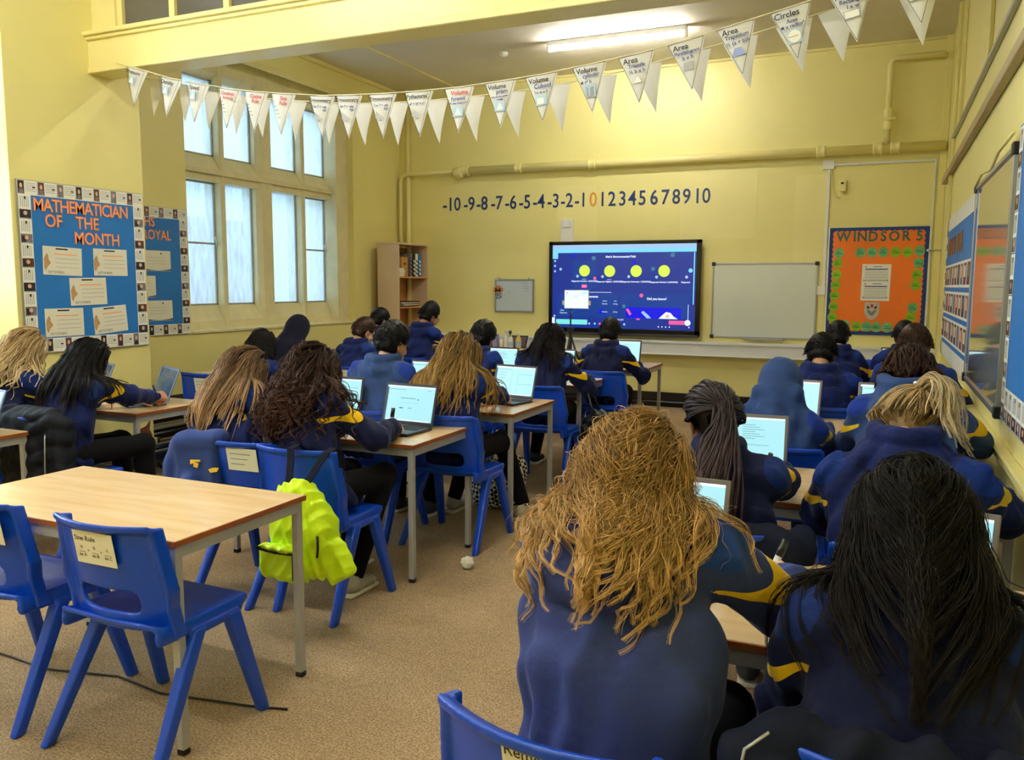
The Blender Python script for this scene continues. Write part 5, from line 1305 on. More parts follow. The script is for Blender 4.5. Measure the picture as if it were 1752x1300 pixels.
s = Solid(); s.ell((0, 0, 0.40), (0.12, 0.13, 0.15), 0.04); s.box((0, 0, 0.34), (0.10, 0.11, 0.09), 0.05, 0.05)
s.fx = lambda P: sum(np.sin(P @ k * 1.6 + p) for k, p in zip(KB, PB)) / 6 * 0.03
me, _ = s.mesh('bag_body', 0.012); mesh_obj('bag_body', me, t, mat('black_leather', lin(14, 14, 18), 0.4))
b = MB(); b.tube([(0, -0.09, 0.5), (-0.05, -0.06, 0.64), (-0.09, 0.0, 0.70), (-0.05, 0.06, 0.64), (0, 0.09, 0.5)], 0.008, 8); b.build('strap', M['black'], t)
t = thing('bag', 'pale canvas bag lying on the floor by the desk leg near the pier', 'bag', (-3.95, 3.75, 0.0))
s = Solid(); s.ell((0, 0, 0.06), (0.15, 0.11, 0.065), 0.04); s.fx = lambda P: sum(np.sin(P @ k + p) for k, p in zip(KB, PB)) / 6 * 0.02
me, _ = s.mesh('bag_body', 0.011); mesh_obj('bag_body', me, t, mat('mottled_canvas', lin(170, 150, 110), 0.8, noise=(40, 0.4)))
# cable on the carpet under the foreground desk
b = MB(); b.tube([(-3.3, 2.10, 0.006), (-2.9, 2.08, 0.006), (-2.6, 2.15, 0.006), (-2.35, 2.12, 0.006), (-2.0, 2.18, 0.006), (-1.85, 2.22, 0.006)], 0.004, 6)
tag(b.build('floor_cable', M['black']), 'thin black line of cable across the carpet under the foreground desk', 'cable')

# ------------------------------------------------------------------ coats over chair backs
def cloth_blob(name, label, cat, loc, rz, build, m, h=0.01, amp=0.02, seed=4, scale=1.0, extra=None, quilt=False):
    t = thing(name, label, cat, loc, rz); s = Solid(); build(s)
    rg = np.random.default_rng(seed); K = rg.normal(size=(7, 3)) * np.array([24, 24, 16]) * scale; P_h = rg.uniform(0, 6, 7)
    s.fx = lambda P: sum(np.sin(P @ k + p + 1.5 * np.sin(P @ K[(i + 1) % 7] * 0.5)) for i, (k, p) in enumerate(zip(K, P_h))) / 7 * amp
    if quilt:
        f0 = s.fx; s.fx = lambda P: f0(P) - 0.011 * np.abs(np.sin((P[:, 2] + 0.03 * np.sin(P[:, 0] * 18)) * 36)) + 0.006
    me, _ = s.mesh(name, h); mesh_obj('cloth', me, t, m)
    if extra: extra(t)
    return t
M['puffer'] = mat('black_puffer_nylon', lin(12, 17, 30), 0.7, spec=0.2, bump=(7, 0.5, 0.03))
M['coat_dark'] = mat('dark_navy_coat', lin(14, 20, 40), 0.8, spec=0.15, bump=(10, 0.4, 0.02))
def puff(s):
    s.box((0.02, -0.235, 0.56), (0.235, 0.045, 0.24), 0.04, 0.03); s.cap((-0.17, -0.20, 0.775), (0.19, -0.20, 0.775), 0.045, k=0.04)
    s.cap((0.25, -0.20, 0.72), (0.28, -0.23, 0.36), 0.062, 0.058, k=0.02); s.cap((0.10, -0.245, 0.72), (0.13, -0.27, 0.36), 0.05, 0.062, k=0.02)
def puff_zip(t):
    b = MB(); b.tube([(0.215, -0.275, 0.70), (0.23, -0.29, 0.68), (0.225, -0.295, 0.52), (0.22, -0.295, 0.36)], 0.004, 6); b.build('zip', M['alu'], t)
cloth_blob('puffer_coat', 'black puffer coat hung over the chair of the black haired girl by the pier', 'coat', (-4.22, 3.24, 0), -0.05, puff, M['puffer'], 0.009, 0.014, 4, 1.4, puff_zip, True)
def drape(s):
    s.box((0, -0.235, 0.60), (0.245, 0.035, 0.15), 0.03, 0.03); s.cap((-0.23, -0.21, 0.76), (0.23, -0.21, 0.76), 0.045, k=0.03); s.cap((-0.24, -0.22, 0.72), (-0.25, -0.20, 0.36), 0.05, k=0.03); s.cap((0.24, -0.22, 0.72), (0.25, -0.20, 0.40), 0.05, k=0.03)
def drape_zip(t):
    b = MB(); b.tube([(-0.22, -0.262, 0.80), (-0.255, -0.275, 0.77), (-0.265, -0.285, 0.70), (-0.255, -0.285, 0.58), (-0.25, -0.28, 0.42)], 0.003, 6); b.build('zip', M['alu'], t)
cloth_blob('jacket', 'dark jacket with a silver zip hung on the chair at the bottom right', 'jacket', (0.09, 1.56, 0), 0.0, drape, M['coat_dark'], 0.008, 0.036, 5, 1.5, drape_zip)
cloth_blob('coat', 'dark coat bundled over the chair back of the braided girl', 'coat', (-0.42, 2.70, 0), 0.0, drape, M['coat_dark'], 0.009, 0.036, 6, 1.5)
def top(s):
    s.box((-0.21, -0.20, 0.60), (0.13, 0.035, 0.16), 0.03, 0.03); s.cap((-0.30, -0.19, 0.755), (-0.08, -0.20, 0.78), 0.045, k=0.03); s.cap((-0.34, -0.18, 0.71), (-0.40, -0.18, 0.52), 0.052, 0.045, 0.03); s.cap((-0.24, -0.235, 0.55), (-0.24, -0.235, 0.40), 0.05, k=0.04)
def logo(t):
    f = Flat((-0.19, -0.2435, 0.655), FRONT); f.poly([(-0.03, 0.018), (0.03, 0.022), (0.03, 0.012), (-0.012, 0.010), (0.02, 0.004), (0.012, -0.018), (-0.012, -0.014), (-0.01, 0.002), (-0.03, -0.004)], 0, 0.002); f.build('yellow_crest', mat('yellow_embroidery', lin(240, 196, 40), 0.6), t)
    f = Flat((-0.085, -0.243, 0.632), FRONT); f.poly([(-0.03, 0.004), (0.0, 0.014), (0.032, 0.016), (0.02, -0.004), (-0.02, -0.012)], 0, 0.002); f.build('yellow_stripe', mat('yellow_cuff', lin(240, 196, 40), 0.6), t)
cloth_blob('jumper', 'navy jumper with a small yellow crest hung on a blue chair corner', 'jumper', (-2.74, 3.15, 0), 0.05, top, mat('royal_navy_jersey', lin(20, 50, 122), 0.85, sheen=0.1), 0.009, 0.018, 7, 1.0, logo)
# ------------------------------------------------------------------ people
def cloth_mat(name, base, royal, yellow, rough=0.85):
    m = bpy.data.materials.new(name); m.use_nodes = True
    n = m.node_tree.nodes; L = m.node_tree.links; b = n['Principled BSDF']
    tc = n.new('ShaderNodeTexCoord')
    t = n.new('ShaderNodeTexNoise'); t.inputs['Scale'].default_value = 7; t.inputs['Detail'].default_value = 5
    L.new(tc.outputs['Object'], t.inputs['Vector'])
    r = n.new('ShaderNodeValToRGB'); r.color_ramp.elements[0].position = 0.3; r.color_ramp.elements[0].color = tuple(c * 0.82 for c in base[:3]) + (1,)
    r.color_ramp.elements[1].position = 0.72; r.color_ramp.elements[1].color = tuple(c * 1.15 for c in base[:3]) + (1,)
    L.new(t.outputs['Fac'], r.inputs['Fac'])
    def step(attr, lo, col, prev):
        a = n.new('ShaderNodeAttribute'); a.attribute_name = attr
        mr = n.new('ShaderNodeMapRange'); mr.inputs['From Min'].default_value = lo - 0.0015; mr.inputs['From Max'].default_value = lo + 0.0015
        L.new(a.outputs['Fac'], mr.inputs['Value'])
        mx = n.new('ShaderNodeMix'); mx.data_type = 'RGBA'
        L.new(mr.outputs['Result'], mx.inputs[0]); L.new(prev, mx.inputs[6]); mx.inputs[7].default_value = col
        return mx.outputs[2]
    c = step('panel', 0.5, royal, r.outputs['Color'])
    c = step('stripe', 0.5, yellow, c)
    L.new(c, b.inputs['Base Color'])
    b.inputs['Roughness'].default_value = rough; b.inputs['Specular IOR Level'].default_value = 0.25
    b.inputs['Sheen Weight'].default_value = 0.15; b.inputs['Sheen Roughness'].default_value = 0.4; b.inputs['Sheen Tint'].default_value = (0.5, 0.6, 1, 1)
    w = n.new('ShaderNodeTexNoise'); w.inputs['Scale'].default_value = 260; w.inputs['Detail'].default_value = 2
    L.new(tc.outputs['Object'], w.inputs['Vector'])
    w2 = n.new('ShaderNodeTexNoise'); w2.inputs['Scale'].default_value = 16; w2.inputs['Detail'].default_value = 3
    L.new(tc.outputs['Object'], w2.inputs['Vector'])
    b1 = n.new('ShaderNodeBump'); b1.inputs['Strength'].default_value = 0.25; b1.inputs['Distance'].default_value = 0.002
    b2 = n.new('ShaderNodeBump'); b2.inputs['Strength'].default_value = 0.55; b2.inputs['Distance'].default_value = 0.016
    L.new(w2.outputs['Fac'], b2.inputs['Height']); L.new(w.outputs['Fac'], b1.inputs['Height'])
    L.new(b2.outputs['Normal'], b1.inputs['Normal']); L.new(b1.outputs['Normal'], b.inputs['Normal'])
    return m
YEL = lin(246, 200, 24)
M['navy'] = cloth_mat('navy_hoodie_cloth', lin(17, 31, 90), lin(15, 46, 124), YEL)
M['navy_faded'] = cloth_mat('faded_navy_hoodie_cloth', lin(50, 62, 122), lin(28, 62, 148), YEL)
M['navy_dark'] = cloth_mat('dark_navy_hoodie_cloth', lin(12, 20, 60), lin(14, 40, 110), YEL)
M['slate'] = cloth_mat('slate_blue_hoodie_cloth', lin(44, 68, 118), lin(20, 50, 140), YEL)
M['black_cloth'] = mat('black_cloth', lin(10, 11, 18), 0.9, spec=0.2, sheen=0.0, bump=(14, 0.3, 0.01))
M['blackhood'] = cloth_mat('black_head_cloth', lin(14, 16, 40), lin(14, 16, 40), YEL)
M['shoe_grey'] = mat('grey_trainer', lin(176, 172, 160), 0.7, noise=(30, 0.15))
M['shoe_dark'] = mat('dark_trainer', lin(40, 44, 56), 0.6)
M['sole'] = mat('white_rubber_sole', lin(226, 220, 204), 0.6)
def skin(name, c):
    return mat(name, lin(*c), 0.5, noise=(14, 0.05))
M['skin_pale'] = skin('pale_skin', (236, 186, 160)); M['skin_tan'] = skin('tan_skin', (196, 138, 104)); M['skin_brown'] = skin('brown_skin', (120, 76, 54)); M['skin_mid'] = skin('light_brown_skin', (214, 160, 122))
M['eye'] = mat('eye_white', lin(230, 226, 220), 0.25); M['lip'] = mat('lip_tone', lin(178, 96, 88), 0.5)
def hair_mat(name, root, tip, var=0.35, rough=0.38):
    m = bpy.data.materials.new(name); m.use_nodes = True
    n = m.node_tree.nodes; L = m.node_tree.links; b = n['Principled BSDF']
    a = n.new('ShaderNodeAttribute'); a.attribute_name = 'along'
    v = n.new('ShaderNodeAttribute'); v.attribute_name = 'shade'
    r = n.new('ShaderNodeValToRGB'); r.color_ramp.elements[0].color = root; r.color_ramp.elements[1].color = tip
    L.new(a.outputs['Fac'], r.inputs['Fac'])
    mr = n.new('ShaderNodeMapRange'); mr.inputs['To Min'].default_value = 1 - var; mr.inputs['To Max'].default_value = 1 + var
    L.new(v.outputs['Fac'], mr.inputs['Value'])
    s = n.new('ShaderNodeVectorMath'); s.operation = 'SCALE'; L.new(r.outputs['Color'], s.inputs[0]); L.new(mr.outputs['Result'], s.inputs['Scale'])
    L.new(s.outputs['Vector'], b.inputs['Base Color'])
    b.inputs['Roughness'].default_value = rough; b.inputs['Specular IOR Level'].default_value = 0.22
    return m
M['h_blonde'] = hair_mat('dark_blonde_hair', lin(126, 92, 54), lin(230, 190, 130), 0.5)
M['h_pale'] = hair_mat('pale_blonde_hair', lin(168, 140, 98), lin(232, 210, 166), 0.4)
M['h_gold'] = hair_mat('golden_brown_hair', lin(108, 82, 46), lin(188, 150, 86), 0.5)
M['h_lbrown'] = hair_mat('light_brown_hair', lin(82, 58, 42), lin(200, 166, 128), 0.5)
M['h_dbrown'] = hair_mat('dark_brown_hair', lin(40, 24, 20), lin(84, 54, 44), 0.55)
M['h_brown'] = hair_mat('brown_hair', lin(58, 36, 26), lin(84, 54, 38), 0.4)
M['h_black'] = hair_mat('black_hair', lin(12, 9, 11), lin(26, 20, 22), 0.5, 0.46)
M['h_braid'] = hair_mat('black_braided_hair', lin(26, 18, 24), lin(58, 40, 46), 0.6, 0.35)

V3 = lambda *a: np.array(a, float)
def nrm(v): v = np.asarray(v, float); return v / max(np.linalg.norm(v), 1e-9)
def rot_head(pitch, yaw, roll):
    e = Matrix.Rotation(yaw, 3, 'Z') @ Matrix.Rotation(-pitch, 3, 'X') @ Matrix.Rotation(roll, 3, 'Y')
    return np.array(e)
# canonical head and hands --------------------------------------------------
def make_head():
    s = Solid()
    s.ell((0, -0.012, 0.03), (0.074, 0.093, 0.088)); s.ell((0, 0.018, -0.05), (0.056, 0.064, 0.062), 0.03)
    s.cap((-0.012, 0.066, -0.092), (0.012, 0.066, -0.092), 0.022, k=0.025)
    s.cap((-0.036, 0.062, 0.022), (0.036, 0.062, 0.022), 0.016, k=0.02)
    s.cap((0, 0.080, 0.010), (0, 0.100, -0.030), 0.008, 0.012, 0.014)
    for sx in (-1, 1):
        s.ell((sx * 0.012, 0.090, -0.034), (0.009, 0.011, 0.008), 0.01)
        s.ell((sx * 0.034, 0.052, -0.028), (0.026, 0.024, 0.022), 0.025)
        s.ell((sx * 0.031, 0.084, 0.0), (0.016, 0.016, 0.010), 0.014, op=-1)
        s.ell((sx * 0.030, 0.066, 0.0), (0.013, 0.013, 0.012), 0.004)
        fr = np.array(Matrix.Rotation(sx * 0.35, 3, 'Z')).T
        s.ell((sx * 0.079, -0.008, -0.012), (0.010, 0.020, 0.032), 0.008, fr)
        s.ell((sx * 0.086, 0.000, -0.012), (0.006, 0.010, 0.017), 0.006, fr, op=-1)
    s.cap((-0.017, 0.080, -0.062), (0.017, 0.080, -0.062), 0.0075, k=0.008); s.cap((-0.013, 0.079, -0.071), (0.013, 0.079, -0.071), 0.008, k=0.008)
    me, V = s.mesh('head', 0.0055, 0.02)
    F = np.array([p.vertices[:] for p in me.polygons]); V = np.array([v.co[:] for v in me.vertices]); bpy.data.meshes.remove(me)
    mi = np.zeros(len(F), int); c = V[F].mean(1)
    for sx in (-1, 1): mi[(np.hypot(c[:, 0] - sx * 0.030, c[:, 2]) < 0.0085) & (c[:, 1] > 0.05)] = 1
    for sx in (-1, 1): mi[(np.hypot(c[:, 0] - sx * 0.030, c[:, 2] + 0.001) < 0.0045) & (c[:, 1] > 0.05)] = 2
    mi[(np.abs(c[:, 0]) < 0.02) & (c[:, 2] > -0.08) & (c[:, 2] < -0.056) & (c[:, 1] > 0.07)] = 3
    mi[(np.abs(np.abs(c[:, 0]) - 0.031) < 0.018) & (np.abs(c[:, 2] - 0.0235) < 0.004) & (c[:, 1] > 0.05)] = 2
    return V, F, mi
def make_hand(pose):
    curl = {'rest': [(18, 26, 14), (22, 30, 16), (26, 34, 18), (30, 36, 18)], 'type': [(12, 38, 22), (18, 44, 26), (24, 48, 28), (28, 48, 28)],
            'pen': [(48, 52, 20), (62, 66, 30), (72, 80, 36), (76, 84, 36)]}[pose]
    base = [V3(0.086, 0.028, 0), V3(0.090, 0.009, 0.002), V3(0.086, -0.010, 0.0), V3(0.078, -0.028, -0.004)]
    ln = [(0.042, 0.025, 0.020), (0.046, 0.029, 0.022), (0.042, 0.027, 0.021), (0.033, 0.020, 0.018)]; spread = (6, 1, -4, -9)
    s = Solid()
    s.cap((-0.03, 0, 0), (0.01, 0, 0), 0.024, 0.025, 0.01, (1, 1.1, 0.8))
    for bs in base: s.cap((0.006, bs[1] * 0.55, -0.002), bs, 0.0145, 0.0115, 0.014)
    s.ell((0.035, 0.018, -0.010), (0.032, 0.020, 0.014), 0.012)
    for i in range(4):
        p = base[i].copy(); a = 0; sp = math.radians(spread[i]); r = 0.0095 if i < 3 else 0.008
        for j in range(3):
            a += math.radians(curl[i][j]); d = V3(math.cos(a) * math.cos(sp), math.cos(a) * math.sin(sp), -math.sin(a)); q = p + d * ln[i][j]
            s.cap(p, q, r * 1.02, r * 0.92, 0.004); p = q; r *= 0.92
    th = [V3(0.018, 0.024, -0.008), V3(0.050, 0.046, -0.020), V3(0.078, 0.046 if pose == 'pen' else 0.060, -0.034), V3(0.098, 0.036 if pose == 'pen' else 0.066, -0.040)]
    for j in range(3): s.cap(th[j], th[j + 1], (0.0145, 0.0115, 0.010)[j], (0.0115, 0.010, 0.0085)[j], 0.006)
    me, V = s.mesh('hand', 0.0034, 0.012)
    F = np.array([p.vertices[:] for p in me.polygons]); V = np.array([v.co[:] for v in me.vertices]); bpy.data.meshes.remove(me)
    return V, F
HEAD = make_head(); HANDS = {k: make_hand(k) for k in ('rest', 'type', 'pen')}

def ik(S, W, l1, l2, pole):
    d = W - S; L = np.linalg.norm(d)
    if L > (l1 + l2) * 0.995: W = S + d / L * (l1 + l2) * 0.995; d = W - S; L = np.linalg.norm(d)
    a = (l1 * l1 - l2 * l2 + L * L) / (2 * L); h = math.sqrt(max(l1 * l1 - a * a, 0)); u = d / L
    p = nrm(pole - u * (pole @ u)); return S + u * a + p * h, W

def set_attr(me, name, vals):
    at = me.attributes.new(name, 'FLOAT', 'POINT'); at.data.foreach_set('value', np.asarray(vals, np.float32))

class Hair:
    """strands grown from the scalp that fall under gravity over head and clothes"""
    def __init__(s, H, R, cloth, seed, pull_in=0.35): s.pull_in = pull_in; s.fall = V3(0, -0.12, -1); s.H = H; s.R = R; s.cloth = cloth; s.rng = np.random.default_rng(seed)
    def headd(s, P):
        q = (P - s.H) @ s.R - V3(0, -0.012, 0.03)
        k = np.sqrt(((q / V3(0.079, 0.098, 0.092)) ** 2).sum(-1)); d1 = (k - 1) * 0.086
        q2 = (P - s.H) @ s.R - V3(0, 0.0, -0.05); k2 = np.sqrt(((q2 / V3(0.066, 0.075, 0.07)) ** 2).sum(-1))
        return np.minimum(d1, (k2 - 1) * 0.066)
    def dist(s, P):
        d = s.headd(P)
        return smin(d, s.cloth.ev(P), 0.035) if s.cloth else d
    def roots(s, n, front=0.30, low=-0.55):
        out = []
        while len(out) < n:
            d = s.rng.normal(size=(n * 3, 3)); d /= np.linalg.norm(d, axis=1)[:, None]
            lim = np.where(d[:, 2] > 0.25, front + (d[:, 2] - 0.25) * 1.0, 0.12 - 0.25 * np.maximum(-d[:, 2], 0))
            d = d[(d[:, 1] < lim) & (d[:, 2] > low)]; out += list(d)
        return np.array(out[:n])
    def grow(s, n, length, comb, steps=22, grav=0.22, lift=(0.002, 0.016), front=0.30, low=-0.55, tie=None, jit=0.05, tlen=0.0, lenvar=0.2, part=0.0, swing=None):
        d = s.roots(n, front, low); c = V3(0, -0.012, 0.03); rad = V3(0.077, 0.096, 0.09)
        p = c + d * rad; nn = nrm_rows(d / rad)
        cb = np.array([comb(x) for x in d]) ; cb = cb - nn * (cb * nn).sum(1)[:, None]; cb = nrm_rows(cb)
        P = s.H + p @ s.R.T; D = cb @ s.R.T
        off = s.rng.uniform(*lift, n); L = length * (1 - lenvar * s.rng.random(n)); ds = L / steps
        X = np.zeros((n, steps + 1, 3)); X[:, 0] = P; g = V3(0, 0, -1)
        jt = s.rng.normal(size=(n, 3)) * jit
        tied = np.zeros(n, bool) if tie is not None else np.ones(n, bool)
        tw = s.H + s.R @ np.asarray(tie, float) if tie is not None else None
        if tie is not None:
            tj = s.rng.normal(size=(n, 3)) * 0.008; out = nrm(s.R @ nrm(np.asarray(tie, float) - c)) * 0.8 + V3(0, -0.3, 0) + (swing * 0.6 if swing is not None else 0)
        e = 0.004
        def grad(fn, q, d0): return nrm_rows(np.stack([fn(q + V3(*(e if a == b else 0 for b in range(3)))) - d0 for a in range(3)], 1))
        for i in range(steps):
            if tie is not None:
                to = (tw + tj) - P; dl = np.linalg.norm(to, axis=1); new = (~tied) & (dl < ds * 1.6); tied |= new
                D = np.where(tied[:, None], D, nrm_rows(to)); D = np.where(new[:, None], nrm_rows(D * 0.25 + out), D)
            gg = np.where(tied, grav, 0.0)[:, None]
            d0 = s.dist(P); G = grad(s.dist, P, d0); lies = d0 < off + 0.03
            want = np.broadcast_to(s.fall, P.shape) + np.stack([-s.pull_in * np.sign(P[:, 0] - s.H[0]), np.zeros(n), np.zeros(n)], 1)
            want = np.where(lies[:, None], want - G * np.minimum((want * G).sum(1), 0)[:, None], want)
            D = nrm_rows(D * (1 - gg) + want * gg + jt * 0.25 * tied[:, None] + (swing * 0.1 * tied[:, None] if swing is not None else 0))
            Q = P + D * ds[:, None]
            d1 = s.dist(Q); G1 = grad(s.dist, Q, d1)
            stick = (~tied) | ((tie is None) & (G1[:, 2] > -0.15) & (d1 < off + 0.045))     # lies on what carries it, hangs free below
            mv = np.where(stick, (d1 - off) * np.where(d1 > off, 0.75, 1.0), np.minimum(d1 - off, 0))
            Q = Q - G1 * mv[:, None]
            D = nrm_rows(Q - P); P = Q.copy()
            X[:, i + 1] = P
        return X
    def wave(s, X, amp, freq, start=0.25):
        n, m, _ = X.shape; t = np.linspace(0, 1, m)[None, :]; T = np.gradient(X, axis=1); T /= np.linalg.norm(T, axis=2)[..., None] + 1e-9
        u = nrm_rows3(np.cross(T, V3(0.3, 0.2, 1.0))); w = np.cross(T, u)
        ph = s.rng.uniform(0, 6.28, (n, 1)); ph2 = s.rng.uniform(0, 6.28, (n, 1)); fr = freq * s.rng.uniform(0.8, 1.2, (n, 1))
        env = np.clip((t - start) / (1 - start), 0, 1) ** 0.8 * amp
        return X + u * (env * np.sin(fr * t * 6.28 + ph))[..., None] + w * (0.7 * env * np.sin(fr * t * 6.28 + ph2))[..., None]
def tuft(X, rng, kids, spread, amp=0.0):
    """several fine hairs round every guide strand, gathering towards the tip"""
    n, m, _ = X.shape; t = np.linspace(0, 1, m)
    Y = np.repeat(X, kids, 0); T = nrm_rows3(np.gradient(Y, axis=1)); u = nrm_rows3(np.cross(T, V3(0.31, 0.17, 0.94))); w = np.cross(T, u)
    a = rng.normal(size=(n * kids, 1)) * spread; b = rng.normal(size=(n * kids, 1)) * spread; a[::kids] = 0; b[::kids] = 0
    env = 0.35 + 0.65 * np.sin(np.clip(t * 1.25, 0, 1) * PI) ** 0.7
    ph = rng.uniform(0, 6.28, (n * kids, 1)); fr = rng.uniform(1.0, 2.4, (n * kids, 1))
    wob = 1 + 0.5 * np.sin(t[None] * 6.28 * fr + ph)
    return Y + u * (a * env[None] * wob)[..., None] + w * (b * env[None])[..., None]
def nrm_rows(a): return a / (np.linalg.norm(a, axis=1)[:, None] + 1e-9)
def nrm_rows3(a): return a / (np.linalg.norm(a, axis=2)[..., None] + 1e-9)
def strands_mesh(name, X, r, rng, sides=3, taper=0.75, beads=0.0, beadn=30, flat=1.0):
    n, m, _ = X.shape; T = np.gradient(X, axis=1); T = nrm_rows3(T)
    u = nrm_rows3(np.cross(T, V3(0.21, 0.33, 0.92))); w = np.cross(T, u); t = np.linspace(0, 1, m)
    rr = np.asarray(r).reshape(-1, 1) * (1 - taper * t ** 3)[None, :]
    if beads: rr = rr * (1 + beads * np.sin(t * beadn * 6.28)[None, :])
    rr = np.repeat(rr, n, 0) if rr.shape[0] == 1 else rr
    V = np.zeros((n, m, sides, 3))
    for k in range(sides):
        a = 2 * PI * k / sides
        V[:, :, k] = X + (u * math.cos(a) + w * math.sin(a) * flat) * rr[..., None]
    i = np.arange(n)[:, None, None] * m * sides; j = np.arange(m - 1)[None, :, None] * sides; k = np.arange(sides)[None, None, :]
    a = i + j + k; b = i + j + (k + 1) % sides
    F = np.stack([a, b, b + sides, a + sides], -1).reshape(-1, 4)
    al = np.broadcast_to(t[None, :, None], (n, m, sides)).ravel(); sh = np.broadcast_to(rng.random(n)[:, None, None], (n, m, sides)).ravel()
    return V.reshape(-1, 3), F, al, sh
def merge(parts):
    V = []; F = []; A = []; S = []; o = 0
    for v, f, a, s_ in parts: V.append(v); F.append(f + o); A.append(a); S.append(s_); o += len(v)
    return np.concatenate(V), np.concatenate(F), np.concatenate(A), np.concatenate(S)
def cap_solid(H, R, thick, hair_line=0.0, volume=0.0, spike=0.0, seed=0, low=-0.075, side=0.0, nape=1.0):
    """hair cap that hugs the skull; front cut by a hairline"""
    s = Solid(); f = lambda q: H + R @ np.asarray(q, float)
    s.ell(f((0, -0.014, 0.032 + volume * 0.4)), (0.076 + thick, 0.095 + thick, 0.090 + thick + volume), 0.02, R.T)
    s.ell(f((0, -0.035 + (1 - nape) * 0.1, -0.03)), ((0.064 + thick * 0.7) * nape, (0.066 + thick) * nape, 0.06), 0.03 * nape, R.T)
    def cut(P):
        q = (P - H) @ R
        face = np.minimum(q[..., 1] - (0.052 + hair_line), 0.066 + hair_line * 0.5 - q[..., 2])     # in front of the forehead line and below it
        ear = np.minimum(q[..., 1] - (-0.012 + side), 0.014 - q[..., 2])
        nape = low - q[..., 2]
        return -np.maximum(np.maximum(face, ear), nape)
    s.fn(cut, H - 0.22, H + 0.22, 0.012, -1)
    if spike:
        rng = np.random.default_rng(seed); K = rng.normal(size=(7, 3)) * 95; ph = rng.uniform(0, 6, 7)
        K2 = rng.normal(size=(5, 3)) * 32
        s.fx = lambda P: -spike * sum(np.abs(np.sin(P @ k + p_)) for k, p_ in zip(K, ph)) / 7 * 1.6 + spike * 0.8 + spike * 0.5 * sum(np.sin(P @ k + p_) for k, p_ in zip(K2, ph)) / 5
    return s

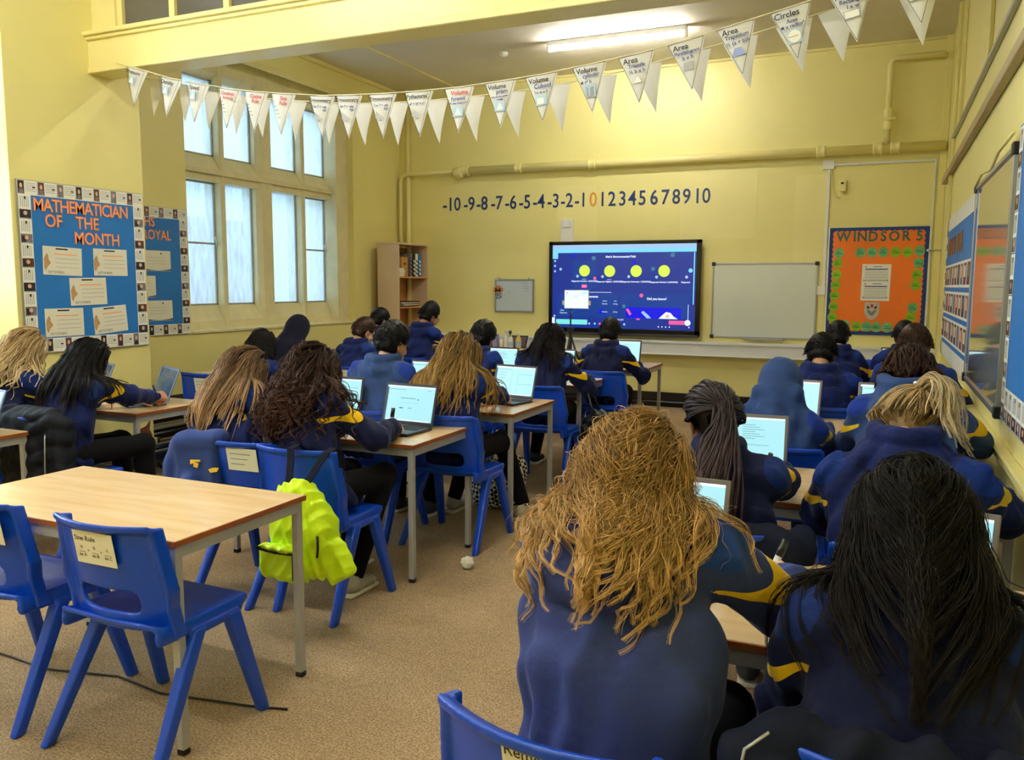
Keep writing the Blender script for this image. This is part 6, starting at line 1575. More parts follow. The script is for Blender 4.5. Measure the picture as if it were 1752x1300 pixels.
PEOPLE = {}
def person(label, x, y, yaw, head, hp=0.5, hy=0.0, hr=0.0, rw=(0.2, 0.42, 0.745), lw=(-0.16, 0.40, 0.745), rh='rest', lh='rest', hoodie='navy', hood='down', hair=None, skn='skin_pale', size=1.0,
           res=0.011, wide=1.0, shrug=(0, 0), knees=0.0, shoes='shoe_dark', elbow_out=(0.8, 0.8), seed=1, feet=((0.12, 0.42), (-0.12, 0.42)), bulk=1.0, glasses=False, pz=-0.75, hs=1.0, hl=0.0, cadj=(0, 0, 0), arm=1.0):
    """head = world position of the head centre; everything else follows from it in the seat's own frame"""
    t = thing('person', label, 'person', (x, y, 0), yaw, 'pupils seated at the desks')
    rng = np.random.default_rng(seed)
    Rw = np.array(Matrix.Rotation(-yaw, 3, 'Z'))
    H = Rw @ (V3(*head) - V3(x, y, 0)); R = rot_head(hp, hy, hr)
    P0 = V3(0, 0.005, 0.545)
    B = H + R @ V3(0, -0.028, -0.075); N = B + V3(0, -0.045, -0.055); C = N + V3(0, -0.015, -0.055) + V3(*cadj)
    up = nrm(C - P0); fwd = nrm(np.cross(up, V3(1, 0, 0)) * 1.0); fwd = fwd if fwd[1] > 0 else -fwd; rt = np.cross(fwd, up); fr = np.stack([rt, fwd, up])
    mid = (P0 + C) / 2 - fwd * 0.035
    sw = 0.158 * wide
    sh = {}; el = {}; wr = {}
    for k, sx, wt, eo, sg in (('r', 1, rw, elbow_out[0], shrug[0]), ('l', -1, lw, elbow_out[1], shrug[1])):
        S = C + rt * sx * sw + up * (sg - 0.005) + fwd * 0.01
        E, Wp = ik(S, V3(*wt), 0.285 * size, 0.255 * size, V3(sx * eo, -0.35, pz)); sh[k], el[k], wr[k] = S, E, Wp
    s = Solid()
    s.cap(P0 + V3(0, 0.0, -0.03), mid, 0.166 * bulk, 0.164 * bulk, 0.05, (1.06, 0.76, 1), fr)
    s.cap(mid, C - up * 0.10, 0.160 * bulk, 0.152 * bulk, 0.06, (1.05 * wide, 0.76, 1), fr)
    s.cap(sh['l'] * 0.8 + C * 0.2, sh['r'] * 0.8 + C * 0.2, 0.066, k=0.05)
    for k in 'rl': s.cap(N - up * 0.015, sh[k] + up * 0.004, 0.058, 0.056, 0.04)
    s.cap(C, N, 0.095, 0.062, 0.05)
    s.ell(P0 + V3(0, -0.005, -0.035), (0.188 * bulk, 0.140 * bulk, 0.06), 0.03)
    s.fn(lambda P: P[..., 2] - 0.458, (-0.32, -0.3, 0.2), (0.32, 0.24, 0.5), 0.02, -1)
    for k in 'rl':
        s.cap(sh[k], el[k], 0.067 * bulk * arm, 0.060 * arm, 0.04); s.cap(el[k], wr[k], 0.060 * arm, 0.043, 0.03)
        ax = nrm(wr[k] - el[k]); s.cap(wr[k] - ax * 0.045, wr[k] - ax * 0.02, 0.047, 0.047, 0.02); s.cap(wr[k] - ax * 0.02, wr[k] + ax * 0.01, 0.039, 0.037, 0.008)
    if hood == 'down' or hood == 'bunch':
        big = (1.25 if hood == 'bunch' else 1.0) * hs
        def ring(lift, rx, ry, drop): return [N + V3(0, 0.018 + hl * 0.5, 0.03 + lift + hl) + V3(math.sin(a) * rx * big, -math.cos(a) * ry * big, -0.025 - drop * math.cos(a / 2) ** 2) for a in np.linspace(-2.3, 2.3, 19)]
        lo = ring(-0.005, 0.106, 0.112, 0.045); hi = ring(0.045, 0.084, 0.090, 0.022)
        for i_ in range(18):
            q_ = math.sin(PI * (i_ + 0.5) / 18)
            s.cap(lo[i_], lo[i_ + 1], (0.022 + 0.030 * q_ ** 1.5) * big, k=0.018); s.cap(hi[i_], hi[i_ + 1], (0.020 + 0.016 * q_) * big, k=0.007)
        if hood == 'bunch':
            for a, c in zip(hi[3:-3], hi[4:-2]): s.cap(a + V3(0, -0.006, 0.052), c + V3(0, -0.006, 0.052), 0.034, k=0.010)
        bl = lo[9]; s.cap(bl + V3(0, -0.052, 0.05) * big, bl + V3(0, -0.052, -0.05) * big, 0.003, k=0.005)
        hc = N + V3(0, 0.006 + hl * 0.5, 0.10 + hl); s.ell(hc, (0.060, 0.066, 0.06), 0.010, op=-1)
    elif hood == 'up':
        f = lambda q: H + R @ np.asarray(q, float)
        s.ell(f((0, -0.018, 0.028)), (0.104, 0.122, 0.122), 0.03, R.T); s.cap(f((0, -0.03, -0.03)), N, 0.098, 0.098, 0.04)
        s.ell(f((0, 0.125, -0.02)), (0.070, 0.085, 0.10), 0.02, R.T, op=-1)
        for sx in (-1, 1): s.cap(f((sx * 0.085, -0.05, -0.085)), N + V3(sx * 0.10, 0.02, -0.02), 0.040, 0.045, 0.03)
        s.cap(f((-0.09, -0.10, -0.07)), f((0.09, -0.10, -0.07)), 0.032, k=0.03); s.cap(N - fwd * 0.11 - rt * 0.08 - up * 0.02, N - fwd * 0.10 + rt * 0.07 - up * 0.05, 0.034, k=0.035)
    elif hood == 'veil':
        f = lambda q: H + R @ np.asarray(q, float)
        s.ell(f((0, -0.016, 0.028)), (0.100, 0.118, 0.118), 0.03, R.T); s.cap(f((0, -0.04, -0.03)), C - fwd * 0.05 - up * 0.06, 0.105, 0.145, 0.05)
        s.ell(f((0, 0.13, -0.02)), (0.062, 0.085, 0.09), 0.02, R.T, op=-1)
    cloth_no_folds = Solid(); cloth_no_folds.ops = list(s.ops)
    K = rng.normal(size=(6, 3)) * V3(30, 30, 22); ph = rng.uniform(0, 6, 6); K2 = rng.normal(size=(4, 3)) * 55; E_, W_, S_ = el, wr, sh
    def folds(P):
        wv = sum(np.sin(P @ k + p_ + 1.5 * np.sin(P @ K[(i + 1) % 6] * 0.6)) for i, (k, p_) in enumerate(zip(K, ph))) / 6 * 0.024
        for k in 'rl':
            for (a, b, amp, fq) in ((S_[k], E_[k], 0.004, 70), (E_[k], W_[k], 0.0045, 120)):
                ba = b - a; L = np.linalg.norm(ba); u = ba / L; tt = (P - a) @ u; rr = np.linalg.norm((P - a) - tt[:, None] * u, axis=1)
                w = np.clip(1 - rr / 0.10, 0, 1) * np.clip(tt / L, 0, 1) * (tt < L)
                wv = wv + w * amp * 1.6 * np.sin(tt * fq + 2.2 * np.sin(P @ K2[0] * 0.25) + 1.3 * np.sin(P @ K2[1] * 0.3))
        return wv * np.clip((np.linalg.norm(P - H, axis=1) - 0.13) / 0.12, 0.12, 1)
    s.fx = folds
    me, _ = s.mesh('hoodie', res)
    V = np.empty(len(me.vertices) * 3, np.float32); me.vertices.foreach_get('co', V); V = V.reshape(-1, 3).astype(float)
    st = np.zeros(len(V)); pn = np.zeros(len(V))
    for k, sx in (('r', 1), ('l', -1)):
        a, b = sh[k], el[k]; L = np.linalg.norm(b - a); u = (b - a) / L
        out = V3(sx * 0.85, -0.35, 0.55); out = nrm(out - u * (out @ u)); w = np.cross(u, out)
        q = V - a; tt = q @ u / L; pe = q - (q @ u)[:, None] * u; rr = np.linalg.norm(pe, axis=1)
        cs = (pe @ out) / (rr + 1e-9)
        near = np.clip((0.118 - rr) / 0.02, 0, 1) * (tt > -0.5) * (tt < 1.05)
        t0 = 0.02 + 0.52 * np.clip(cs, 0, 1) ** 1.2; hw = 0.035 + 0.085 * np.clip(cs, 0, 1) ** 1.2
        sv = 0.5 + (hw - np.abs(tt - t0)) * 0.5
        sv = np.minimum(sv, 0.5 + (cs - 0.12) * 0.3); st = np.maximum(st, np.where(near > 0.05, sv, 0))
        pv = np.minimum(0.5 + (t0 - hw - 0.28 - tt) * 0.5, 0.5 + (0.10 - rr) * 4); pv = np.minimum(pv, 0.5 + (cs - 0.35) * 0.3)
        pn = np.maximum(pn, np.where((near > 0.05) & (tt > -0.4), pv, 0))
    if hood == 'veil':
        hidden = (np.linalg.norm(V - H, axis=1) < 0.24); pn[hidden] = 0
    set_attr(me, 'stripe', st); set_attr(me, 'panel', pn)
    ho = mesh_obj('hoodie', me, t, M[hoodie])
    # body: skin under the clothes, head and hands
    bs = Solid()
    bs.cap(P0, mid, 0.10, 0.10, 0.03, (1.1, 0.7, 1), fr); bs.cap(mid, C, 0.10, 0.07, 0.03, (1.1, 0.7, 1), fr); bs.cap(C, B, 0.050, 0.046, 0.03); bs.cap(B, H + R @ V3(0, -0.01, -0.03), 0.046, 0.05, 0.02)
    for k in 'rl': bs.cap(C, sh[k], 0.04, 0.04, 0.02); bs.cap(sh[k], el[k], 0.036, 0.032, 0.02); bs.cap(el[k], wr[k], 0.032, 0.024, 0.02)
    hips = {}
    kn = {}; an = {}
    for k, sx, ft in (('r', 1, feet[0]), ('l', -1, feet[1])):
        hip = V3(sx * 0.085, 0.01, 0.535); kn[k] = V3(sx * (0.11 + knees), 0.40, 0.53); an[k] = V3(ft[0], ft[1], 0.09)
        bs.cap(hip, kn[k], 0.055, 0.045, 0.02); bs.cap(kn[k], an[k], 0.042, 0.032, 0.02); hips[k] = hip
    bm_, _ = bs.mesh('body', 0.014)
    Vb = [np.array([v.co[:] for v in bm_.vertices])]; Fb = [np.array([p.vertices[:] for p in bm_.polygons])]; Mb = [np.zeros(len(Fb[0]), int)]; o = len(Vb[0]); bpy.data.meshes.remove(bm_)
    Vb.append(H + HEAD[0] @ R.T); Fb.append(HEAD[1] + o); Mb.append(HEAD[2]); o += len(HEAD[0])
    hf = {}
    for k, sx, ps in (('r', 1, rh), ('l', -1, lh)):
        hv, hfc = HANDS[ps]; ax = nrm(wr[k] - el[k]); ax = nrm(ax * V3(1, 1, 0.35)); z = V3(0, 0, 1) if ps != 'pen' else nrm(V3(sx * 0.75, 0, 0.75))
        z = nrm(z - ax * (z @ ax)); yy = np.cross(z, ax); hv = hv.copy()
        if sx < 0: hv[:, 1] *= -1
        fm = np.stack([ax, yy, z]); Wl = wr[k] + ax * 0.012; Vb.append(Wl + hv @ fm)
        Fb.append((hfc if sx > 0 else hfc[:, ::-1]) + o); Mb.append(np.zeros(len(hfc), int)); o += len(hv); hf[k] = (Wl, fm)
    me = np_mesh('body', np.concatenate(Vb), np.concatenate(Fb))
    for q in (M[skn], M['eye'], M['ink'], M['lip']): me.materials.append(q)
    me.polygons.foreach_set('material_index', np.concatenate(Mb).astype(np.int32))
    mesh_obj('body', me, t)
    # trousers and shoes
    ts = Solid()
    ts.ell((0, -0.008, 0.532), (0.165 * bulk, 0.128, 0.080), 0.04)
    for k in 'rl': ts.cap(hips[k], kn[k], 0.082, 0.066, 0.03, (1, 1, 0.92)); ts.cap(kn[k], an[k] + V3(0, 0, 0.01), 0.064, 0.046, 0.03)
    me, _ = ts.mesh('trousers', 0.016); mesh_obj('trousers', me, t, M['black_cloth'])
    for k in 'rl':
        q = Solid(); a = an[k]; q.cap(a + V3(0, -0.03, -0.035), a + V3(0, 0.12, -0.055), 0.042, 0.034, 0.02, (1, 1, 0.9)); q.cap(a + V3(0, -0.01, 0.0), a + V3(0, 0.0, -0.03), 0.042, k=0.02)
        q.fn(lambda P: P[..., 2] - 0.022, a - 0.3, a + 0.3, 0.0, -1) if False else None
        me, _ = q.mesh('shoe', 0.011); so = mesh_obj('shoe', me, t, M[shoes])
        q = Solid(); q.box(a + V3(0, 0.045, -0.079), (0.040, 0.115, 0.011), 0.01); me, _ = q.mesh('sole', 0.011); mesh_obj('sole', me, so, M['sole'])
    if hood in ('down', 'bunch'):
        cloth_no_folds.cap(H + R @ V3(0, -0.02, -0.01), C - fwd * 0.035 - up * 0.02, 0.092, 0.118, 0.05)
    info = dict(t=t, H=H, R=R, cloth=cloth_no_folds, wr=wr, el=el, sh=sh, hand=hf, N=N, fwd=fwd, up=up, rt=rt, C=C)
    if hair: add_hair(t, info, hair, seed)
    if glasses:
        f = lambda q: tuple(H + R @ V3(*q))
        b = MB()
        for sx in (-1, 1):
            b.tube([f((sx * 0.032 + 0.022 * math.cos(a), 0.088, 0.0 + 0.017 * math.sin(a))) for a in np.linspace(0, 2 * PI, 15)], 0.0022, 5)
            b.tube([f((sx * 0.055, 0.084, 0.004)), f((sx * 0.078, 0.05, 0.006)), f((sx * 0.083, -0.012, 0.008)), f((sx * 0.083, -0.03, -0.008))], 0.0022, 5)
        b.tube([f((-0.01, 0.096, 0.002)), f((0.01, 0.096, 0.002))], 0.0022, 5); b.build('glasses', M['black'], t)
    return info
def add_hair(t, I, h, seed):
    H, R = I['H'], I['R']; rng = np.random.default_rng(seed + 50); g = Hair(H, R, I['cloth'], seed, h.get('pull', 0.3)); kind = h['kind']; m = M[h['mat']]; parts = []
    cs = cap_solid(H, R, h.get('thick', 0.012 if kind == 'short' else 0.005), h.get('line', 0.0), h.get('vol', 0.0), h.get('spike', 0.0), seed, h.get('low', -0.085), h.get('side', 0.0), 1.0 if kind == 'short' else 0.86)
    me, V = cs.mesh('hair', h.get('res', 0.007))
    F = np.array([p.vertices[:] for p in me.polygons]); bpy.data.meshes.remove(me)
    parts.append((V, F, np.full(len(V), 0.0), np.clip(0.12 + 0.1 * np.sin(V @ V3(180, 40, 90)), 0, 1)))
    n = h.get('n', 400); r = h.get('r', 0.003)
    if kind == 'short':
        X = g.grow(n, h.get('len', 0.028), lambda d: V3(0.35 * d[0] + h.get('fl', 0.0), -0.5 + 0.6 * (d[1] > 0) + d[1] * 0.2, 0.5 * d[2] - 0.15), 5, 0.05, (0.008, 0.015), 0.42, -0.5, jit=0.22)
        parts.append(strands_mesh('', X, r, rng))
    elif kind == 'long':
        pt = h.get('part', 0.0); back = h.get('back', 0.7); fwd = h.get('fwd', 0.0)
        def comb(d):
            sx = math.tanh((d[0] - pt) * 6)
            return V3(sx * (h.get('lat', 0.22) if d[2] > 0.3 else 0.08), -back + fwd, -0.35)
        X = g.grow(n, h['len'], comb, h.get('steps', 24), h.get('grav', 0.2), h.get('lift', (0.002, 0.022)), 0.36, -0.6, jit=h.get('jit', 0.05), lenvar=h.get('lenvar', 0.25), swing=h.get('swing'))
        if h.get('amp'): X = g.wave(X, h['amp'], h.get('freq', 3))
        X = tuft(X, rng, h.get('kids', 5), h.get('spread', 0.0055))
        rr = r * rng.uniform(0.6, 1.35, len(X)); parts.append(strands_mesh('', X, rr, rng, h.get('sides', 3)))
        if h.get('fly'):
            Y = g.grow(h['fly'], h['len'] * 0.8, comb, 24, 0.16, (0.01, 0.04), 0.36, -0.6, jit=0.22, lenvar=0.5); Y = g.wave(Y, 0.02, 4); parts.append(strands_mesh('', Y, 0.0007, rng))
    elif kind in ('pony', 'braids'):
        tie = h['tie']; comb = lambda d: V3(0, -1, 0.2)
        X = g.grow(n, h['len'], comb, h.get('steps', 40), h.get('grav', 0.2), h.get('lift', (0.006, 0.016)), 0.40, h.get('rlow', -0.97), tie=tie, jit=h.get('jit', 0.08), lenvar=0.22, swing=h.get('swing'))
        if h.get('amp'): X = g.wave(X, h['amp'], h.get('freq', 3), 0.45)
        if kind == 'pony': X = tuft(X, rng, h.get('kids', 5), 0.004)
        parts.append(strands_mesh('', X, r * rng.uniform(0.8, 1.2, len(X)), rng, 3 if kind == 'pony' else 5, 0.4 if kind == 'braids' else 0.75, 0.42 if kind == 'braids' else 0, h['len'] / 0.017))
    V, F, A, S = merge(parts)
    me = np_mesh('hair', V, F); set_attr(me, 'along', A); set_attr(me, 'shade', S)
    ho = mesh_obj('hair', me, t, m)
    if kind in ('pony', 'braids') and h.get('band', True):
        b = MB(); c = H + R @ V3(*h['tie']); ax = nrm(R @ V3(*h['tie']) - R @ V3(0, 0, 0)); u = nrm(np.cross(ax, V3(1, 0.2, 0.1))); w = np.cross(ax, u)
        for off in (-0.004, 0.006, 0.014): b.tube([tuple(c + ax * off + (u * math.cos(a) + w * math.sin(a)) * 0.021) for a in np.linspace(0, 2 * PI, 17)], 0.006, 6)
        b.build('hair_tie', M[h.get('tiemat', 'white')], ho)
def pen(I, key, label, body, capm, length=0.135, lean=(0.15, -0.25, 1.0), r=0.0085):
    """marker held by the pen hand, world placed at the finger tips"""
    Wl, fm = I['hand'][key]; p = Wl + V3(0.075, (0.028 if key == 'r' else -0.028), -0.030) @ fm
    Mx = I['t'].matrix_basis; p = np.array(Mx @ Vector(p)); d = nrm(V3(*lean))
    tp = np.array([p[0], p[1], 0]) ; a = p - d * 0.045; c = a + d * length
    t = thing('marker_pen', label, 'pen', tuple(a)); b = MB()
    b.cyl((0, 0, 0), tuple(d * length * 0.68), r, 12); b.cyl(tuple(-d * 0.012), (0, 0, 0), r * 0.4, 8); b.build('barrel', M[body], t)
    b = MB(); b.cyl(tuple(d * length * 0.66), tuple(d * length), r * 1.12, 12); b.build('cap', M[capm], t)
P_ = person
def seat_for(x, y, label, yaw=0.0, paper=None): chair(x, y - 0.005, label, yaw, paper)
# ---- right column of desks
I = P_('person with long wavy dark blonde hair and faded navy hoodie writing, nearest the camera', -0.42, 1.46, -0.06, (-0.45, 1.63, 1.09), hp=0.62, hy=-0.18, hr=0.05, rw=(0.20, 0.68, 0.755), lw=(-0.10, 0.50, 0.745), rh='pen', cadj=(0.01, 0.09, 0.03), hoodie='navy_faded', res=0.008, bulk=1.06, wide=1.04, elbow_out=(1.2, 0.5), pz=-1.0, arm=0.88, seed=11, size=1.2,
       hair=dict(kind='long', mat='h_blonde', len=0.37, n=460, kids=15, r=0.00085, spread=0.007, amp=0.014, freq=2.6, pull=0.75, back=0.9, steps=28, lift=(0.004, 0.024), jit=0.09, fly=260, grav=0.2, swing=V3(0.16, 0, 0)))
PEOPLE['blonde'] = I
pen(I, 'r', 'white marker pen with a black cap held by the nearest blonde girl', 'pen_white', 'black', 0.14, (0.28, 0.32, 0.72), 0.0095) if 'pen_white' in M else None
seat_for(-0.46, 1.40, 'blue chair with a Remember paper under the nearest blonde girl', -0.16, ('remember', 0.04, 0.715))
I = P_('person with long straight black hair in dark navy hoodie at the right edge', 0.085, 1.54, 0.04, (0.072, 1.74, 1.025), hp=0.55, hy=0.05, rw=(0.24, 0.42, 0.745), lw=(-0.12, 0.44, 0.745), lh='type', rh='type', hoodie='navy_dark', res=0.008, bulk=1.0, wide=1.02, elbow_out=(0.8, 0.35), seed=12, hs=0.85,
       hair=dict(kind='long', mat='h_black', len=0.43, n=440, kids=14, r=0.0009, spread=0.0065, amp=0.006, pull=0.85, freq=1.6, back=0.9, part=0.01, steps=26, lift=(0.004, 0.024), jit=0.05, grav=0.24))
seat_for(0.09, 1.53, 'blue chair draped with a dark jacket at the right edge')
I = P_('person with long black braids writing with the head turned left', -0.47, 2.70, 0.12, (-0.52, 2.86, 1.04), hp=0.55, hy=0.42, hr=-0.12, rw=(0.20, 0.72, 0.75), lw=(-0.16, 0.55, 0.745), rh='pen', hoodie='navy_dark', skn='skin_brown', hs=0.8, elbow_out=(1.0, 0.9), seed=13,
       hair=dict(kind='braids', mat='h_braid', len=0.74, n=150, r=0.0046, tie=(0.0, -0.125, -0.005), steps=48, lift=(0.004, 0.013), jit=0.10,  grav=0.3, band=False))
PEOPLE['braid'] = I
pen(I, 'r', 'black marker pen in the hand of the braided girl', 'black', 'black', 0.12, (0.3, -0.1, 0.8))
seat_for(-0.47, 2.66, 'blue chair with dark coat under the braided girl')
I = P_('person with a blonde ponytail and white hair tie bending low over the desk', 0.10, 2.72, -0.02, (0.09, 2.93, 1.04), hp=0.95, hy=-0.1, rw=(0.24, 0.55, 0.745), lw=(-0.22, 0.52, 0.745), hoodie='navy', hl=0.045, elbow_out=(1.2, 0.35), seed=14, wide=1.14, bulk=1.08,
       hair=dict(kind='pony', mat='h_pale', len=0.36, n=260, kids=6, r=0.0014, tie=(0.03, -0.092, 0.10), steps=30, jit=0.05, amp=0.010, freq=1.6, swing=V3(0.40, -0.2, 0), grav=0.2))
seat_for(0.10, 2.68, 'blue chair under the blonde ponytail girl')
P_('person wearing a slate blue hood up over the head', -0.45, 4.08, 0.0, (-0.443, 4.25, 1.0), hp=0.6, rw=(0.2, 0.56, 0.745), lw=(-0.16, 0.56, 0.745), rh='pen', hoodie='slate', hood='up', elbow_out=(0.3, 0.8), seed=15)
seat_for(-0.42, 4.10, 'blue chair behind the hooded pupil')
P_('person with brown hair above a thick bunched slate hood', 0.12, 4.08, 0.0, (0.125, 4.25, 1.09), hp=0.5, rw=(0.26, 0.5, 0.745), lw=(-0.24, 0.5, 0.745), hoodie='slate', hood='bunch', elbow_out=(1.1, 0.3), seed=16, wide=1.12, bulk=1.06,
   hair=dict(kind='long', mat='h_dbrown', len=0.10, n=260, kids=6, r=0.002, back=0.9, thick=0.012, low=-0.12))
seat_for(0.12, 4.08, 'blue chair under the pupil with the bunched hood')
P_('person with short black hair and pink ears, fourth in the right column', -0.36, 5.50, 0.0, (-0.353, 5.75, 1.055), hp=0.55, rw=(0.22, 0.52, 0.745), lw=(-0.18, 0.52, 0.745), hoodie='navy', skn='skin_mid', elbow_out=(0.3, 0.8), seed=17, wide=1.08,
   hair=dict(kind='short', mat='h_black', n=1200, r=0.0018, spike=0.009, thick=0.013, vol=0.008, low=-0.058))
seat_for(-0.33, 5.52, 'blue chair in the right column behind the boy with short black hair')
P_('person with short brown hair near the right wall, in front of the orange board', 0.19, 5.50, 0.0, (0.192, 5.75, 1.13), hp=0.35, rw=(0.22, 0.52, 0.745), lw=(-0.18, 0.52, 0.745), hoodie='navy', skn='skin_mid', elbow_out=(0.8, 0.3), seed=18,
   hair=dict(kind='short', mat='h_brown', n=1200, r=0.0018, spike=0.008, thick=0.013, vol=0.006, low=-0.065))
seat_for(0.19, 5.50, 'blue chair by the right wall behind the brown haired boy')
P_('person with black hair almost hidden behind the short haired boy', -0.33, 7.38, 0.0, (-0.340, 7.62, 1.065), hp=0.4, rw=(0.2, 0.52, 0.745), hoodie='navy', elbow_out=(0.3, 0.8), seed=19, res=0.015, hair=dict(kind='short', mat='h_black', n=200, r=0.004, spike=0.004, thick=0.016, vol=0.008, low=-0.08, res=0.01))
seat_for(-0.33, 7.36, 'blue chair at the far right desk, left seat')
P_('person with black hair and one pink ear under the orange board', 0.17, 7.38, 0.0, (0.175, 7.62, 1.075), hp=0.4, hy=0.2, rw=(0.2, 0.52, 0.745), hoodie='navy', skn='skin_pale', elbow_out=(0.8, 0.3), seed=20, res=0.015, hair=dict(kind='short', mat='h_black', n=200, r=0.004, spike=0.004, thick=0.016, vol=0.008, low=-0.05, res=0.01))
seat_for(0.17, 7.36, 'blue chair at the far right desk, right seat')
chair(-0.06, 8.75, 'blue chair beyond the far right desk facing the room', PI)
# ---- middle column of desks
P_('person with long straight light brown hair beside the dark curly hair', -2.86, 3.14, -0.05, (-2.955, 3.29, 1.03), hp=0.55, hy=-0.25, hr=0.1, rw=(0.16, 0.45, 0.745), lw=(-0.18, 0.42, 0.745), hoodie='navy', elbow_out=(0.15, 0.8), seed=21, hs=0.85, res=0.009,
   hair=dict(kind='long', mat='h_lbrown', len=0.44, n=300, kids=7, r=0.0017, amp=0.004, freq=1.2, back=0.75, steps=24, lift=(0.002, 0.03), jit=0.045, part=-0.01))
chair(-2.73, 3.15, 'blue chair with a paper label and a navy top hung on it', 0.05, ('note', 0.05, 0.69))
I = P_('person with long dark curly hair writing with a marker beside a laptop', -2.41, 3.13, -0.04, (-2.53, 3.29, 1.045), hp=0.45, hy=-0.05, rw=(0.15, 0.43, 0.77), lw=(-0.18, 0.42, 0.745), rh='pen', hoodie='navy_dark', elbow_out=(1.2, 0.15), seed=22, hs=0.85, res=0.009, shoes='shoe_grey', feet=((0.13, 0.12), (-0.10, 0.40)),
   hair=dict(kind='long', mat='h_dbrown', len=0.46, n=380, kids=6, r=0.0018, pull=0.5, amp=0.021, freq=5.5, back=0.6, steps=36, lift=(0.002, 0.05), jit=0.12, part=0.0, grav=0.17))
PEOPLE['curly'] = I
pen(I, 'r', 'white marker pen with a black cap held upright by the dark curly haired girl', 'pen_white', 'black', 0.14, (0.08, 0.15, 1.0), 0.0095)
chair(-2.375, 3.125, 'blue chair with the neon yellow backpack hanging on its back', 0.0)
P_('person with short dark hair and glasses, third in the middle column', -2.79, 4.20, -0.08, (-2.765, 4.40, 1.13), hp=0.32, hy=-0.3, rw=(0.20, 0.46, 0.745), lw=(-0.18, 0.45, 0.745), hoodie='slate', skn='skin_mid', elbow_out=(0.2, 0.8), seed=23, wide=1.12, bulk=1.05, glasses=True,
   hair=dict(kind='short', mat='h_black', n=1500, r=0.0016, spike=0.010, thick=0.014, vol=0.010, low=-0.065, len=0.035))
chair(-2.80, 4.19, 'blue chair under the boy in glasses, middle column')
P_('person with very long golden hair typing on a laptop', -2.26, 4.25, -0.05, (-2.30, 4.40, 1.06), hp=0.5, hy=0.05, rw=(0.0, 0.66, 0.76), lw=(-0.16, 0.5, 0.745), rh='type', hoodie='navy', elbow_out=(1.1, 0.2), seed=24, hs=0.85, res=0.01, shoes='shoe_grey', feet=((0.18, 0.55), (-0.30, 0.5)),
   hair=dict(kind='long', mat='h_gold', len=0.50, n=300, kids=7, r=0.0018, amp=0.010, freq=2.4, back=0.6, steps=26, lift=(0.002, 0.04), jit=0.07, part=0.01))
chair(-2.24, 4.25, 'blue chair under the girl with very long golden hair')
P_('person with tousled black hair, fourth in the middle column', -2.92, 5.76, -0.05, (-2.925, 6.0, 1.065), hp=0.42, hy=-0.2, rw=(0.22, 0.5, 0.745), lw=(-0.18, 0.5, 0.745), hoodie='navy', skn='skin_tan', elbow_out=(0.3, 0.8), seed=25,
   hair=dict(kind='short', mat='h_black', n=1200, r=0.002, spike=0.011, thick=0.017, vol=0.014, low=-0.075, len=0.035))
seat_for(-2.92, 5.76, 'blue chair under the boy with tousled black hair')
P_('person with long straight black hair in the fourth middle row', -2.36, 5.76, 0.0, (-2.345, 6.0, 1.065), hp=0.45, hy=-0.1, rw=(0.24, 0.5, 0.745), lw=(-0.18, 0.5, 0.745), hoodie='navy_dark', elbow_out=(0.8, 0.3), seed=26, hs=0.85, wide=1.1, shoes='shoe_dark', feet=((0.10, 0.50), (-0.26, 0.62)),
   hair=dict(kind='long', mat='h_black', len=0.36, n=200, kids=6, r=0.0022, back=0.7, lift=(0.002, 0.025), amp=0.004, freq=1.5))
chair(-2.29, 5.75, 'blue chair with a paper label under the black haired girl, fourth middle row', 0.0, ('note', -0.15, 0.69))
P_('person with short black hair nearest the big screen', -2.24, 6.95, 0.0, (-2.235, 7.2, 1.06), hp=0.5, hy=-0.1, rw=(0.20, 0.5, 0.745), lw=(-0.18, 0.5, 0.745), hoodie='navy_dark', skn='skin_mid', seed=27,
   hair=dict(kind='short', mat='h_black', n=400, r=0.003, spike=0.005, thick=0.016, vol=0.010, low=-0.085))
chair(-2.18, 6.94, 'blue chair under the boy nearest the big screen', 0.0)
# ---- left column of desks
P_('person with long pale blonde hair at the left edge beside the pier', -4.74, 3.20, 0.0, (-4.735, 3.40, 1.075), hp=0.42, hy=-0.12, rw=(0.18, 0.5, 0.745), lw=(-0.18, 0.48, 0.745), hoodie='navy_dark', elbow_out=(0.3, 0.8), seed=28, hs=0.85, res=0.01,
   hair=dict(kind='long', mat='h_pale', len=0.38, n=260, kids=7, r=0.0019, amp=0.016, freq=2.2, back=0.75, lift=(0.002, 0.03), jit=0.08, line=-0.01, swing=V3(-0.2, -0.3, 0)))
chair(-4.74, 3.19, 'blue chair under the pale blonde girl')
I = P_('person with long straight black hair writing at the desk by the pier', -4.20, 3.22, -0.12, (-4.20, 3.40, 1.04), hp=0.45, hy=-0.15, rw=(-0.02, 0.62, 0.785), lw=(-0.20, 0.55, 0.775), rh='pen', hoodie='navy', skn='skin_tan', elbow_out=(1.2, 0.3), seed=29, hs=0.85, res=0.01, bulk=1.0, pz=0.15,
   hair=dict(kind='long', mat='h_black', len=0.42, n=260, kids=7, r=0.0017, back=0.9, pull=0.1, lift=(0.002, 0.025), amp=0.003, freq=1.2))
PEOPLE['pier'] = I
pen(I, 'r', 'dark pen in the hand of the black haired girl by the pier', 'black', 'black', 0.12, (-0.2, -0.2, 0.8), 0.006)
chair(-4.21, 3.21, 'blue chair with a black puffer coat hung on it', -0.05)
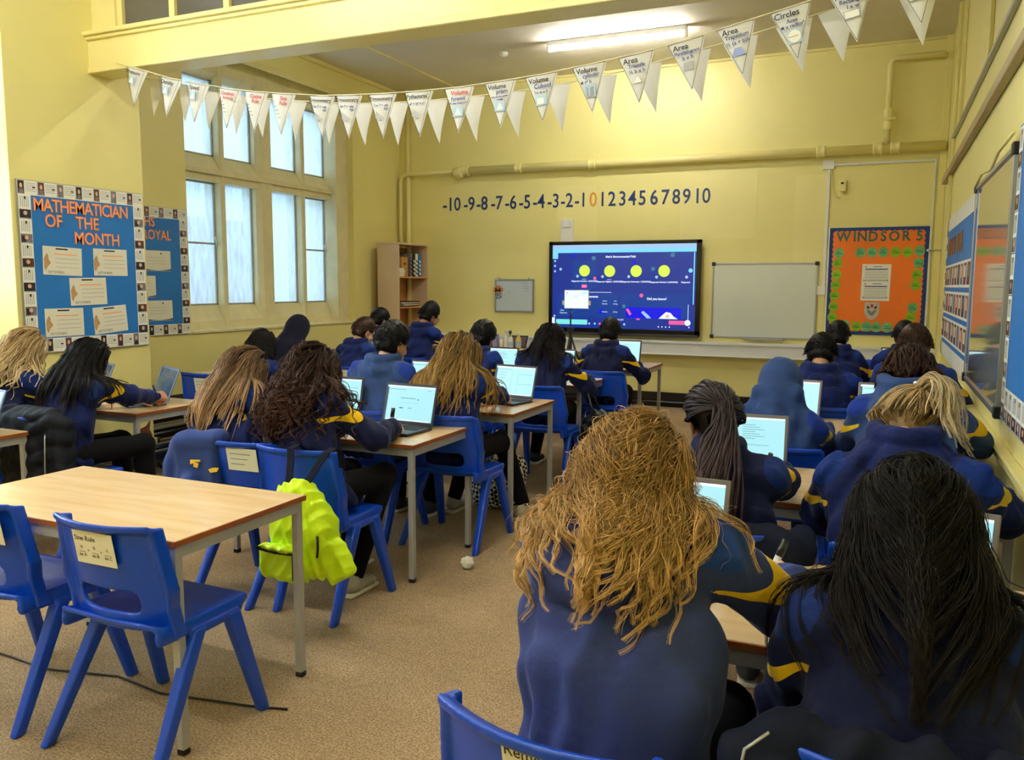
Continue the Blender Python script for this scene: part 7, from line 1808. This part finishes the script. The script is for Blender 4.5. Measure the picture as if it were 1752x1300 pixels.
P_('person with dark hair tied half back, third in the left column', -4.62, 5.20, 0.0, (-4.63, 5.37, 0.985), hp=0.55, hy=0.1, rw=(0.22, 0.48, 0.745), lw=(-0.24, 0.45, 0.745), hoodie='navy_dark', seed=30, hs=0.85, wide=1.05,
   hair=dict(kind='long', mat='h_black', len=0.32, n=200, kids=6, r=0.0022, back=0.6, lift=(0.004, 0.02), amp=0.003, vol=0.01))
seat_for(-4.62, 5.2, 'blue chair under the pupil with hair tied half back')
chair(-5.06, 5.30, 'empty blue chair with a paper label at the desk under the window', 0.0, ('note', 0.05, 0.68))
P_('person with a black head covering by the window', -5.14, 6.26, 0.0, (-5.13, 6.47, 1.06), hp=0.45, hy=-0.05, rw=(0.24, 0.55, 0.745), lw=(-0.18, 0.5, 0.745), hoodie='blackhood', hood='veil', elbow_out=(0.4, 0.8), seed=31, wide=1.1)
seat_for(-5.14, 6.26, 'blue chair under the pupil in the black head covering')
P_('person with short brown hair in profile by the window', -4.42, 6.30, -0.15, (-4.40, 6.5, 1.05), hp=0.45, hy=-0.35, rw=(0.16, 0.5, 0.745), lw=(-0.18, 0.5, 0.745), hoodie='navy', elbow_out=(0.8, 0.4), seed=32,
   hair=dict(kind='short', mat='h_brown', n=500, r=0.0025, spike=0.005, thick=0.014, vol=0.010, low=-0.06))
chair(-4.37, 6.29, 'blue chair with a paper label under the brown haired boy by the window', 0.0, ('note', 0.0, 0.69))
P_('person with black hair partly hidden in front of the bookcase', -4.98, 7.46, -0.1, (-4.99, 7.68, 1.10), hp=0.4, hy=-0.3, rw=(0.2, 0.52, 0.745), hoodie='navy', skn='skin_tan', elbow_out=(0.3, 0.8), seed=33, res=0.014, hair=dict(kind='short', mat='h_black', n=250, r=0.004, spike=0.004, thick=0.015, vol=0.010, low=-0.06, res=0.009))
seat_for(-4.98, 7.46, 'blue chair at the desk nearest the bookcase, left seat')
P_('person with a tall black haircut and glasses in front of the bookcase', -4.32, 7.30, -0.12, (-4.275, 7.5, 1.16), hp=0.45, hy=-0.35, rw=(0.22, 0.55, 0.745), lw=(-0.14, 0.52, 0.745), hoodie='navy', skn='skin_tan', elbow_out=(0.8, 0.3), seed=34, glasses=True,
   hair=dict(kind='short', mat='h_black', n=400, r=0.003, spike=0.003, thick=0.010, vol=0.032, low=-0.05))
seat_for(-4.32, 7.30, 'blue chair at the desk nearest the bookcase, right seat')
